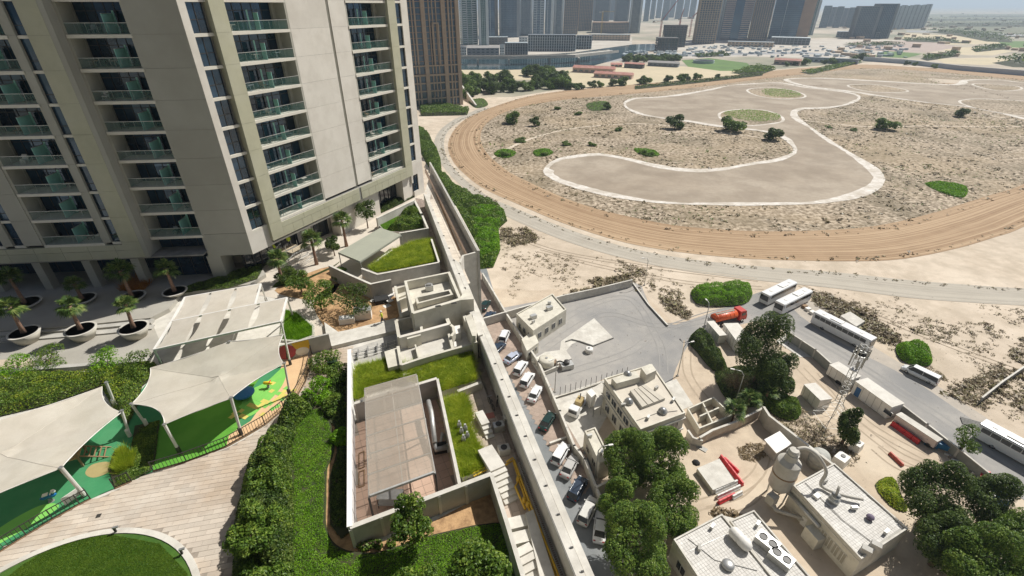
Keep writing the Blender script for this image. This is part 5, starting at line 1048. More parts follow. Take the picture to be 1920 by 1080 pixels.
pl = Q([(-200, 770), (-200, 720), (0, 716), (90, 700), (160, 700), (240, 690), (290, 680), (300, 700), (268, 725), (260, 760), (240, 800), (215, 770), (190, 725), (100, 758), (0, 782)]); link('shrub_border', mound('shrub_border', pl, lumps(pl, 1.1, .3, 1.15, 13), 30000, .15, L_mid, 14, ZP), kind='stuff'); link('shrub_border', mound('shrub_border', pl, lumps(pl, 1.3, .3, 1.2, 15), 9000, .14, L_grass, 16, ZP), kind='stuff')
pl = Q([(330, 560), (380, 552), (430, 548), (485, 530), (500, 500), (470, 505), (430, 520), (350, 545)]); link('shaded_planting', mound('planting', pl, lumps(pl, .8, .2, .6, 17), 9000, .14, L_mid, 18, ZP + .5), kind='stuff')
# hexagonal grass bed and pale path
pl = Q([(528, 640), (534, 582), (558, 588), (588, 614), (588, 632), (560, 642)]); MB().wall(pl, ZP, ZP + .25, .25, closed=True).build('bed_kerb', conc_pale, kind='structure'); link('grass_bed', blades(pl, 14000, .35, .06, L_bright, 19, ZP + .02, .4), kind='stuff'); sheet('bed_turf', pl, ZP + .12, turf)
gar = Q([(480, 470), (620, 440), (800, 360), (800, 480), (745, 600), (640, 640), (600, 652), (530, 640), (520, 560), (440, 545)]); sheet('garden_paving', gar, ZP + .02, pave_cream)
for pts in ([(515, 545), (560, 520), (620, 500), (640, 520), (615, 560), (560, 560)], [(590, 560), (640, 530), (700, 545), (745, 560), (745, 598), (640, 630), (600, 600)]): sheet('garden_soil', smooth(Q(pts), 3), ZP + .05, soil)
pl = Q([(510, 540), (560, 532), (620, 505), (640, 490), (625, 500), (580, 520), (520, 530)]); link('low_hedge', mound('low_hedge', pl, lumps(pl, .7, .2, .5, 21), 9000, .12, L_mid, 22, ZP), kind='stuff')
for i, a in enumerate([('leafy garden tree left of the vent block over orange soil', 603, 582, 1.9, 2.4, 31, 1.0), ('broad garden tree beside the white clad utility boxes', 668, 590, 2.3, 2.5, 32, 1.0), ('small garden tree near the hexagonal grass bed', 566, 548, 1.6, 1.9, 33, .9), ('slim young tree in front of the canopy', 628, 480, 1.0, 1.6, 34, 1.3), ('dark shrub against the curved garden wall', 640, 522, 1.2, 1.3, 35, 0), ('dark leafy shrub between the pergola and the entrance', 540, 528, 1.4, 1.4, 36, .3)]):
    shrub(a[0], a[1], a[2], a[3], a[4], a[5], L_mid if i % 2 == 0 else L_dark, trunk=a[6], n=4200, size=.17, name='garden_tree' if a[6] else 'shrub')
for i, (lb, u, v, h, r) in enumerate([('fan palm left of the scaffold by the tower entrance', 530, 528, 3.6, 1.7), ('tall fan palm between the scaffold and the canopy', 594, 496, 4.0, 2.0), ('fan palm standing at the corner of the canopy', 650, 462, 4.4, 1.9)]): p = PV(u, v); fan_palm(lb, p, h, r, 40 + i)
shrub('round crowned tree at the corner of the raised lawn', 690, 428, 1.7, 2.3, 37, L_dark, trunk=2.2, n=4200, size=.2, name='garden_tree')

# raised lawns, walls and the canopy ---------------------------------------------
M('tall_turf', (.13, .16, .02), (.08, .12, .015), 3, .95, .8)
def pad(label, pts, h, seed, n=30000, bh=.55, mat=L_grass, kerb=True, name='grass_pad'):
    pl = Q(pts, h); t = thing(name, label, 'planting bed'); MB().prism(pl, ZP, ZP + h).build('bed', conc_pale, t); MB().sheet(offset(pl, .12 if area(pl) > 0 else -.12, True), ZP + h + .01).build('soil', turf if mat is L_bright else MATS['tall_turf'], t)
    link('grass', blades(offset(pl, .1 if area(pl) > 0 else -.1, True), n, bh, .05, mat, seed, ZP + h, .75), t, kind='stuff'); q_ = offset(pl, .25 if area(pl) > 0 else -.25, True); link('grass_tussocks', mound('grass_tussocks', q_, lumps(q_, .55, bh * .35, bh * .95, seed, .3), n // 4, .17, mat, seed + 1, ZP + h), t, kind='stuff') if mat is not L_bright else None; return t
pad('big yellow green grass bed behind the mesh roofed enclosure', [(667, 690), (700, 684), (735, 672), (742, 688), (790, 682), (840, 668), (884, 656), (890, 690), (894, 714), (830, 734), (782, 720), (760, 706), (684, 728), (684, 744), (666, 752)], .7, 51, 60000)
pad('square tuft of yellow green grass right of the mesh roofed enclosure', [(831, 753), (873, 744), (884, 782), (884, 792), (844, 806)], .4, 52, 22000); pad('grass bed with grey gas bottles beside the upper stairs', [(846, 812), (880, 800), (893, 830), (906, 852), (906, 882), (866, 896), (853, 850)], .4, 53, 22000)
pad('yellow green grass bed enclosed by the grey angled wall', [(690, 504), (705, 512), (722, 510), (823, 491), (809, 449), (775, 455), (740, 470)], 1.2, 54, 40000)
t = pad('bright green raised lawn below the tower opening', [(707, 418), (775, 380), (786, 396), (801, 425), (750, 434), (722, 434)], .8, 55, 26000, .12, L_bright)
pl = Q([(750, 402), (783, 385), (803, 428), (752, 434), (725, 432), (740, 420)], .8); link('lawn_shrubs', mound('lawn_shrubs', pl, lumps(pl, 1.2, .2, 1.3, 57), 14000, .2, L_mid, 58, ZP + .8), kind='stuff')
pl = Q([(705, 402), (712, 380), (740, 366), (766, 350), (776, 368), (740, 386)], .3); link('entrance_planting', mound('entrance_planting', pl, lumps(pl, 1, .4, 1.2, 59), 12000, .2, L_dark, 60, ZP), kind='stuff')
def gwall(label, pts, zt, th=.25, mat=None, zb=ZP, name='garden_wall', joints=True):
    t = thing(name, label, 'wall'); pl = PL(pts, zt); k = 0
    MB().wall(pl, zb, zt - .08, th, closed=False).build('wall_core', mat or conc, t); MB().wall(pl, zt - .08, zt, th + .06).build('coping', conc_pale, t)
    if joints:
        for i in range(len(pl) - 1):
            a, b = Vector((*pl[i], 0)), Vector((*pl[i + 1], 0)); L_ = (b - a).length; k = max(1, round(L_ / 2.6)); d = (b - a).normalized(); n_ = Vector((d.y, -d.x, 0))
            for s_ in (-1, 1):
                for j in range(k): c0 = a.lerp(b, j / k) + d * .04; c1 = a.lerp(b, (j + 1) / k) - d * .04; m0 = (c0 + c1) / 2 + n_ * s_ * (th / 2 + .008); MB().box((m0.x, m0.y, zb + .05), ((c1 - c0).length, .03, zt - .2 - zb), math.atan2(d.y, d.x)).build('wall_panel', mat or conc, t)
    return t
gwall('grey angled wall around the open pen below the canopy', [(617, 497), (656, 515), (695, 532), (733, 524)], 33.3)
gwall('grey panelled wall in front of the enclosed grass bed', [(678, 503), (708, 514), (760, 504), (823, 491.5)], 33.2); gwall('short grey wall closing the enclosed grass bed towards the lane', [(823, 491), (809, 448)], 33.0, .2, conc_pale, joints=False)
gwall('grey panelled wall below the bright raised lawn', [(748, 437), (802, 427.5), (792, 404)], 33.4); gwall('pale diagonal wall above the bright raised lawn', [(706, 409), (777, 375)], 33.2, .3, conc_pale, joints=False)
gwall('pale wedge wall beside the foot of the tower', [(777, 375), (790, 400)], 33.0, .3, conc_pale, joints=False)
t = thing('canopy_shelter', 'flat olive grey canopy on steel posts over the open pen', 'canopy'); cq = [P(634, 473, 33.8), P(713, 427, 33.8), P(752, 440, 33.8), P(675, 490, 33.8)]
MB().prism([(p.x, p.y) for p in cq], 33.62, 33.8).build('roof', M('canopy_sheet', (.33, .34, .27), (.30, .31, .25), .6, .6), t)
for p in cq: MB().tube([(p.x * .995, p.y * .998, ZP), (p.x * .995, p.y * .998, 33.62)], .07, 8).build('post', steel, t)
for a, b in ((0, 1), (1, 2), (2, 3), (3, 0)): MB().bar(cq[a] - Vector((0, 0, .2)), cq[b] - Vector((0, 0, .2)), .1, .14).build('edge_beam', steel, t)
t = thing('duct_unit', 'long white cylindrical duct unit beside the canopy', 'duct'); a, b = PV(695, 505, .7), PV(733, 470, .7); MB().tube([a, b], .38, 14).build('casing', white_p, t, True); MB().box((a.x, a.y, ZP), (.8, .8, .4), .6).build('base', conc, t); MB().box((b.x, b.y, ZP), (.8, .8, .4), .6).build('base', conc, t)
t = thing('round_sign', 'round orange disc leaning against the pale angled wall', 'disc'); p = P(688, 519, 31.9); MB().tube([p, p + Vector((.05, -.08, 0))], .45, 20).build('face', M('orange_paint', (.7, .33, .05), (.6, .28, .05), 2, .6), t)
# scaffold with two workers at the entrance
def scaffold(label, u, v, L_, W_, levels, rz):
    p = PV(u, v); t = thing('scaffold_tower', label, 'scaffold', p, rz)
    for x in np.linspace(0, L_, max(2, int(L_ / 2) + 1)):
        for y in (0, W_): MB().tube([(x, y, 0), (x, y, levels * 1.9 + 1)], .035, 6).build('standard', galv, t)
    for k in range(levels + 1):
        z = k * 1.9 + .2
        for y in (0, W_): MB().tube([(0, y, z), (L_, y, z)], .03, 6).build('ledger', galv, t)
        for x in np.linspace(0, L_, max(2, int(L_ / 2) + 1)): MB().tube([(x, 0, z), (x, W_, z)], .03, 6).build('transom', galv, t)
        if k: 
            for q in range(3): MB().box((L_ / 2, W_ * (.2 + .3 * q), z + .03), (L_, W_ * .26, .05)).build('board', M('scaffold_board', (.5, .42, .3), (.42, .35, .25), 3, .8), t)
    for k in range(levels): MB().tube([(0, 0, k * 1.9 + .2), (min(2, L_), 0, (k + 1) * 1.9 + .2)], .03, 6).build('brace', galv, t)
    return p
sp = scaffold('silver scaffold tower against the green band by the tower entrance', 522, 506, 4.2, 1.3, 1, R(65)); scaffold('low silver scaffold bay with loose tubes on the paving', 556, 500, 3.6, 1.4, 1, R(65))
mb = MB(); rng = random.Random(9)
for i in range(16): p = PV(rng.uniform(535, 590), rng.uniform(478, 505), .06 + .04 * i); a = rng.uniform(.6, 1.5); mb.tube([(p.x, p.y, p.z), (p.x + 2.4 * math.cos(a), p.y + 2.4 * math.sin(a), p.z + rng.uniform(0, .5))], .03, 5)
t = thing('scaffold_tubes', 'heap of loose scaffold tubes lying before the tower entrance', 'tubes'); mb.build('tube', galv, t, kind='stuff')
def person(label, loc, rz, vest, trouser, pose='walk', h=1.75, cat='person'):
    """one continuous skinned figure; clothing colour by height"""
    k = h / 1.75; st = .22 if pose == 'walk' else .05
    J = [(0, 0, .95), (0, 0, 1.15), (0, .01, 1.38), (0, .02, 1.52), (0, .04, 1.60), (0, .04, 1.70), (-.10, 0, .90), (-.11, st * .6, .50), (-.11, st, .08), (-.11, st + .14, .03), (.10, 0, .90), (.11, -st * .2, .50), (.11, -st * 1.4, .10), (.11, -st * 1.4 + .14, .04),
         (-.19, 0, 1.40), (-.25, -.06, 1.14), (-.24, .08, .92), (-.24, .14, .84), (.19, 0, 1.40), (.25, .08, 1.14), (.22, .22, .98), (.21, .29, .92)]
    Rr = [.15, .14, .17, .06, .095, .10, .095, .07, .045, .035, .095, .07, .045, .035, .07, .05, .035, .03, .07, .05, .035, .03]
    Ed = [(0, 1), (1, 2), (2, 3), (3, 4), (4, 5), (0, 6), (6, 7), (7, 8), (8, 9), (0, 10), (10, 11), (11, 12), (12, 13), (2, 14), (14, 15), (15, 16), (16, 17), (2, 18), (18, 19), (19, 20), (20, 21)]
    me = bpy.data.meshes.new('body'); me.from_pydata([tuple(c * k for c in j) for j in J], Ed, []); o = link('body', me)
    sk = o.modifiers.new('skin', 'SKIN'); sub = o.modifiers.new('sub', 'SUBSURF'); sub.levels = 1; sub.render_levels = 1
    for i, r_ in enumerate(Rr): me.skin_vertices[0].data[i].radius = (r_ * k * 1.08, r_ * k)
    me.skin_vertices[0].data[0].use_root = True
    dg = bpy.context.evaluated_depsgraph_get(); ev = bpy.data.meshes.new_from_object(o.evaluated_get(dg)); bpy.data.objects.remove(o)
    for m_ in (M('trouser', (.05, .06, .09), (.04, .05, .07), 3, .8), vest, M('skin', (.28, .16, .10), (.25, .14, .09), 3, .6), M('hair', (.02, .015, .01), (.03, .02, .015), 5, .8)): ev.materials.append(m_)
    for p_ in ev.polygons:
        z = p_.center.z / k; x = abs(p_.center.x) / k; p_.material_index = 3 if z > 1.68 else 2 if z > 1.50 or (x > .2 and z < 1.02) else 1 if z > .93 and (x < .2 or z > 1.1) or (z > .97) else 0
    t = thing('person', label, cat, loc, rz); link('body', ev, t); MB().lathe([(.0001, 1.79), (.08, 1.77), (.12, 1.70), (.155, 1.68)][::-1], (0, .04, 0), 14).build('hard_hat', white_p, t, True); return t
hv = M('hi_vis', (.62, .75, .06), (.55, .68, .05), 3, .8)
person('worker in yellow vest walking along the pale roof slab', PV(718, 606, .4), R(110), hv, None); person('worker in yellow vest at the left end of the scaffold', sp + Vector((-.2, .9, 2.15)), R(-40), hv, None, 'stand'); person('worker in yellow vest beside the first on the scaffold', sp + Vector((.9, 3.3, 2.15)), R(30), hv, None, 'stand')
# ================================================================ VENT BLOCK, ENCLOSURE, COURTYARD AND GARDEN
def K5(*pts): return [(740 + x / 4.911, 480 + y / 4.911) for x, y in pts]
t = thing('vent_block', 'upper pale vent housing with a raised box and dark trench on its roof', 'vent housing'); ZA = 35.3
o = PL(K5((100, 232), (500, 150), (602, 392), (170, 522)), ZA); MB().prism(PL(K5((104, 236), (498, 156), (598, 390), (172, 518)), ZA), ZP, ZA - 1.15).build('roof_slab', cream, t)
MB().wall(PL(K5((170, 522), (100, 232), (500, 150), (602, 392)), ZA), ZP, ZA, .32).build('parapet', cream, t)
MB().wall(PL(K5((168, 524), (602, 395), (726, 385)), ZA), ZP, ZA - .003, .45).build('front_wall', cream, t)
MB().prism(PL(K5((602, 392), (726, 382), (690, 300), (640, 320)), ZA - .5), ZP, ZA - .5).build('side_block', cream, t)
bx_ = PL(K5((215, 432), (526, 352), (505, 312), (196, 380)), ZA - .3); MB().wall(bx_, ZA - 1.2, ZA - .3, .25, closed=True).build('raised_kerb', cream, t); MB().prism(offset(bx_, -.2 if area(bx_) > 0 else .2, True), ZA - 1.14, ZA - 1.0).build('trench_floor', conc_dark, t)
MB().prism(PL(K5((215, 480), (530, 400), (524, 372), (214, 448)), ZA - 1.12), ZA - 1.148, ZA - 1.12).build('trench', conc_dark, t)
for x, y in ((400, 462), (545, 434)): p = P(*K5((x, y))[0], ZA); MB().box((p.x, p.y, ZA), (.6, .25, .05), .25).build('vent_slot', black_m, t)
p = P(*K5((320, 310))[0], ZA - 1.1); MB().box((p.x, p.y, ZA - 1.15), (.9, .7, .7), .3).build('roof_unit', galv, t); MB().box((p.x, p.y, ZA - .45), (.5, .4, .2), .3).build('unit_cap', steel, t)
t = thing('side_annex', 'low white walled annex on the left flank of the vent housing', 'annex')
MB().wall(PL(K5((5, 275), (62, 560)), 32.8), ZP, 32.8, .3).build('wall', cream, t); MB().wall(PL(K5((5, 300), (108, 268)), 32.8), ZP, 32.797, .3).build('wall', cream, t); MB().wall(PL(K5((40, 395), (120, 365)), 32.6), ZP, 32.5, .3).build('wall', cream, t); MB().prism(PL(K5((70, 520), (170, 480), (180, 530), (75, 560)), 32.2), ZP, 32.2).build('block', cream, t)
MB().prism(PL(K5((12, 340), (110, 300), (115, 350), (25, 385)), 32.0), ZP, 32.0).build('slab', cream, t)
t = thing('lower_vent_block', 'lower pale vent block of open rooms divided by thick walls', 'vent housing'); ZB = 33.5
MB().prism(PL(K5((12, 592), (240, 548), (455, 502), (640, 545), (742, 790), (62, 995), (35, 740)), ZB), ZP, 32.0).build('floor_slab', conc_pale, t)
for i, (pts, z, th) in enumerate([([(12, 592), (40, 745)], ZB, .35), ([(40, 745), (250, 690), (500, 622)], ZB - .004, .4), ([(230, 552), (250, 692)], ZB - .008, .3), ([(455, 502), (502, 625)], ZB - .012, .4), ([(12, 592), (240, 545)], ZB - .016, .35), ([(745, 797), (500, 865), (225, 945), (60, 1000)], 32.9, .3), ([(640, 545), (745, 797)], ZB, .4), ([(500, 715), (537, 855)], 32.9 - .004, .3), ([(30, 830), (60, 1000)], 32.9 - .008, .3), ([(500, 622), (540, 650), (548, 700), (520, 735)], ZB - .2, .3), ([(190, 815), (222, 940)], 32.6, .15)]):
    MB().wall(PL(K5(*pts), z), ZP, z, th).build('wall', cream if i != 1 else tower_wall, t)
MB().prism(PL(K5((245, 560), (455, 512), (492, 620), (262, 680)), 32.9), 32.0, 32.9).build('inner_roof', cream, t); MB().prism(PL(K5((45, 600), (232, 560), (240, 600), (50, 650)), 32.01), 32.0, 32.02).build('room_floor', conc, t)
MB().prism(PL(K5((548, 645), (600, 635), (608, 705), (560, 720)), 33.0), 32.0, 33.0).build('block', white_p, t); MB().prism(PL(K5((648, 555), (705, 530), (760, 680), (745, 735), (715, 735)), 34.3), 32.2, 34.3).build('raised_block', cream, t); MB().prism(PL(K5((712, 530), (740, 510), (800, 600), (812, 720), (770, 735)), 33.9), 31, 33.9).build('raised_block', conc_pale, t)
MB().prism(PL(K5((110, 735), (235, 700), (240, 730), (115, 765)), 33.3), 32.0, 33.3).build('block', cream, t); MB().prism(PL(K5((545, 790), (565, 785), (572, 830), (550, 838)), 32.6), 32.0, 32.6).build('block', white_p, t)
p = P(*K5((175, 790))[0], 32.0); MB().tube([(p.x, p.y, 32), (p.x, p.y, 33.1), (p.x + .3, p.y - .3, 33.3)], .12, 8).build('vent_pipe', galv, t)
MB().prism(PL(K5((0, 850), (20, 845), (50, 975), (60, 1000), (-60, 1030), (-95, 880)), 32.6), ZP, 32.6).build('low_block', cream, t); MB().prism(PL(K5((20, 845), (35, 842), (60, 985), (48, 990)), 32.61), 32.60, 32.62).build('gutter', conc_dark, t)
# walkway slab with its hatch front, trench and pipes
t = thing('walkway_slab', 'long pale walkway slab leading from the mural wall to the vent block', 'slab'); W1 = PL([(608, 604), (634, 622), (655, 618), (742, 596), (748, 618), (682, 634), (622, 649), (612, 632)], ZP + .5); MB().prism(W1, ZP - .6, ZP + .5).build('slab', conc_pale, t)
for i in range(8): a = PV(628 + i * 15, 651.5 - i * 4.0, .1); MB().box((a.x, a.y, ZP - .1), (.8, .05, .5), R(10)).build('hatch', conc, t)
t = thing('pipe_rack', 'grey pipes and conduits running in the trench behind the big grass bed', 'pipes')
for i in range(5): MB().tube([PV(664, 672 - i * 3.2, .2 + .08 * (i % 2)), PV(700, 664 - i * 3.2, .2), PV(742, 650 - i * 3.0, .2)], .045, 6).build('pipe', galv if i % 2 else white_p, t)
for u in (672, 690, 708, 726): a = PV(u, 668 - (u - 672) * .32, 0); MB().box((a.x, a.y, ZP), (.08, 1.4, .5), .2).build('bracket', steel, t)
sheet('trench_floor', Q([(660, 690), (660, 655), (742, 628), (744, 668), (700, 684)]), ZP + .03, conc)
t = thing('utility_boxes', 'pair of white clad utility boxes on the orange soil', 'utility box'); p = PV(682, 596); MB().box((p.x, p.y, ZP), (2.0, 1.1, 1.3), .2).build('housing', white_p, t); MB().box((p.x, p.y, ZP + 1.3), (2.1, 1.2, .06), .2).build('lid', galv, t); p = PV(652, 605); MB().box((p.x, p.y, ZP), (1.8, .9, .8), .2).build('housing', white_p, t)
t = thing('sheet_pile', 'crumpled white plastic sheets over dark material beside the vent block', 'sheeting'); rng = random.Random(4); mb = MB()
for i in range(14): p = PV(rng.uniform(700, 735), rng.uniform(548, 575), 0); mb.box((p.x, p.y, ZP + rng.uniform(0, .6)), (rng.uniform(.5, 1.4), rng.uniform(.3, .9), .05), rng.uniform(0, 3))
mb.build('sheet', white_p, t, kind='stuff'); p = PV(716, 566); MB().box((p.x, p.y, ZP), (1.8, 1.3, .6), .4).build('base', rubber, t)
# white screen wall of the enclosure and the enclosure itself -----------------------
t = thing('screen_wall', 'tall brilliant white wall with narrow slits along the green hedge', 'wall'); ww = PL([(655, 656), (655.5, 988)], 33.19); bright = M('bright_white', (.80, .79, .78), (.74, .73, .72), .5, .6)
L_ = math.dist(*ww); d = Vector((ww[1][0] - ww[0][0], ww[1][1] - ww[0][1], 0)).normalized(); n_ = Vector((-d.y, d.x, 0)); a = Vector((*ww[0], 0)); nS = 12; ang = math.atan2(d.y, d.x)
for i in range(nS):
    m0 = a + d * (L_ * (i + .5) / nS); ln = L_ / nS; MB().box((m0.x, m0.y, ZP), (ln - .16, .26, 2.1), ang).build('wall_panel', bright, t); MB().box((m0.x + d.x * ln * .5, m0.y + d.y * ln * .5, ZP), (.16, .12, 2.1), ang).build('slit', conc_dark, t)
MB().wall(ww, 33.1, 33.26, .36).build('coping', bright, t)
Fw = PL([(656, 988), (921, 888)], 33.2); t = thing('enclosure_walls', 'grey walls of the sunken enclosure under the mesh roof', 'wall'); 
def pwall(pts, zt, th, par, k, mat=conc, zb=ZP):
    MB().wall(pts, zb, zt - .08, th).build('wall_core', mat, par); MB().wall(pts, zt - .08, zt, th + .08).build('coping', conc_pale, par); a, b = Vector((*pts[0], 0)), Vector((*pts[-1], 0)); d = (b - a).normalized(); n_ = Vector((d.y, -d.x, 0))
    for j in range(k + 1): m0 = a.lerp(b, j / k) + n_ * (th / 2 + .03); MB().box((m0.x, m0.y, zb), (.22, .08, zt - .1 - zb), math.atan2(d.y, d.x)).build('pilaster', conc_pale, par)
pwall(Fw, 33.2, .28, t, 5); pwall(PL([(664, 756), (819, 709)], 33.1), 33.1, .25, t, 3); MB().wall(PL([(820, 710), (862, 908)], 33.16), ZP, 33.16, .25).build('right_wall', conc_pale, t)
MB().wall(PL([(921, 888), (950, 978), (984, 1090), (1060, 1400)], 33.2), ZP - 1, 33.19, .3).build('retaining_wall', conc_pale, t)
encl = Q([(668, 800), (826, 745), (868, 935), (666, 1018)]); e2 = PL([(658, 760), (818, 712), (860, 905), (658, 985)], 33.1); tiles('enclosure_floor', 'floor_tile', e2, math.atan2(Fw[1][1] - Fw[0][1], Fw[1][0] - Fw[0][0]), .75, .75, .03, ZP + .03, .04, M('pink_tiles', (.52, .36, .27), (.45, .31, .23), .5, .85, island=.12), joint_m, 300, bond=False)
# translucent mesh roof on its frame
mesh_m = M('woven_mesh', (.37, .32, .26), (.30, .26, .21), .6, .8, big=((.44, .40, .34), .3, .5)); nt = mesh_m.node_tree; wv = nt.nodes.new('ShaderNodeTexChecker'); g_ = nt.nodes.new('ShaderNodeNewGeometry'); wv.inputs['Scale'].default_value = 22; nt.links.new(g_.outputs['Position'], wv.inputs['Vector'])
mr = nt.nodes.new('ShaderNodeMapRange'); mr.inputs['To Min'].default_value = .42; mr.inputs['To Max'].default_value = .88; nt.links.new(wv.outputs['Fac'], mr.inputs['Value']); nt.links.new(mr.outputs[0], nt.nodes['Principled BSDF'].inputs['Alpha'])
t = thing('mesh_canopy', 'large brownish translucent mesh roof over the sunken enclosure', 'canopy'); zr = 33.75; A, B, C_, D_ = P(683, 728, zr), P(781, 701, zr), P(816, 885, zr), P(691, 931, zr)
n1 = 6
for i in range(n1): 
    a, b = A.lerp(D_, i / n1), A.lerp(D_, (i + 1) / n1 - .002); c, d = B.lerp(C_, (i + 1) / n1 - .002), B.lerp(C_, i / n1); MB().add([a, b, c, d], [(0, 1, 2, 3)]).build('mesh_panel', mesh_m, t)
for i in range(n1 + 1): a, b = A.lerp(D_, i / n1), B.lerp(C_, i / n1); MB().bar(a - Vector((0, 0, .08)), b - Vector((0, 0, .08)), .09, .12).build('cross_beam', galv, t)
for f in (0, .5, 1): a, b = A.lerp(B, f), D_.lerp(C_, f); MB().bar(a - Vector((0, 0, .2)), b - Vector((0, 0, .2)), .08, .1).build('long_beam', galv if f != .5 else conc_pale, t)
for q in (A, B, C_, D_, A.lerp(D_, .5), B.lerp(C_, .5)): MB().box((q.x, q.y, ZP), (.12, .12, zr - ZP - .2)).build('post', black_m if q in (C_, D_) else galv, t)
for i in range(2): a, b = D_.lerp(C_, .02), D_.lerp(C_, .98); MB().bar(a + Vector((0, 0, .05 - i * 1.3)), b + Vector((0, 0, .05 - i * 1.3)), .14, .1).build('front_beam', galv, t) if i == 0 else None
t = thing('grey_duct', 'grey rectangular duct along the right side of the mesh roof', 'duct'); MB().tube([P(803, 752, 32.6), P(809, 775, 32.6), P(815, 830, 32.0)], .22, 10).build('duct', galv, t, True); MB().tube([P(815, 830, 31.8), P(818, 843, 31.6), P(838, 838, 31.6)], .24, 10).build('elbow', steel, t, True)
t = thing('pump_set', 'dark pump set with white valve box inside the enclosure', 'pump'); p = PV(826, 845, 0); MB().box((p.x, p.y, ZP + .03), (1.1, .8, .6), .2).build('housing', rubber, t); MB().box((p.x + .9, p.y + .1, ZP + .03), (.7, .6, .5), .2).build('valve_box', white_p, t); MB().tube([(p.x, p.y, ZP + .5), (p.x, p.y + 1.5, ZP + .5)], .12, 8).build('pipe', galv, t)
t = thing('trestle', 'dark rectangular pipe frames on the pink floor beside the white wall', 'frame')
for u, v in ((676, 850), (676, 885)): 
    q = [PV(u - 3, v, .1), PV(u + 7, v - 4, .1), PV(u + 7, v + 25, .1), PV(u - 3, v + 29, .1)]
    for i in range(4): MB().bar(q[i], q[(i + 1) % 4], .07).build('tube', timber, t)
t = thing('trolley', 'wheeled metal rack beside the front edge of the mesh roof', 'rack'); p = PV(735, 945, 0)
for x in (-.9, .9):
    for y in (-.4, .4): MB().tube([(p.x + x, p.y + y, ZP), (p.x + x, p.y + y, ZP + 1.2)], .03, 6).build('upright', black_m, t)
for z in (.4, 1.15): MB().box((p.x, p.y, ZP + z), (1.9, .9, .04)).build('shelf', galv, t)
# courtyard stairs
def stairs(label, ul, vl, ur, vr, n, zt, drop, rise=.17, run=.42, landing=1.0, mat=conc_pale):
    a, b = P(ul, vl, zt), P(ur, vr, zt); d = (b - a); w = d.length; d.normalize(); f = Vector((d.y, -d.x, 0)); t = thing('stair', label, 'stairs')
    m0 = (a + b) / 2 - f * landing / 2; MB().box((m0.x, m0.y, ZP), (w, landing, zt - ZP), math.atan2(d.y, d.x)).build('landing', mat, t)
    for i in range(n): m0 = (a + b) / 2 + f * (run * (i + .5)); z = zt - rise * (i + 1) * drop; MB().box((m0.x, m0.y, ZP), (w, run - .002, max(.06, z - ZP)), math.atan2(d.y, d.x)).build('step', mat, t)
stairs('short pale stair beside the square grass tuft', 903, 797, 918, 792, 3, 31.75, 1, .19, .40, 1.7); stairs('pale stair of five steps below the long landing slab', 920, 884, 947, 872, 6, 32.2, 1, .17, .42, 2.4); stairs('pale stair at the lower end of the courtyard', 962, 1050, 1000, 1030, 6, 32.0, 1, .17, .5, .6)
t = thing('landing_block', 'pale block with two recessed bays beside the yellow pipes', 'block'); q = PL([(985, 962), (1000, 955), (1040, 1080), (1100, 1400), (1060, 1400), (1012, 1080)], 31.9); MB().prism(q, ZP, 31.9).build('block', conc_pale, t)
for u, v in ((968, 985), (978, 1012)): p = PV(u, v, .3); MB().box((p.x, p.y, ZP), (1.5, .9, .7), .25).build('plinth', conc_pale, t)
# yellow pipes and walkway grating
t = thing('yellow_pipes', 'bright yellow gas pipes with elbows running down the courtyard', 'pipes'); zy = ZP + .55
MB().tube([P(948, 872, zy), P(964, 862, zy), P(975, 905, zy), P(1000, 975, zy), P(1046, 1092, zy), P(1100, 1250, zy)], .10, 8).build('pipe', yellow_p, t, True); MB().tube([P(950, 866, zy + .25), P(962, 858, zy + .25), P(966, 868, zy + .25), P(982, 912, zy + .25), P(1006, 975, zy + .25), P(1052, 1092, zy + .25)], .08, 8).build('pipe', yellow_p, t, True)
MB().tube([P(963, 866, zy), P(974, 900, zy + .05), P(966, 912, zy), P(985, 955, zy)], .09, 8).build('pipe', yellow_p, t, True)
for u, v in ((972, 900), (983, 940), (990, 948)): p = P(u, v, zy); MB().lathe([(.16, -.12), (.2, -.05), (.2, .1), (.08, .14), (.08, .3), (.16, .32), (.16, .36)], (p.x, p.y, p.z), 12).build('valve', yellow_p, t, True)
for f in np.linspace(0, 1, 9): p = P(964 + 82 * f, 866 + 226 * f, ZP); MB().box((p.x, p.y, ZP), (.5, .12, .5), AP).build('pipe_bracket', steel, t)
t = thing('pipe_grating', 'thin steel grating beside the yellow pipes', 'grating'); a, b = P(972, 868, ZP + .45), P(1062, 1110, ZP + .45); MB().bar(a, b, .05).build('rail', galv, t); a2, b2 = P(977, 866, ZP + .45), P(1069, 1108, ZP + .45); MB().bar(a2, b2, .05).build('rail', galv, t)
for i in range(70): MB().bar(a.lerp(b, i / 70), a2.lerp(b2, i / 70), .03).build('bar', galv, t) if i < 70 else None
t = thing('yellow_pipe_stub', 'short yellow pipes poking out of the grass bed corner', 'pipes'); MB().tube([P(888, 893, 31.6), P(914, 880, 31.6)], .07, 8).build('pipe', yellow_p, t); MB().tube([P(886, 888, 31.6), P(911, 876, 31.6)], .07, 8).build('pipe', yellow_p, t)
for i, (u, v) in enumerate([(862, 806), (866, 818), (873, 812), (877, 826), (870, 832)]): p = P(u, v, ZP + .4); t = thing('gas_bottle', 'dark grey gas bottle standing in the grass bed by the stairs', 'gas bottle', p, 0, 'gas bottles in the grass bed'); MB().lathe([(.16, 0), (.19, .06), (.19, .75), (.12, .9), (.05, .95), (.05, 1.05)], n=12).build('body', steel, t, True); MB().lathe([(.1, .98), (.1, 1.1)], n=8).build('collar', galv, t)
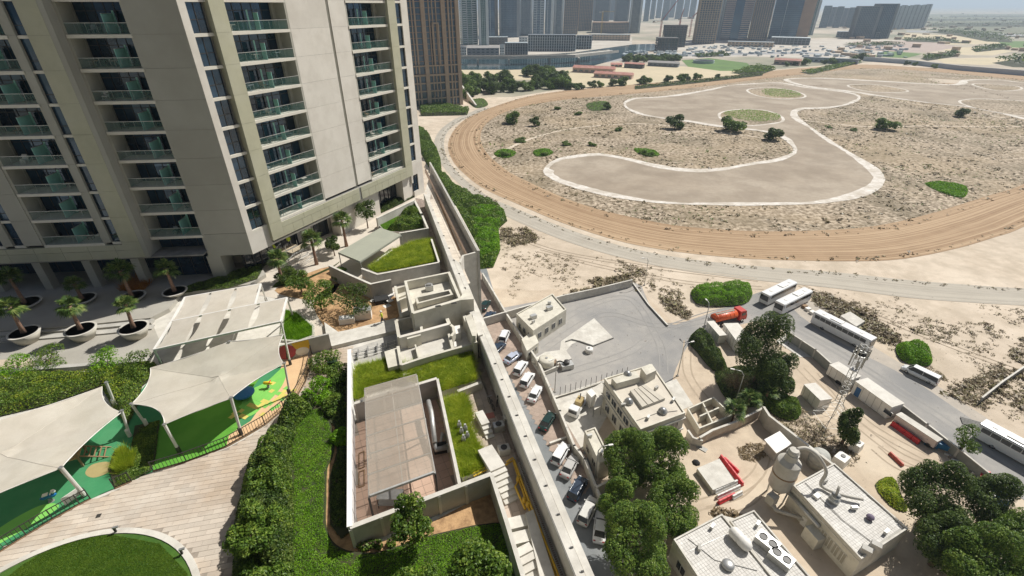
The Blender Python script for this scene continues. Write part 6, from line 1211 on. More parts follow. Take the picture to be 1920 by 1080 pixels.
for i, (u, v, lb) in enumerate([(935, 806, 'grey air unit at the shaded edge of the courtyard'), (945, 850, 'white air unit above the bend of the yellow pipes'), (954, 790, 'small white unit lying against the parapet')]):
    p = PV(u, v); t = thing('air_unit', lb, 'air conditioner', p, .3); MB().box((0, 0, .05), (.95, .7, .7)).build('housing', conc_pale if i else galv, t); MB().lathe([(.28, .76), (.28, .8), (.02, .8)], n=16).build('fan_grille', black_m, t); MB().box((0, 0, 0), (.9, .6, .05)).build('base', steel, t)
def bicycle(label, u, v, rz):
    t = thing('bicycle', label, 'bicycle', PV(u, v, .03), rz)
    for x in (-.52, .52): MB().tube([(x + .33 * math.cos(a), 0, .34 + .33 * math.sin(a)) for a in np.linspace(0, 6.2832, 20)], .022, 5).build('wheel', rubber, t)
    mb = MB(); [mb.tube([(*a, ) for a in s_], .022, 5) for s_ in ([(-.52, 0, .34), (-.15, 0, .78), (.42, 0, .82), (.52, 0, .34)], [(-.15, 0, .78), (-.05, 0, .3), (.4, 0, .75)], [(-.52, 0, .34), (-.05, 0, .3)])]; mb.build('frame', black_m, t); MB().tube([(.4, -.28, .98), (.4, .28, .98)], .02, 5).build('handlebar', steel, t); MB().box((-.17, 0, .86), (.26, .14, .06)).build('saddle', black_m, t)
bicycle('bicycle parked across the sun and shade line of the courtyard', 921, 762, R(115)); bicycle('second bicycle nearer the parapet shade', 934, 754, R(80))
MB().box(PV(917, 780, .03), (1.0, .7, .03), .3).build('floor_mat', M('faded_red', (.5, .2, .16), (.45, .17, .13), 3, .9), label='small faded red mat on the courtyard paving', cat='mat')
gwall('low pale kerb wall along the edge of the big grass bed', [(858, 733), (902, 716)], 31.9, .3, conc_pale, joints=False); MB().box(PV(997, 903, .03), (.7, .7, .03), AP).build('manhole_cover', conc_dark, label='square dark manhole cover in the brown paved lane', cat='cover')
# hedge, lawn and planting at the bottom ------------------------------------------------------
hd = Q([(545, 765), (572, 758), (588, 772), (560, 800), (548, 850), (552, 960), (552, 1080), (560, 1400), (440, 1400), (440, 1080), (442, 1010), (450, 950), (462, 900), (490, 850)])
def hf(p, c, a, b, s, e=.6): return lumps(p, c, a, b, s, e)
link('tall_shrubbery', mound('tall_shrubbery', hd, hf(hd, 1.3, .9, 2.7, 71, .8), 50000, .2, L_dark, 72, ZP), kind='stuff'); link('tall_shrubbery', mound('tall_shrubbery', hd, hf(hd, 1.1, .8, 2.85, 73, .9), 34000, .2, L_mid, 74, ZP), kind='stuff')
lw = smooth(Q([(552, 800), (583, 772), (604, 768), (622, 800), (628, 830), (624, 858), (614, 880), (612, 940), (612, 985), (624, 1016), (652, 1034), (700, 1038), (750, 1025), (800, 1008), (850, 996), (905, 985), (958, 990), (985, 1080), (1050, 1400), (545, 1400), (547, 1080), (548, 960), (545, 860)]), 3)
sheet('lawn_soil', lw, ZP + .05, turf); link('ground_cover_lawn', mound('ground_cover_lawn', lw, hf(lw, .45, .16, .34, 75, .25), 150000, .085, L_bright, 76, ZP), kind='stuff')
sb = Q([(622, 760), (655, 740), (660, 1010), (700, 1022), (800, 985), (925, 918), (960, 1000), (985, 1090), (600, 1090), (600, 800)]); sheet('garden_bed', sb, ZP + .03, soil)
pl = Q([(590, 770), (612, 720), (650, 700), (655, 1000), (640, 1012), (620, 985), (618, 900), (632, 850), (628, 800)]); link('shaded_planting', mound('planting', pl, hf(pl, .8, .1, .7, 77), 12000, .16, L_dark, 78, ZP), kind='stuff')
for i, a in enumerate([('leafy shrub in the sun where the playground fence ends', 612, 690, 1.5, 1.6, 81), ('rounded shrub beside the green bin near the white wall', 638, 712, 1.3, 1.5, 82), ('bright shrub left of the white wall above the lawn strip', 600, 745, 1.5, 1.5, 83), ('dense shrub halfway along the shaded side of the white wall', 630, 770, 1.2, 1.3, 84), ('small round shrub at the tip of the lawn strip', 578, 760, .8, .9, 85), ('narrow shrub in the shade strip by the white wall', 640, 828, .8, 1.0, 86)]): shrub(*a, [L_mid, L_mid, L_bright][i % 3] if i != 4 else L_dark, n=4200, size=.15)
rng = random.Random(8)
for i in range(12): u = rng.uniform(740, 880); v = 1000 - (u - 740) * .42 + rng.uniform(-22, 4); shrub('small yellow green seedling on the orange soil bed', u, v, .22, .4, 100 + i, L_grass, n=160, size=.13, name='seedling', group='seedlings on the orange soil bed')
for i in range(9): shrub('young green plant in the shade below the enclosure wall', rng.uniform(672, 740), rng.uniform(1012, 1030), .3, .5, 120 + i, L_mid, n=200, size=.15, name='seedling', group='young plants below the enclosure wall')
for i in range(6): shrub('small plant in the deep shade beside the white wall', 634 + rng.uniform(-4, 8), 860 + i * 24, .28, .4, 140 + i, L_mid, n=180, size=.15, name='seedling', group='small plants beside the white wall')
shrub('slender tree rising in front of the enclosure wall', 778, 1022, 1.25, 2.6, 91, L_mid, trunk=1.7, n=5200, size=.17, name='garden_tree'); shrub('big glossy tree at the bottom edge beside the retaining wall', 905, 1150, 2.3, 3.0, 92, L_mid, trunk=1.6, n=15000, size=.20, name='garden_tree'); shrub('dark glossy tree at the bottom edge left of the big one', 780, 1130, 1.5, 1.4, 93, L_mid, trunk=.8, n=5000, size=.18, name='garden_tree')
shrub('tall hedge tree that throws its shadow on the plaza paving', 496, 1062, 1.25, 2.2, 94, L_mid, trunk=2.9, n=5000, size=.19, name='garden_tree')
p = PV(626, 690); t = thing('garden_bin', 'dark green boxy bin among the shrubs by the path', 'bin', p, .2); MB().box((0, 0, 0), (.9, .8, 1.0)).build('body', M('bin_green', (.02, .05, .02), (.015, .04, .015), 3, .6), t); MB().box((0, 0, 1.0), (.95, .85, .08)).build('lid', MATS['bin_green'], t)
# ================================================================ STREET LEVEL (z = 0)
sheet('yard_sand', PL([(880, 600), (900, 540), (1010, 545), (1186, 528), (1262, 606), (1330, 588), (1420, 545), (1480, 545), (1620, 655), (1920, 850), (2200, 1010), (2400, 1500), (900, 1500), (900, 900)]), .02, yardsand)
sheet('service_yard', smooth(PL([(896, 592), (1055, 556), (1186, 528), (1216, 568), (1252, 608), (1300, 598), (1345, 582), (1395, 562), (1430, 548), (1452, 560), (1440, 592), (1400, 606), (1330, 622), (1296, 640), (1268, 690), (1255, 730), (1230, 745), (1180, 700), (1130, 712), (1040, 745), (1010, 700), (960, 640)]), 3), .04, asphalt_m)
road = PL([(1392, 566), (1430, 546), (1462, 556), (1500, 592), (1560, 634), (1640, 676), (1710, 712), (1790, 765), (1860, 812), (1920, 848), (2200, 1010), (2200, 1130), (1920, 938), (1850, 892), (1760, 832), (1690, 782), (1610, 722), (1540, 676), (1480, 630), (1440, 600), (1405, 600)])
sheet('asphalt_road', smooth(road, 2), .06, asphalt_m)
sheet('road_shoulder', PL([(1462, 552), (1540, 570), (1640, 652), (1760, 725), (1920, 830), (1920, 850), (1790, 768), (1710, 716), (1640, 680), (1560, 638), (1500, 594)]), .045, M('dusty_shoulder', (.45, .40, .335), (.38, .34, .29), .4, .95, .3))
st_m = M('street_asphalt', (.20, .215, .22), (.15, .165, .17), .35, .9, .2, big=[((.27, .27, .265), .12, .6)])
sheet('parking_lane', PL([(880, 470), (905, 480), (930, 560), (952, 590), (1010, 682), (1066, 785), (1104, 862), (1122, 915), (1190, 1090), (1300, 1400), (900, 1400), (860, 700), (850, 480)]), .03, st_m)
pk = PL([(893, 500), (903, 512), (928, 556), (951, 594), (1010, 688), (1062, 785), (1100, 862), (1112, 905), (1092, 930), (1052, 880), (1012, 805), (965, 722), (925, 650), (896, 560)])
tiles('parking_bays', 'paver', pk, R(65), .9, .9, .03, .06, .03, M('bay_pavers', (.40, .315, .255), (.34, .26, .21), .8, .9, island=.12, big=((.28, .22, .18), .3, .5)), joint_m, 0, bond=False)
for pts, nm in (([(1048, 668), (1052, 640), (1114, 597), (1150, 634), (1112, 649), (1086, 639), (1072, 646), (1060, 660)], 'pale_slab'), ([(1228, 725), (1268, 711), (1300, 760), (1262, 776)], 'concrete_pad'), ([(1036, 744), (1133, 713), (1150, 760), (1110, 830), (1092, 845), (1060, 790)], 'concrete_apron'), ([(1480, 622), (1545, 670), (1500, 670), (1455, 640)], 'concrete_pad')):
    sheet(nm, PL(pts), .07 + .01 * random.random(), conc_pale)
MB().wall(PL([(1060, 642), (1072, 638), (1086, 641), (1112, 650), (1150, 635)]), 0, .35, .15).build('slab_kerb', conc_dark, kind='structure')
shade_m = asphalt_m
def gw(label, pts, h, th=.2, mat=conc_pale, panels=None, name='boundary_wall'):
    t = thing(name, label, 'wall'); pl = PL(pts, h); MB().wall(pl, 0, h - .1, th).build('wall_body', mat, t); MB().wall(pl, h - .1, h, th + .08).build('coping', conc_pale, t)
    if panels:
        for i in range(len(pl) - 1):
            a, b = Vector((*pl[i], 0)), Vector((*pl[i + 1], 0)); k = max(1, round((b - a).length / panels))
            for j in range(k + 1): q = a.lerp(b, j / k); MB().box((q.x, q.y, 0), (.3, th + .14, h + .02), math.atan2(b.y - a.y, b.x - a.x)).build('pilaster', conc, t)
    return t
gw('pale boundary wall between the parking lane and the yards', [(905, 512), (950, 588), (1010, 678), (1050, 770), (1077, 835), (1097, 860), (1118, 913), (1150, 985), (1200, 1100)], 2.0, .3, cream, 5)
gw('pale wall closing the far side of the paved yard', [(894, 600), (1054, 554), (1120, 540), (1186, 524)], 2.2, .3); gw('low dark kerb wall at the right edge of the paved yard', [(1187, 530), (1216, 570), (1252, 609)], .5, .25, conc_dark)
gw('low kerb wall that carries the thin fence posts across the yard', [(1038, 745), (1090, 729), (1134, 714)], .5, .2, conc_dark)
gw('long pale wall on the right side of the sand yard', [(1432, 762), (1443, 779), (1470, 800), (1520, 838), (1562, 870)], 3.0, .35); gw('weathered wall with a brown base at the rear of the sand yard', [(1312, 820), (1336, 806), (1380, 790), (1430, 765)], 2.0, .3, M('weathered_wall', (.40, .31, .23), (.52, .47, .39), .9, .9)); gw('curved concrete wall end beside the two storey building', [(1290, 806), (1300, 820), (1318, 826)], 1.6, .25)
gw('grey panelled wall along the lower side of the road', [(1480, 622), (1530, 655), (1560, 682), (1630, 722), (1690, 757), (1740, 795), (1800, 842), (1857, 888), (1905, 928)], 2.2, .2, M('grey_panel', (.25, .26, .24), (.2, .21, .19), .6, .8), 4.0)
gw('thin wall crossing the scrub at the right edge of the photo', [(1842, 745), (1880, 715), (1960, 660)], 1.6, .2, conc_dark)
gw('wall that closes the annex court beside the big trees', [(1118, 913), (1148, 898)], 2.2, .25, cream); gw('pale rail wall in front of the tanks near the parking wall', [(1012, 700), (1046, 686)], 1.0, .25)
t = thing('post_fence', 'row of thin dark fence posts across the yard', 'fence')
for i in range(14): u = 1050 + i * 9.6; p = P(u, 740 - (u - 1050) * .30, 0); MB().box((p.x, p.y, 0), (.08, .08, 2.0)).build('post', black_m, t)
a, b = P(1050, 740, 1.9), P(1175, 702.5, 1.9); MB().bar(a, b, .03).build('wire', black_m, t); MB().bar(a - Vector((0, 0, .8)), b - Vector((0, 0, .8)), .03).build('wire', black_m, t)
# --- buildings
def hbox(name, pts, zt, mat, par, zb=0.0, pz=None): return MB().prism(PL(pts, pz if pz is not None else zt), zb, zt).build(name, mat, par)
def roofrim(pts, zt, par, h=.35, th=.25, mat=cream): pl = PL(pts, zt); a = area(pl); return MB().wall(offset(pl, -.13 if a < 0 else .13, True), zt, zt + h, th, closed=True).build('parapet', mat, par)
def windows(par, p0, p1, z0, z1, n, frac=.6, mat=None, name='window', w0=.08, w1=.92, fr_=True):
    """windows on the wall between two roof-corner points (world xy)"""
    a, b = Vector((*p0, 0)), Vector((*p1, 0)); d = (b - a); L_ = d.length; d.normalize(); n_ = Vector((d.y, -d.x, 0)); ang = math.atan2(d.y, d.x)
    for i in range(n):
        c = a + d * L_ * (w0 + (w1 - w0) * (i + .5) / n); w = L_ * (w1 - w0) / n * frac; m0 = c + n_ * .01
        f = MB().box((m0.x, m0.y, z0 - .08), (w + .16, .1, z1 - z0 + .16), ang).build(name, conc_pale, par); m1 = c + n_ * .05; MB().box((m1.x, m1.y, z0), (w, .06, z1 - z0), ang).build('pane', mat or glass_d, f)
        m2 = c + n_ * .09; MB().box((m2.x, m2.y, z0), (.05, .03, z1 - z0), ang).build('frame', white_p, f)
t = thing('office_building', 'cream two storey building with raised skylight and flat roof', 'building'); ZO = 6.6; roof = [(1133, 711), (1222, 684), (1285, 776), (1201, 807)]; rp = PL(roof, ZO)
hbox('body', roof, ZO, cream, t); roofrim(roof, ZO, t, .25); hbox('roof_finish', [(1136, 713), (1221, 687), (1282, 775), (1202, 804)], ZO + .03, M('roof_screed', (.62, .57, .48), (.55, .50, .42), .5, .85, .1, big=((.46, .41, .34), .2, .4)), t, ZO)
hbox('stair_head', [(1202, 689), (1219, 682), (1231, 694), (1212, 703)], 8.6, cream, t, ZO); hbox('plant_room', [(1147, 709), (1191, 695), (1200, 707), (1156, 719)], 8.0, cream, t, ZO)
sk = PL([(1181, 733), (1209, 721), (1247, 747), (1203, 764)], 7.1); MB().prism(sk, ZO, 7.1).build('skylight_curb', conc, t)
for i in range(4): f0, f1 = i / 4 + .02, (i + 1) / 4 - .02; g = lambda p, q, f: (p[0] + (q[0] - p[0]) * f, p[1] + (q[1] - p[1]) * f); MB().prism([g(sk[0], sk[1], f0), g(sk[0], sk[1], f1), g(sk[3], sk[2], f1), g(sk[3], sk[2], f0)], 7.1, 7.2).build('skylight_panel', M('skylight_sheet', (.50, .46, .38), (.45, .41, .34), 1, .6), t)
for u, v in ((1179, 752), (1243, 770), (1177, 701)): z = 7.0 if v > 740 else 8.0; p = P(u, v, z); MB().lathe([(.75, -.4), (.75, 0), (.55, .1), (.55, .35), (.2, .55), (.01, .6)], (p.x, p.y, p.z), 12).build('roof_vent', steel, t, True)
windows(t, rp[3], rp[2], 3.8, 5.2, 3); windows(t, rp[0], rp[3], 4.0, 5.2, 5, .7); windows(t, rp[0], rp[3], .9, 2.4, 4, .5); windows(t, rp[3], rp[2], .8, 2.2, 2, .35)
for z in (3.2, 5.6): MB().wall(offset(rp, -.08 if area(rp) > 0 else .08, True), z, z + .22, .25, closed=True).build('floor_band', conc_pale, t)
t = thing('annex_building', 'small cream annex with a flat roof beside the parking wall', 'building'); ar = [(1096, 809), (1116, 802), (1146, 862), (1124, 870)]; hbox('body', ar, 3.6, cream, t); roofrim(ar, 3.6, t, .2); windows(t, PL(ar, 3.6)[0], PL(ar, 3.6)[3], 1.2, 2.2, 2, .4)
t = thing('yard_building', 'one storey flat roofed building in the far left corner of the paved yard', 'building'); yr = [(968, 590), (1036, 552), (1062, 582), (1000, 622)]; hbox('body', yr, 3.8, cream, t); roofrim(yr, 3.8, t, .3); windows(t, PL(yr, 3.8)[3], PL(yr, 3.8)[2], 1.2, 2.5, 4, .45); windows(t, PL(yr, 3.8)[0], PL(yr, 3.8)[3], 1.2, 2.4, 3, .4)
for u, v in ((1000, 596), (1030, 580)): p = P(u, v, 3.85); MB().box(p, (1.4, .9, .8), .5).build('roof_unit', galv, t)
t = thing('small_shed', 'small pale flat roofed shed beside the yard building', 'shed'); sr = [(978, 636), (1000, 619), (1010, 642), (988, 658)]; hbox('body', sr, 2.7, cream, t); windows(t, PL(sr, 2.7)[3], PL(sr, 2.7)[2], 1.1, 1.9, 3, .5)
t = thing('lean_to', 'pale L shaped canopy roof beside the two storey building', 'canopy'); hbox('roof', [(1110, 728), (1131, 716), (1133, 742), (1128, 760), (1112, 764), (1120, 745)], 2.8, conc_pale, t, 2.6)
for u, v in ((1112, 730), (1114, 762), (1128, 758)): p = P(u, v, 2.6); MB().box((p.x, p.y, 0), (.12, .12, 2.6)).build('post', steel, t)
t = thing('block_room', 'narrow white block room standing in the apron yard', 'shed'); hbox('body', [(1100, 735), (1109, 728), (1118, 738), (1109, 745)], 2.9, white_p, t)
t = thing('walled_court', 'open roofless concrete compartments beside the two storey building', 'enclosure')
for pts, h in (([(1290, 766), (1338, 745), (1372, 778), (1312, 802), (1290, 766)], 1.7), ([(1318, 755), (1336, 792)], 1.66), ([(1348, 764), (1312, 780)], 1.62)): MB().wall(PL(pts, h), 0, h, .25).build('wall', cream, t)
MB().lathe([(.5, 0), (.62, 0), (.62, .2), (.5, .2), (.5, 0)], P(1344, 768), 16).build('tyre', rubber, t)
for k, (lb, u, v, r, h, m) in enumerate([('beige round water tank beside the parking wall', 1024, 690, 1.6, 2.6, cream), ('small white round tank alone on the asphalt yard', 1104, 660, .85, 1.1, white_p), ('small beige drum beside the round tank', 1004, 682, .8, 1.4, cream)]):
    p = P(u, v); t = thing('water_tank', lb, 'tank', p); MB().lathe([(r, 0), (r, h * .86), (r * .8, h * .96), (r * .3, h), (.01, h)], n=28).build('shell', m, t, True); MB().lathe([(r * 1.02, h * .4), (r * 1.02, h * .45)], n=28).build('band', steel, t); MB().lathe([(.25, h), (.25, h + .12), (.01, h + .14)], n=12).build('hatch', steel, t)
t = thing('machinery', 'rusty machinery and boxes on the small concrete platform', 'machine'); p = P(1062, 690); MB().box((p.x, p.y, 0), (2.6, 1.6, 1.2), .3).build('housing', galv, t); MB().box((p.x - 2.6, p.y + .3, 0), (1.2, 1.2, 1.6), .2).build('motor', timber, t); MB().tube([(p.x - 3, p.y, 1.2), (p.x - 1.4, p.y, 1.8), (p.x, p.y, 1.2)], .15, 8).build('hose', rubber, t); MB().lathe([(.6, 1.2), (.6, 1.8), (.2, 2)], (p.x, p.y, 0), 14).build('fan', black_m, t)
t = thing('platform_slab', 'raised pale platform under the round tank', 'slab'); hbox('slab', [(1010, 700), (1045, 683), (1072, 672), (1060, 655), (1022, 660), (996, 676)], .4, conc_pale, t)
# lower right buildings with tiled roofs
rt = roofpave
def tiled_building(label, roof, z, name='workshop_building', rim=True):
    t = thing(name, label, 'building'); hbox('body', roof, z, cream, t); pl = PL(roof, z); a = math.atan2(pl[1][1] - pl[0][1], pl[1][0] - pl[0][0])
    inn = offset(pl, -.3 if area(pl) < 0 else .3, True); tiles('roof_tiles', 'tile', inn, a, .42, .42, .035, z + .03, .05, rt, conc, 0, parent=t, bond=False)
    if rim: MB().wall(offset(pl, -.12 if area(pl) < 0 else .12, True), z, z + .28, .2, closed=True).build('parapet', conc_pale, t)
    for i in range(4): MB().wall([pl[i], pl[(i + 1) % 4]], z - .5, z - .3, .12).build('fascia', conc_pale, t) if i == 3 else None
    return t, pl
t, pl = tiled_building('cream workshop with white tiled roof, water tank and dome vent at the bottom edge', [(1262, 1013), (1353, 965), (1470, 1110), (1370, 1180)], 4.3)
windows(t, pl[0], pl[3], 1.2, 2.6, 3, .5)
a, b = P(1292, 1034, 4.36), P(1362, 1002, 4.36); MB().tube([a, b], .05, 6).build('roof_pipe', steel, t)
p = P(1364, 1062, 4.35); MB().lathe([(.75, 0), (.75, .5), (.6, .62), (.3, .72), (.01, .75)], p, 18).build('dome_vent', steel, t, True)
t2 = thing('roof_water_tank', 'long white two humped water tank on the tiled workshop roof', 'tank'); p = P(1386, 1018, 4.4); d = Vector((.45, -.9, 0)).normalized(); MB().loft([[(p.x + d.x * s_ + d.y * r_ * math.cos(a_), p.y + d.y * s_ - d.x * r_ * math.cos(a_), p.z + .8 + r_ * math.sin(a_)) for a_ in np.linspace(0, 6.2832, 16, False)] for s_, r_ in ((-1.7, .05), (-1.5, .5), (-1.1, .75), (-.3, .78), (-.1, .68), (.2, .78), (1.0, .75), (1.4, .5), (1.6, .05))]).build('shell', white_p, t2, True)
for s_ in (-1, 1): MB().box((p.x + d.x * s_, p.y + d.y * s_, 4.3), (.9, .25, .3), 1.1).build('cradle', steel, t2)
t, pl = tiled_building('narrow tiled roof building right of the water tank with big air units', [(1367, 978), (1413, 958), (1536, 1104), (1480, 1130)], 4.2)
for i, (u, v) in enumerate(((1436, 1022), (1462, 1052))): 
    p = P(u, v, 4.3); t2 = thing('roof_air_unit', ['upper large grey air unit with two fans on the narrow roof', 'lower grey air unit next to the first on the narrow roof'][i], 'air conditioner', p, R(38)); MB().box((0, 0, .1), (1.7, 2.6, 1.0)).build('housing', galv, t2)
    for y in (-.6, .6): MB().lathe([(.5, 1.1), (.5, 1.2), (.42, 1.2), (.42, 1.12), (.02, 1.12)], (0, y, 0), 18).build('fan', black_m, t2)
    MB().box((0, 0, 0), (1.6, 2.4, .1)).build('base', steel, t2)
t = thing('link_slab', 'plain pale grey roof slab between the two tiled roofs', 'slab'); hbox('slab', [(1354, 966), (1378, 972), (1420, 1020), (1400, 1030)], 4.0, conc_pale, t, 3.8)
t, pl = tiled_building('long cream building with tiled roof, pipes and shutters at the lower right', [(1486, 912), (1563, 870), (1702, 993), (1614, 1051)], 4.2)
windows(t, pl[0], pl[3], 1.0, 2.8, 4, .75, M('shutter', (.36, .33, .26), (.3, .28, .22), 3, .7), 'shutter', .52, .88)
a, b = Vector((*pl[0], 0)), Vector((*pl[3], 0)); MB().tube([a.lerp(b, .02) + Vector((-.3, -.1, 3.0)), a.lerp(b, .5) + Vector((-.3, -.1, 3.0))], .3, 10).build('wall_duct', galv, t, True); d = (b - a).normalized(); 
m0 = a.lerp(b, .48) + Vector((-.5, -.5, 0)); MB().box((m0.x, m0.y, 0), (2.2, 1.6, 2.2), math.atan2(d.y, d.x)).build('porch', cream, t)
a, b = Vector((*pl[1], 0)), Vector((*pl[2], 0)); 
for i in range(24): q = a.lerp(b, .18 + .6 * i / 24) + Vector((.3, .2, 0)); MB().box((q.x, q.y, 3.6), (.12, .7, .3), R(50)).build('vent_slat', black_m, t)
p = P(1630, 973, 4.3); MB().lathe([(.35, 0), (.35, .3), (.5, .35), (.45, .55), (.01, .75)], p, 16).build('turbine_vent', M('vent_purple', (.16, .13, .18), (.13, .1, .15), 3, .6), t, True); p = P(1531, 932, 4.3); MB().box(p, (.9, .7, .4), .5).build('roof_hatch', white_p, t)
p = P(1632, 1035, 4.3)
for i in range(2): q = P(1622 + i * 18, 1036 - i * 9, 4.3); MB().box(q, (.8, 1.1, .9), R(50)).build('roof_unit', conc, t)
def arc(pts, n=4): return [Vector(q) for q in smooth(pts, n, False)]
t = thing('dust_silo', 'big grey dust collector silo with conical top and banded shell', 'silo'); bp = P(1452, 932, 0); x, y = bp.x, bp.y; zt_ = topz(1487, 842, x, y); r_ = 1.6; zs = zt_ - 2.3
sil = M('silo_paint', (.50, .475, .42), (.42, .40, .355), .7, .6, big=((.36, .32, .26), .5, .4))
MB().lathe([(.4, 1.6), (r_ * .55, 1.9), (r_, 3.0), (r_, zs - .5), (r_ * .97, zs - .1), (r_ * .5, zs + .5)], (x, y, 0), 36).build('shell', sil, t); MB().lathe([(r_ + .02, 5.4), (r_ + .08, 5.45), (r_ + .08, 5.6), (r_ + .02, 5.65)], (x, y, 0), 32).build('band', timber, t)
MB().lathe([(r_ * .55, zs + .45), (.75, zs + 1.2), (.85, zs + 1.25), (.85, zs + 1.5), (.7, zs + 1.55), (.7, zs + 1.9), (.8, zs + 1.95), (.6, zs + 2.3), (.01, zs + 2.4)], (x, y, 0), 24).build('cap', sil, t)
for i in range(4): a_ = i * math.pi / 2 + .5; MB().tube([(x + r_ * .8 * math.cos(a_), y + r_ * .8 * math.sin(a_), 0), (x + r_ * .9 * math.cos(a_), y + r_ * .9 * math.sin(a_), 4.2)], .12, 6).build('leg', steel, t)
MB().tube(arc([(x + .4, y + .2, zs + 2.2), (x + 1.8, y + .3, zs + 2.3), (x + 3.4, y - .4, zs + 1.4), (x + 4.6, y - 1.4, zs - .6), (x + 4.6, y - 1.6, 4.8), (x + 6.5, y - 3.2, 4.9), (x + 9.0, y - 4.0, 5.0)]), .24, 12).build('outlet_duct', sil, t, True)
MB().box((x - 1.6, y - 1.6, 1.0), (1.2, 1.2, 1.6), .5).build('filter_box', sil, t); MB().tube([(x - 1.6, y - 1.6, 1), (x - 1.2, y - 2.6, .6), (x + .8, y - 3.6, .8), (x + 2.2, y - 4.6, 1.2)], .28, 10).build('lower_pipe', sil, t, True); MB().box((x + 2.4, y - 4.4, 0), (1.4, 1.0, 1.7), .5).build('pump_box', white_p, t)
t = thing('roof_fan_unit', 'short fan stack with a tall thin pipe on the lower right roof', 'fan'); p = P(1562, 940, 4.25); MB().lathe([(.7, 0), (.7, .7), (.45, .8), (.45, 1.3), (.6, 1.35)], p, 18).build('fan_casing', galv, t, True); MB().tube([(p.x, p.y, p.z + 1.2), (p.x + .3, p.y + .5, p.z + 2.6)], .18, 8).build('stack', sil, t, True)
t = thing('wrapped_tank', 'grey wrapped round tank squeezed between silo and pale wall', 'tank'); p = P(1530, 872, 0); MB().lathe([(1.45, 0), (1.5, 2.2), (1.2, 2.8), (.5, 3.0), (.01, 3.0)], p, 20).build('shell', M('tarp_grey', (.45, .45, .41), (.36, .36, .33), 1.4, .8, .8), t, True); MB().lathe([(1.51, 1.2), (1.54, 1.3)], p, 20).build('strap', steel, t)
t = thing('flat_roof_shed', 'low shed with a flat white roof beside the silo', 'shed'); hbox('roof', [(1433, 824), (1462, 808), (1485, 832), (1456, 850)], 2.6, white_p, t, 2.45); hbox('body', [(1438, 826), (1462, 812), (1480, 832), (1457, 845)], 2.44, conc, t, 0, 2.5)
# panels, barriers and block piles in the sand yard
t = thing('slab_stack', 'square stack of pale concrete slabs in the sand yard', 'stack'); sp_ = PL([(1307, 878), (1349, 860), (1378, 902), (1337, 919)], 1.0)
for i in range(5): MB().prism([(x + .04 * (i % 2), y + .03 * (i % 3)) for x, y in sp_], i * .2 + .01, i * .2 + .19).build('slab', conc_pale, t)
def barrier(label, u0, v0, u1, v1, mat, h=.8, group='red and white traffic barriers in the sand yard', z0=0.0, k=1):
    a, b = P(u0, v0, z0), P(u1, v1, z0); d = b - a; L_ = d.length / k; rz = math.atan2(d.y, d.x)
    for i in range(k):
        c = a.lerp(b, (i + .5) / k); t = thing('traffic_barrier', label, 'barrier', c, rz, group); w = .28; MB().loft([[(x, y, z) for y, z in ((-w, 0), (w, 0), (w, .2), (w * .5, .42), (w * .42, h), (-w * .42, h), (-w * .5, .42), (-w, .2))] for x in (-L_ / 2 + .03, L_ / 2 - .03)]).build('body', mat, t); MB().box((0, 0, h), (.3, .2, .03)).build('cap', mat, t)
wp = M('white_plastic', (.66, .65, .62), (.58, .57, .54), 2, .6)
barrier('red plastic barrier in the upper row behind the slab stack', 1350, 858, 1392, 912, red_p, k=3); barrier('second red barrier row behind the slab stack', 1357, 862, 1384, 888, red_p, k=2, h=.7)
barrier('white plastic barrier in front of the slab stack', 1339, 925, 1381, 906, wp, k=3); barrier('second row white barrier in front of the slab stack', 1343, 935, 1386, 915, wp, k=3); barrier('red plastic barrier at the lower front of the slab stack', 1346, 945, 1376, 930, red_p, k=2); barrier('white barrier at the right end of the lower barrier row', 1372, 936, 1390, 926, wp, k=1)
barrier('single red barrier lying alone in the compound near the dark trees', 1667, 851, 1692, 875, M('faded_barrier', (.5, .10, .06), (.42, .08, .05), 2, .6), h=.6, group=None)
barrier('red barrier in the long row by the white tank trailer', 1670, 796, 1722, 833, red_p, k=4, h=.9, group='red barriers beside the tank trailer')
for i, (u, v) in enumerate([(1280, 838), (1310, 835), (1318, 842)]): MB().box(P(u, v, .02), (1.3, .9, .12), .4 + i).build('paving_slab', conc, label='loose concrete slab lying on the sand by the two storey building', cat='slab', group='loose slabs on the sand')
t = thing('rubbish_heap', 'small dark heap on the sand left of the slab stack', 'heap'); p = P(1305, 868); MB().lathe([(.7, 0), (.5, .3), (.2, .5), (.01, .55)], p, 7).build('heap', rubber, t)
q = scatter(smooth(PL([(1385, 842), (1420, 832), (1440, 845), (1425, 862), (1395, 862)]), 3), 260); link('dry_scrub', tufts(q, .3, L_dry, 31, 0, .4), kind='stuff'); q = scatter(PL([(1330, 965), (1345, 955), (1385, 965), (1370, 975)]), 160); link('dry_scrub', tufts(q, .3, L_dry, 32, 0, .9), kind='stuff')
q = scatter(PL([(1480, 840), (1440, 770), (1500, 760), (1600, 850), (1600, 880), (1560, 862)]), 420); link('dry_scrub', tufts(q, .4, L_scrub, 33, 0, .8, k=20), kind='stuff')
q = scatter(PL([(920, 500), (1900, 560), (1920, 1000), (1300, 1080), (1100, 760), (950, 560)]), 900); link('small_debris', tufts(q, .09, M('debris', (.35, .3, .25), (.2, .18, .15), 2, .9, island=.5), 34, .06, .5), kind='stuff')
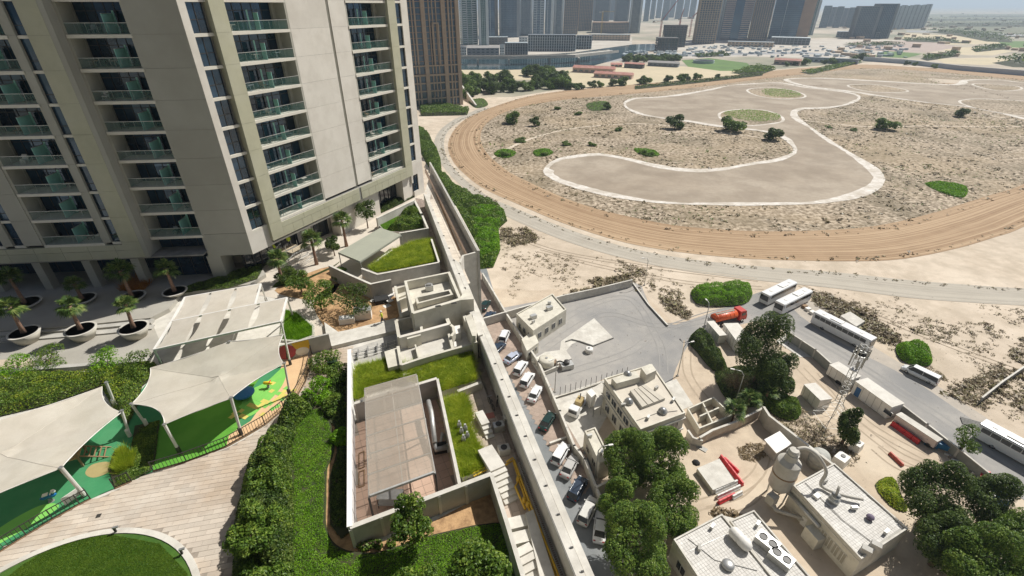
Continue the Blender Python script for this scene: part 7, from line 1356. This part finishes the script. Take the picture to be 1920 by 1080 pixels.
# --- trailers, cabins, skip
def cabin(label, u0, v0, u1, v1, W_, H2, name='site_cabin', z=.0, wheels=False, door=None, win=None):
    """box cabin; near bottom edge runs between two ground pixels"""
    a, b = P(u0, v0), P(u1, v1); d = b - a; L_ = d.length; rz = math.atan2(d.y, d.x); t = thing(name, label, 'trailer' if wheels else 'cabin', a, rz); z0 = .45 if wheels else .1
    MB().box((L_ / 2, W_ / 2, z0), (L_, W_, H2 - z0)).build('body', white_p, t); MB().box((L_ / 2, W_ / 2, H2), (L_ + .12, W_ + .12, .08)).build('roof', M('dusty_white', (.66, .63, .57), (.56, .53, .47), .9, .8), t)
    for i in range(int(L_ / 1.2)): MB().box((1.2 * i + .6, -.02, z0), (.05, .04, H2 - z0)).build('panel_joint', conc, t)
    if wheels:
        for x in (L_ * .55, L_ * .63):
            w_ = MB().tube([(x, -.05, .4), (x, .25, .4)], .4, 16).build('wheel', rubber, t)
        MB().bar((L_, W_ / 2, .5), (L_ + 1.2, W_ / 2, .5), .12).build('tow_bar', black_m, t)
    if door: MB().box((door, -.04, z0 + .1), (.9, .06, 2.0)).build('door', M('door_blue', (.03, .12, .28), (.02, .1, .24), 2, .6), t)
    if win: f = MB().box((win, -.04, z0 + 1.0), (1.5, .06, .9)).build('window', steel, t); MB().box((win, -.08, z0 + 1.06), (1.35, .03, .78)).build('pane', glass_d, f)
    return t
cabin('white caravan with rounded roof next to the lattice mast', 1547, 704, 1588, 732, 2.5, 2.7, 'caravan', wheels=True); cabin('long white site cabin with blue door below the road wall', 1594, 737, 1660, 786, 3.0, 2.9, door=1.1, win=7.0)
cabin('small dusty cabin half under the tree next to the mast', 1500, 740, 1530, 770, 2.4, 2.5); cabin('white container cabin with a lean roof behind the big dark tree', 1352, 626, 1376, 660, 3.2, 2.8); cabin('narrow white cabin beside the clipped hedge', 1322, 618, 1345, 645, 1.6, 2.2)
p = P(1692, 806); t = thing('tank_trailer', 'long pinkish white flatbed load behind the red barriers', 'trailer', p, math.atan2((P(1731, 822) - P(1683, 790)).y, (P(1731, 822) - P(1683, 790)).x)); MB().box((1.5, .6, .5), (6.6, 1.4, 1.5)).build('body', M('pinkish_white', (.68, .58, .53), (.6, .5, .46), 1, .7), t); MB().box((1.5, .6, 2.0), (6.7, 1.5, .06)).build('lid', conc_pale, t); MB().box((1.5, .6, .3), (6.6, .9, .2)).build('chassis', black_m, t)
for x in (-1, 4): MB().tube([(x, -.1, .4), (x, .15, .4)], .4, 14).build('wheel', rubber, t)
blu = M('skip_blue', (.02, .16, .33), (.015, .13, .27), 2, .5); t = thing('blue_skip', 'bright blue open steel skip at the corner of the compound', 'skip'); sk = PL([(1842, 922), (1852, 908), (1877, 928), (1904, 926), (1893, 942), (1866, 943)], .0)
MB().wall(PL([(1843, 918), (1868, 940), (1893, 942), (1903, 926)], 1.0), 0, 1.5, .12).build('side_panel', blu, t); MB().wall(PL([(1843, 918), (1852, 905), (1877, 928), (1903, 926)], 1.0), 0, 1.5, .12).build('rear_panel', blu, t); MB().wall(PL([(1843, 918), (1868, 940), (1893, 942), (1903, 926)], 1.0), 1.5, 1.6, .26).build('rim', white_p, t)
t = thing('blue_container', 'dark blue crate standing in the shade of the road wall', 'crate'); a = P(1757, 838); MB().box((a.x, a.y, 0), (3.6, 1.4, 1.3), -.62).build('body', blu, t); MB().box((a.x, a.y, 1.3), (3.7, 1.5, .06), -.62).build('lid', blu, t)
rng = random.Random(12)
for i in range(9): u = 1770 + i * 9; p = P(u, 848 + i * 6.6); MB().box((p.x, p.y, .0), (rng.uniform(1, 2.6), .3, rng.uniform(.2, .5)), -.6 + rng.uniform(-.3, .3)).build('white_beam', white_p if i % 2 else MATS['debris'], label='white painted beam lying along the shaded road wall', cat='beam', group='beams along the shaded road wall')
p = P(1840, 900); t = thing('red_frame', 'small red steel frame beside the blue skip', 'frame', p, .8); [MB().box((x, y, 0), (.1, .1, 1.4)).build('post', red_p, t) for x in (-1, 1) for y in (-.5, .5)]; MB().box((0, 0, 1.3), (2.2, 1.1, .08)).build('top', red_p, t)
p = P(1823, 795); t = thing('pallet', 'dark pallet of scrap lying on the road verge', 'pallet', p, -.5); [MB().box((0, y, .1 + .02 * k), (3.2, .22, .12)).build('slat', conc_dark, t) for k, y in enumerate(np.linspace(-.8, .8, 6))]; [MB().box((x, 0, 0), (.2, 1.8, .1)).build('bearer', timber, t) for x in (-1.4, 0, 1.4)]
for lb, u, v in (('white and brown crate near the corner of the buses', 1522, 588), ('low white crate next to the dark one by the buses', 1514, 582), ('small dark crate by the bus parking', 1508, 577)): MB().box(P(u, v), (1.2, .9, .7), .4).build('crate', white_p if 'white' in lb else timber, label=lb, cat='crate')
t = thing('sedan_shed', 'pale low shed beside the scrub above the long white bus', 'shed'); hbox('body', [(1576, 592), (1594, 584), (1622, 602), (1606, 612)], 1.6, conc_pale, t)
# small white storage units near the mast tree
for lb, u, v, s_ in (('white tank box with a dark hatch near the slim tree', 1603, 842, 1.9), ('rounded white tank with a black port behind the wall', 1574, 868, 2.4)): p = P(u, v); t = thing('storage_tank', lb, 'tank', p, .6); MB().box((0, 0, 0), (s_, s_ * .8, 1.5), 0, .86).build('body', white_p, t); MB().lathe([(.35, 1.5), (.35, 1.62), (.02, 1.62)], (.2, 0, 0), 14).build('hatch', black_m, t)
# lattice mast
t = thing('lattice_mast', 'tall grey lattice telecom mast with antennas beside the site cabins', 'mast'); b0 = P(1552, 800); X, Y = b0.x, b0.y; Ht = topz(1618, 648, X, Y); legs = [(-1, -1), (1, -1), (1, 1), (-1, 1)]
wd = lambda z: 2.5 * (1 - z / (Ht * .33)) + .42 if z < Ht * .33 else .42
lv = [0, 1.8, 3.5, 5.0] + list(np.linspace(Ht * .33, Ht, 12))
for sx, sy in legs: MB().tube([(X + sx * wd(z), Y + sy * wd(z), z) for z in lv], .05, 5).build('leg', galv, t)
mb = MB()
for i in range(len(lv) - 1):
    z0, z1 = lv[i], lv[i + 1]
    for k in range(4): a, b = legs[k], legs[(k + 1) % 4]; mb.bar((X + a[0] * wd(z0), Y + a[1] * wd(z0), z0), (X + b[0] * wd(z1), Y + b[1] * wd(z1), z1), .035); mb.bar((X + a[0] * wd(z1), Y + a[1] * wd(z1), z1), (X + b[0] * wd(z1), Y + b[1] * wd(z1), z1), .03)
mb.build('bracing', galv, t, kind='stuff')
for k in range(9): a_ = k * 2 * math.pi / 9; z = Ht - (1.0 if k % 3 else 3.2); MB().box((X + 1.0 * math.cos(a_), Y + 1.0 * math.sin(a_), z - 1.2), (.28, .14, 2.0), a_ + 1.57).build('antenna_panel', conc, t)
MB().lathe([(1.1, Ht - 1.6), (1.1, Ht - 1.5), (.9, Ht - 1.5), (.9, Ht - 1.6)], (X, Y, 0), 14).build('platform_ring', galv, t); MB().lathe([(.02, Ht - 4.4), (.6, Ht - 4.3), (.6, Ht - 4.1)], (X - .6, Y - .6, 0), 14).build('dish', white_p, t)
# lamp posts
def lamp(label, u, v, h, arm=1.4, az=0.0): p = P(u, v); t = thing('street_lamp', label, 'lamp', p, az); MB().tube([(0, 0, 0), (0, 0, h * .9), (arm * .3, 0, h), (arm, 0, h + .1)], [.1, .08, .06, .05], 8).build('pole', galv, t, True); MB().box((arm + .25, 0, h + .02), (.7, .26, .12)).build('lamp_head', white_p, t); MB().box((0, 0, 0), (.4, .4, .25)).build('base', conc, t)
lamp('tall street lamp beside the annex at the parking wall', 1114, 905, 8, 1.6, R(10)); lamp('lamp post at the far corner of the paved yard', 1208, 535, 8, 1.2, R(180)); lamp('lamp post standing on the paved yard by the sand verge', 1270, 705, 8, 1.6, R(20)); lamp('lamp post next to the small trees by the slip road', 1317, 625, 8, 1.2, R(100)); lamp('lamp post by the dry tree behind the sand yard', 1377, 760, 8, 1.8, R(160)); lamp('thin lamp post at the left of the paved yard', 1040, 735, 8, 1, R(200))
# tyre tracks, rooftop clutter, cables
trk_m = M('tyre_track_soil', (.43, .35, .26), (.36, .29, .21), .8, .95, .4); trk_a = M('tyre_rubber_mark', (.27, .26, .245), (.31, .30, .28), .5, .9)
for k, pts in enumerate([[(1300, 950), (1360, 930), (1420, 890), (1440, 830)], [(1330, 960), (1400, 940), (1440, 900)], [(1500, 690), (1580, 770), (1680, 850), (1790, 900), (1840, 960)], [(1540, 700), (1620, 790), (1740, 860)], [(1640, 840), (1700, 880), (1830, 900)], [(1290, 640), (1290, 700), (1330, 760)], [(1500, 535), (1600, 575), (1760, 640), (1920, 700)], [(1010, 470), (1130, 500), (1290, 530), (1430, 540)], [(960, 440), (1040, 470), (1200, 498), (1420, 525)]]):
    l = smooth(PL(pts), 8, False)
    for o in (-.8, .8): stripmesh('tyre_track', offset(l, o - .14), offset(l, o + .14), .036 + .002 * k + .0007 * (o > 0), trk_m, 1)
for k, pts in enumerate([[(1000, 640), (1090, 580), (1180, 560), (1235, 640), (1245, 700)], [(1020, 655), (1130, 590), (1230, 610), (1330, 600), (1420, 570)], [(1060, 700), (1180, 660), (1240, 620), (1380, 580), (1500, 620), (1700, 740), (1900, 880)], [(1430, 585), (1560, 655), (1720, 755), (1920, 890)]]):
    l = smooth(PL(pts), 8, False)
    for o in (-.8, .8): stripmesh('tyre_mark', offset(l, o - .12), offset(l, o + .12), .068 + .002 * k + .0007 * (o > 0), trk_a, 1)
rng = random.Random(21)
for k, (u, v, z) in enumerate([(1168, 762, 6.65), (1215, 785, 6.65), (1262, 752, 6.65), (1230, 730, 6.65), (1105, 820, 3.65), (1128, 850, 3.65), (1310, 1030, 4.35), (1335, 990, 4.35), (1420, 985, 4.3), (1545, 905, 4.3), (1600, 955, 4.3), (1660, 1000, 4.3), (1000, 605, 3.85), (1030, 570, 3.85)]):
    p = P(u, v, z); t = thing('roof_condenser', 'small grey condenser box standing on a flat roof', 'air conditioner', p, rng.uniform(0, 1.5), 'small condensers on the flat roofs'); MB().box((0, 0, .08), (.8, .35, .55)).build('housing', galv if k % 3 else conc, t); MB().box((0, 0, 0), (.7, .3, .08)).build('base', conc_dark, t)
for lb, pts, z in (('thin dark conduit across the two storey roof', [(1160, 745), (1190, 790), (1230, 775), (1270, 770)], 6.7), ('thin dark conduit along the long tiled roof', [(1510, 905), (1580, 975), (1640, 1020)], 4.36), ('thin conduit crossing the bottom workshop roof', [(1290, 1010), (1340, 1050), (1420, 1070)], 4.4)):
    MB().tube([P(u, v, z) for u, v in pts], .05, 5).build('roof_conduit', conc_dark, label=lb, cat='conduit')
# --- vehicles
chrome = M('chrome', (.6, .6, .6), (.5, .5, .5), 2, .2, metal=.9); hl = M('headlight', (.75, .77, .78), (.65, .67, .68), 2, .15); tlm = M('taillight', (.35, .01, .01), (.28, .01, .01), 2, .3)
def wheel(t, x, y, r=.33, w=.22):
    s = 1 if y > 0 else -1; o = MB().tube([(x, y - s * w, r), (x, y, r)], r, 18).build('wheel', rubber, t, False); MB().lathe([(r * .62, 0), (r * .5, .02), (.02, .03)], n=12).moved((0, 0, 0)).build('rim', chrome, o).matrix_local = __import__('mathutils').Matrix.Translation((x, y + s * .004, r)) @ __import__('mathutils').Matrix.Rotation(-s * math.pi / 2, 4, 'X')
def car(label, u0, v0, u1, v1, col, kind='sedan', L_=4.7, group=None, cat='car', z=.09):
    a, b = P(u0, v0), P(u1, v1); d = (b - a); c = (a + b) / 2; t = thing('parked_car', label, cat, (c.x, c.y, z), math.atan2(d.y, d.x), group); suv = kind in ('suv', 'van'); H2 = {'sedan': 1.45, 'suv': 1.75, 'van': 1.95}[kind]; W2 = .92
    st = [(-.5, .62, .80), (-.475, .86, .90), (-.42, .95 if not suv else 1.02, .97), (-.2, .96 if not suv else 1.05, 1), (.15, .95 if not suv else 1.04, 1), (.30, .90 if not suv else 1.0, .98), (.43, .80 if not suv else .92, .92), (.485, .66, .84), (.5, .5, .74)]
    rg = []
    for x, zt, w in st: w_ = W2 * w; rg.append([(x * L_, -w_ * .96, .22), (x * L_, -w_, .5), (x * L_, -w_ * .97, zt - .14), (x * L_, -w_ * .84, zt), (x * L_, w_ * .84, zt), (x * L_, w_ * .97, zt - .14), (x * L_, w_, .5), (x * L_, w_ * .96, .22)])
    MB().loft(rg).build('body', col, t, True)
    zb = .93 if not suv else 1.02; bx = {'sedan': (-.40, .24, -.24, .10), 'suv': (-.475, .27, -.42, .12), 'van': (-.49, .36, -.47, .22)}[kind]; tw_ = .74 if not suv else .80
    B_ = [(bx[0] * L_, -W2 * .86), (bx[1] * L_, -W2 * .84), (bx[1] * L_ + .05, 0), (bx[1] * L_, W2 * .84), (bx[0] * L_, W2 * .86)]; T_ = [(bx[2] * L_, -W2 * tw_), (bx[3] * L_, -W2 * tw_ * .96), (bx[3] * L_ + .06, 0), (bx[3] * L_, W2 * tw_ * .96), (bx[2] * L_, W2 * tw_)]
    MB().loft([[(x, y, zb - .06) for x, y in B_], [(x, y, H2 - .05) for x, y in T_]]).build('windows', carglass, t); MB().loft([[(x * 1.0, y * 1.02, H2 - .06) for x, y in T_], [(x * .985, y * .95, H2) for x, y in T_]]).build('roof', col, t)
    for i in (0, 1, 3, 4): MB().bar((B_[i][0], B_[i][1], zb - .05), (T_[i][0], T_[i][1], H2 - .05), .07).build('pillar', col, t)
    for s_ in (-1, 1): x = -.08 * L_; MB().bar((x, s_ * W2 * .86, zb - .05), (x, s_ * W2 * tw_, H2 - .05), .07).build('pillar', col, t); MB().box((bx[1] * L_ - .35, s_ * (W2 + .08), zb), (.16, .2, .14)).build('wing_mirror', col, t); MB().box((.475 * L_, s_ * .6, .62), (.14, .34, .14)).build('headlight', hl, t); MB().box((-.487 * L_, s_ * .62, .72), (.1, .3, .16)).build('taillight', tlm, t)
    if suv and kind == 'suv': [MB().bar((-.38 * L_, s_ * W2 * .68, H2 + .04), (.05 * L_, s_ * W2 * .68, H2 + .04), .04).build('roof_rail', chrome, t) for s_ in (-1, 1)]
    MB().box((.498 * L_, 0, .42), (.04, 1.1, .2)).build('grille', black_m, t)
    for x in (-.30, .31): 
        for s_ in (-1, 1): wheel(t, x * L_, s_ * W2 * .98)
    return t
def paint(n, c): return M('car_' + n, c, tuple(q * .96 for q in c), 1, .22, spec=.6)
cw, cs, cg, cb, cp, cl = paint('white', (.74, .74, .73)), paint('silver', (.46, .45, .43)), paint('dark_green', (.012, .035, .03)), paint('dark_blue', (.03, .045, .07)), paint('pearl', (.60, .59, .55)), paint('light_blue', (.42, .46, .55))
G1 = 'cars parked along the podium wall'
for a in [('white sedan nearest to the camera in the parking row', 1122, 1020, 1127, 968, cw, 'sedan', 4.8), ('pearl white people carrier second from the near end of the parking row', 1090, 988, 1114, 938, cp, 'suv', 5.0), ('dark blue crossover between the silver sedan and the people carrier', 1070, 944, 1095, 900, cb, 'suv', 4.6), ('champagne silver sedan beside the white car with roof rails', 1056, 902, 1080, 858, cs, 'sedan', 4.8), ('white car with a dark sunroof in the middle of the row', 1038, 878, 1064, 834, cw, 'suv', 4.7),
          ('dark green sedan standing alone by the concrete beam', 1016, 812, 1036, 778, cg, 'sedan', 4.7), ('white sedan above the lone dark green one', 994, 760, 1012, 726, cw, 'sedan', 4.6), ('white hatchback beside the white sedan further up', 979, 732, 998, 702, cw, 'suv', 4.4), ('white estate car further up near the wall bend', 966, 710, 986, 680, cw, 'suv', 4.5), ('pale blue saloon at the far end of the lit row', 946, 686, 976, 664, cl, 'sedan', 4.5),
          ('dark car seen between wall and yard building', 922, 668, 944, 648, cb, 'sedan', 4.6), ('white car parked nose in by the small shed', 940, 648, 952, 622, cw, 'suv', 4.6), ('dark car below the corner of the yard wall', 908, 608, 926, 588, cb, 'sedan', 4.6), ('dark sedan further along under the yard wall', 903, 588, 916, 566, cg, 'sedan', 4.6),
          ('white car right behind the white box truck', 884, 534, 890, 518, cw, 'suv', 4.6), ('small white car beside the box truck at the end of the lane', 880, 488, 894, 482, cw, 'sedan', 4.4), ('silver car at the top end of the lane by the creeper bank', 872, 480, 888, 474, cs, 'sedan', 4.4)]: car(*a, group=G1)
MB().box(P(1047, 828, .1), (3.4, .35, .5), R(24)).build('concrete_beam', conc_pale, label='pale concrete beam lying between the parked cars', cat='beam')
car('long white passenger van with dark side windows parked on the verge', 1754, 722, 1692, 692, cw, 'van', 6.2, None, 'van', .05)
p = P(1080, 772); t = thing('light_truck', 'small white cab truck carrying a yellowish machine on its bed', 'truck', p, R(60)); MB().loft([[(x, y * .9, z) for y, z in ((-1, .4), (-1, 1.0), (-.92, zt), (.92, zt), (1, 1.0), (1, .4))] for x, zt in ((-1.9, 1.2), (-1.7, 1.9), (-.4, 1.95), (-.1, 1.3))]).build('cab', cw, t); MB().box((-1.86, 0, 1.15), (.1, 1.5, .55)).build('windscreen', carglass, t); MB().box((1.5, 0, .7), (3.4, 1.9, .15)).build('bed', galv, t); MB().box((1.4, 0, .85), (1.8, 1.2, 1.1)).build('machine', M('worn_yellow', (.42, .32, .12), (.3, .22, .12), 2, .7), t); MB().tube([(1.4, 0, 1.9), (2.2, .2, 2.6)], .1, 8).build('exhaust', rubber, t); [wheel(t, x, s_ * .92) for x in (-1.3, 2.3) for s_ in (-1, 1)]
def bus(label, u0, v0, u1, v1, L_, H2, W2=2.5, col=None, cat='bus', ac=True):
    a, b = P(u0, v0), P(u1, v1); d = b - a; c = (a + b) / 2; t = thing('parked_bus', label, cat, (c.x, c.y, .07), math.atan2(d.y, d.x), None); col = col or cw; h = W2 / 2
    rg = [[(x, y * h * k, z) for y, z in ((-.98, .35), (-1, .9), (-1, H2 - .25), (-.9, H2 - .04), (-.6, H2), (.6, H2), (.9, H2 - .04), (1, H2 - .25), (1, .9), (.98, .35))] for x, k in ((-L_ / 2, .94), (-L_ / 2 + .15, 1), (L_ / 2 - .25, 1), (L_ / 2, .92))]; MB().loft(rg).build('body', col, t)
    n = int(L_ / 1.35); zw = H2 - 1.25
    for s_ in (-1, 1):
        for i in range(n): x = -L_ / 2 + .5 + (L_ - 1.3) * (i + .5) / n; MB().box((x, s_ * (h + .005), zw), ((L_ - 1.3) / n - .09, .04, .85)).build('window', carglass, t)
        MB().box((L_ / 2 + .04, s_ * h * .7, .7), (.06, .4, .2)).build('headlight', hl, t); MB().box((-L_ / 2 - .01, s_ * h * .7, 1.0), (.06, .25, .4)).build('taillight', tlm, t); MB().bar((L_ / 2 - .1, s_ * h, H2 - .5), (L_ / 2 + .3, s_ * (h + .2), H2 - .9), .07).build('mirror', black_m, t)
        for x in (-L_ * .27, L_ * .30): wheel(t, x, s_ * (h - .02), .48, .3)
    MB().box((L_ / 2 - .0, 0, 1.25), (.1, W2 * .84, H2 - 1.75)).build('windscreen', carglass, t); MB().box((-L_ / 2 + .02, 0, zw), (.08, W2 * .7, .7)).build('rear_window', carglass, t)
    if ac: MB().box((-L_ * .12, 0, H2 - .01), (L_ * .2, 1.5, .18)).build('roof_air_unit', white_p, t); [MB().box((x, 0, H2 - .005), (.7, .7, .08)).build('roof_hatch', white_p, t) for x in (-L_ * .36, L_ * .3)]
    return t
bus('rear white bus of the two parked side by side', 1486, 543, 1423, 574, 12, 3.1); bus('front white bus of the two parked side by side', 1512, 560, 1452, 590, 12, 3.1); bus('long white coach with dark side windows alone on the road', 1528, 606, 1624, 656, 12.6, 3.2); bus('white bus cut by the right edge with its shadow on the road', 1868, 838, 1954, 886, 12, 3.2)
bus('white box truck at the far end of the lane by the podium', 871, 500, 881, 523, 8.0, 3.0, 2.3, cat='truck', ac=False)
# orange tanker truck
a, b = P(1330, 612), P(1396, 596); d = b - a; t = thing('tanker_truck', 'orange red tanker truck turning into the yard road', 'truck', ((a + b) / 2 + Vector((0, 0, .07))), math.atan2(d.y, d.x)); org = M('tanker_orange', (.62, .10, .02), (.52, .08, .02), 1, .4)
MB().loft([[(x, 1.15 * r_ * math.cos(q), 2.05 + .95 * r_ * math.sin(q)) for q in np.linspace(0, 6.2832, 20, False)] for x, r_ in ((-4.6, .7), (-4.4, 1), (1.6, 1), (1.8, .7))]).build('tank', org, t, True)
for x in np.arange(-3.9, 1.4, 1.1): MB().loft([[(x + e, 1.19 * math.cos(q), 2.05 + .99 * math.sin(q)) for q in np.linspace(0, 6.2832, 20, False)] for e in (0, .1)]).build('tank_rib', org, t)
MB().box((-1.4, 0, 3.0), (5.2, .5, .1)).build('catwalk', MATS['debris'], t); MB().box((-1.2, 0, .75), (7.4, 1.0, .35)).build('chassis', black_m, t); cabm = M('cab_red', (.50, .03, .02), (.42, .03, .02), 1, .4)
MB().loft([[(x, y * 1.2, z) for y, z in ((-1, .6), (-1, 1.6), (-.92, zt), (.92, zt), (1, 1.6), (1, .6))] for x, zt in ((2.2, 3.0), (3.8, 3.0), (4.2, 2.0), (4.3, 1.5))]).build('cab', cabm, t); MB().box((4.05, 0, 1.75), (.2, 2.0, .9)).build('windscreen', carglass, t); [MB().box((3.2, s_ * 1.2, 1.8), (1.0, .05, .7)).build('side_window', carglass, t) for s_ in (-1, 1)]; MB().box((-4.9, 0, 1.0), (.5, 2.0, 1.0)).build('pump_box', steel, t)
[wheel(t, x, s_ * 1.2, .5, .35) for x in (-3.6, -2.4, 3.1) for s_ in (-1, 1)]
# --- trees of the street level
def btree(label, u, v, r, h, seed, mat, trunk, n, size=.21, lobes=22, small=.36, name='tree', asp=.6):
    n = int(n * 3.0); h += trunk * .6; r *= 1.12; trunk *= .4
    p = P(u, v); me = crown_mesh('crown', make_lobes(r, r, h, lobes, np.random.default_rng(seed), trunk, small), n, size, mat, seed, asp); t = thing(name, label, 'tree', p); trunk_mb(trunk + h * .45, .12 + .05 * r, np.random.default_rng(seed), r * .55, 6, .4).build('trunk', bark, t, True); link('crown', me, t); return t
for a in [('big green tree nearest the annex, crown over its roof', 1170, 905, 3.6, 6.0, 201, L_mid, 3.0, 15000), ('big green tree right of the annex one, touching the two storey building', 1232, 905, 3.8, 6.0, 202, L_mid, 3.0, 15000), ('big green tree at the lower end of the group by the parking row', 1185, 1060, 4.0, 6.2, 203, L_mid, 3.0, 17000), ('green tree between the parking row group and the tiled workshop', 1255, 985, 3.4, 5.2, 204, L_mid, 2.4, 13000),
          ('slim bright tree in the middle of the group by the parking row', 1150, 975, 2.2, 4.4, 205, L_mid, 2.4, 7000), ('tall very dark tree behind the orange tanker truck', 1412, 722, 4.4, 10.5, 206, L_dark, 3.5, 26000), ('dark lower crown beside the tall dark tree', 1452, 738, 2.8, 5.5, 207, L_dark, 2.5, 9000),
          ('dark tree left of the pair by the long tiled roof', 1722, 985, 3.7, 7.0, 208, L_dark, 3.0, 17000), ('dark tree above the blue skip side of the cluster', 1832, 985, 3.3, 5.2, 209, L_dark, 2.6, 13000), ('lighter tree in front of the dark cluster at the bottom edge', 1800, 1100, 3.8, 6.0, 210, L_mid, 3.0, 17000), ('broad tree at the bottom right corner', 1905, 1070, 3.6, 5.4, 211, L_mid, 2.6, 14000), ('dark tree filling the gap under the lighter one', 1745, 1060, 3.0, 5.0, 212, L_dark, 2.4, 10000), ('tree cut by the bottom edge beside the bottom right one', 1880, 1160, 3.4, 5.0, 216, L_mid, 2.6, 12000),
          ('slim dark tree beside the lattice mast', 1578, 832, 1.7, 5.2, 213, L_dark, 1.6, 6000), ('thin sparse tree by the road wall near the blue crate', 1798, 848, 1.7, 3.4, 214, L_mid, 1.8, 1300)]: btree(*a)
for lb, pts, h, n, m, sd in [('bright wide bush above the tanker truck', [(1297, 545), (1340, 538), (1395, 536), (1410, 552), (1395, 572), (1340, 576), (1305, 570)], 3.0, 16000, L_bright, 301), ('clipped dark hedge left of the white cabins', [(1298, 628), (1318, 630), (1352, 668), (1362, 700), (1335, 695), (1305, 660), (1292, 645)], 3.0, 13000, L_dark, 302), ('bright round bush beside the white passenger van', [(1682, 648), (1715, 645), (1745, 668), (1740, 688), (1700, 682), (1682, 668)], 2.4, 9000, L_bright, 303), ('bright green bush below the tall dark tree', [(1420, 745), (1462, 740), (1500, 765), (1490, 790), (1450, 780)], 2.4, 9000, L_mid, 304), ('dark undergrowth beneath the tall dark tree', [(1340, 700), (1395, 690), (1440, 700), (1450, 750), (1400, 765), (1365, 755)], 1.6, 12000, L_dark, 305), ('thin pale green bush beside the long tiled roof', [(1640, 910), (1672, 895), (1690, 930), (1700, 960), (1670, 950)], 1.2, 2600, L_grass, 306)]:
    pl = smooth(PL(pts), 3); t = thing('bush', lb, 'bush'); link('foliage', mound('foliage', pl, lumps(pl, 1.7, h * .45, h, sd, 1.0), n, .26, m, sd), t)
p = P(1376, 735); t = thing('dry_tree', 'leafless brown tree beside the lamp post', 'tree', p); rng = np.random.default_rng(9); trunk_mb(2.6, .14, rng, 2.0, 7, .2).build('trunk', bark, t); link('twigs', npmesh('twigs', *leaves(np.column_stack([rng.normal(0, 1.2, (2600, 2)), rng.uniform(1.8, 4.4, 2600)]), rng.normal(0, 1, (2600, 3)), .5, rng, .08), L_dry), t)
for i, (u, v) in enumerate(((1398, 772), (1432, 758), (1372, 790))): p = P(u, v); fan_palm(['date palm in the dark grove behind the sand yard', 'second palm right of the first in the dark grove', 'palm nearest the compartments wall'][i], p, 3.2, 2.4, 310 + i)
# the high rise the picture is taken from, standing behind the camera
t = thing('viewpoint_tower', 'tall beige tower that the view is taken from', 'tower'); MB().box((-14, -20.5, 31.05), (66, 34, 90)).build('body', tower_pier, t); mb = MB()
for z in np.arange(34.4, 118, 3.32): mb.box((-14, -2.9, z), (66, 1.1, .3))
mb.build('balcony_slab', MATS['slab_edge'], t, kind='stuff'); mb = MB()
for z in np.arange(34.8, 118, 3.32):
    for x in np.arange(-44, 16, 6): mb.box((x, -3.45, z), (4.6, .1, 2.6))
mb.build('window', glass_d, t, kind='stuff')
# ================================================================ HAZE
hm = bpy.data.materials.new('haze_air'); hm.use_nodes = True; hm.node_tree.nodes.clear()
ho = hm.node_tree.nodes.new('ShaderNodeOutputMaterial'); hv = hm.node_tree.nodes.new('ShaderNodeVolumePrincipled')
hv.inputs['Color'].default_value = (.72, .86, 1.0, 1); hv.inputs['Density'].default_value = .00015; hv.inputs['Anisotropy'].default_value = .2
hm.node_tree.links.new(hv.outputs[0], ho.inputs['Volume'])
MB().hexa([(-G0 - 50, -3050, -1.5), (G0 + 50, -3050, -1.5), (G0 + 50, G0 + 50, -1.5), (-G0 - 50, G0 + 50, -1.5), (-G0 - 50, -3050, 240), (G0 + 50, -3050, 240), (G0 + 50, G0 + 50, 240), (-G0 - 50, G0 + 50, 240)]).build('haze', hm, kind='stuff')
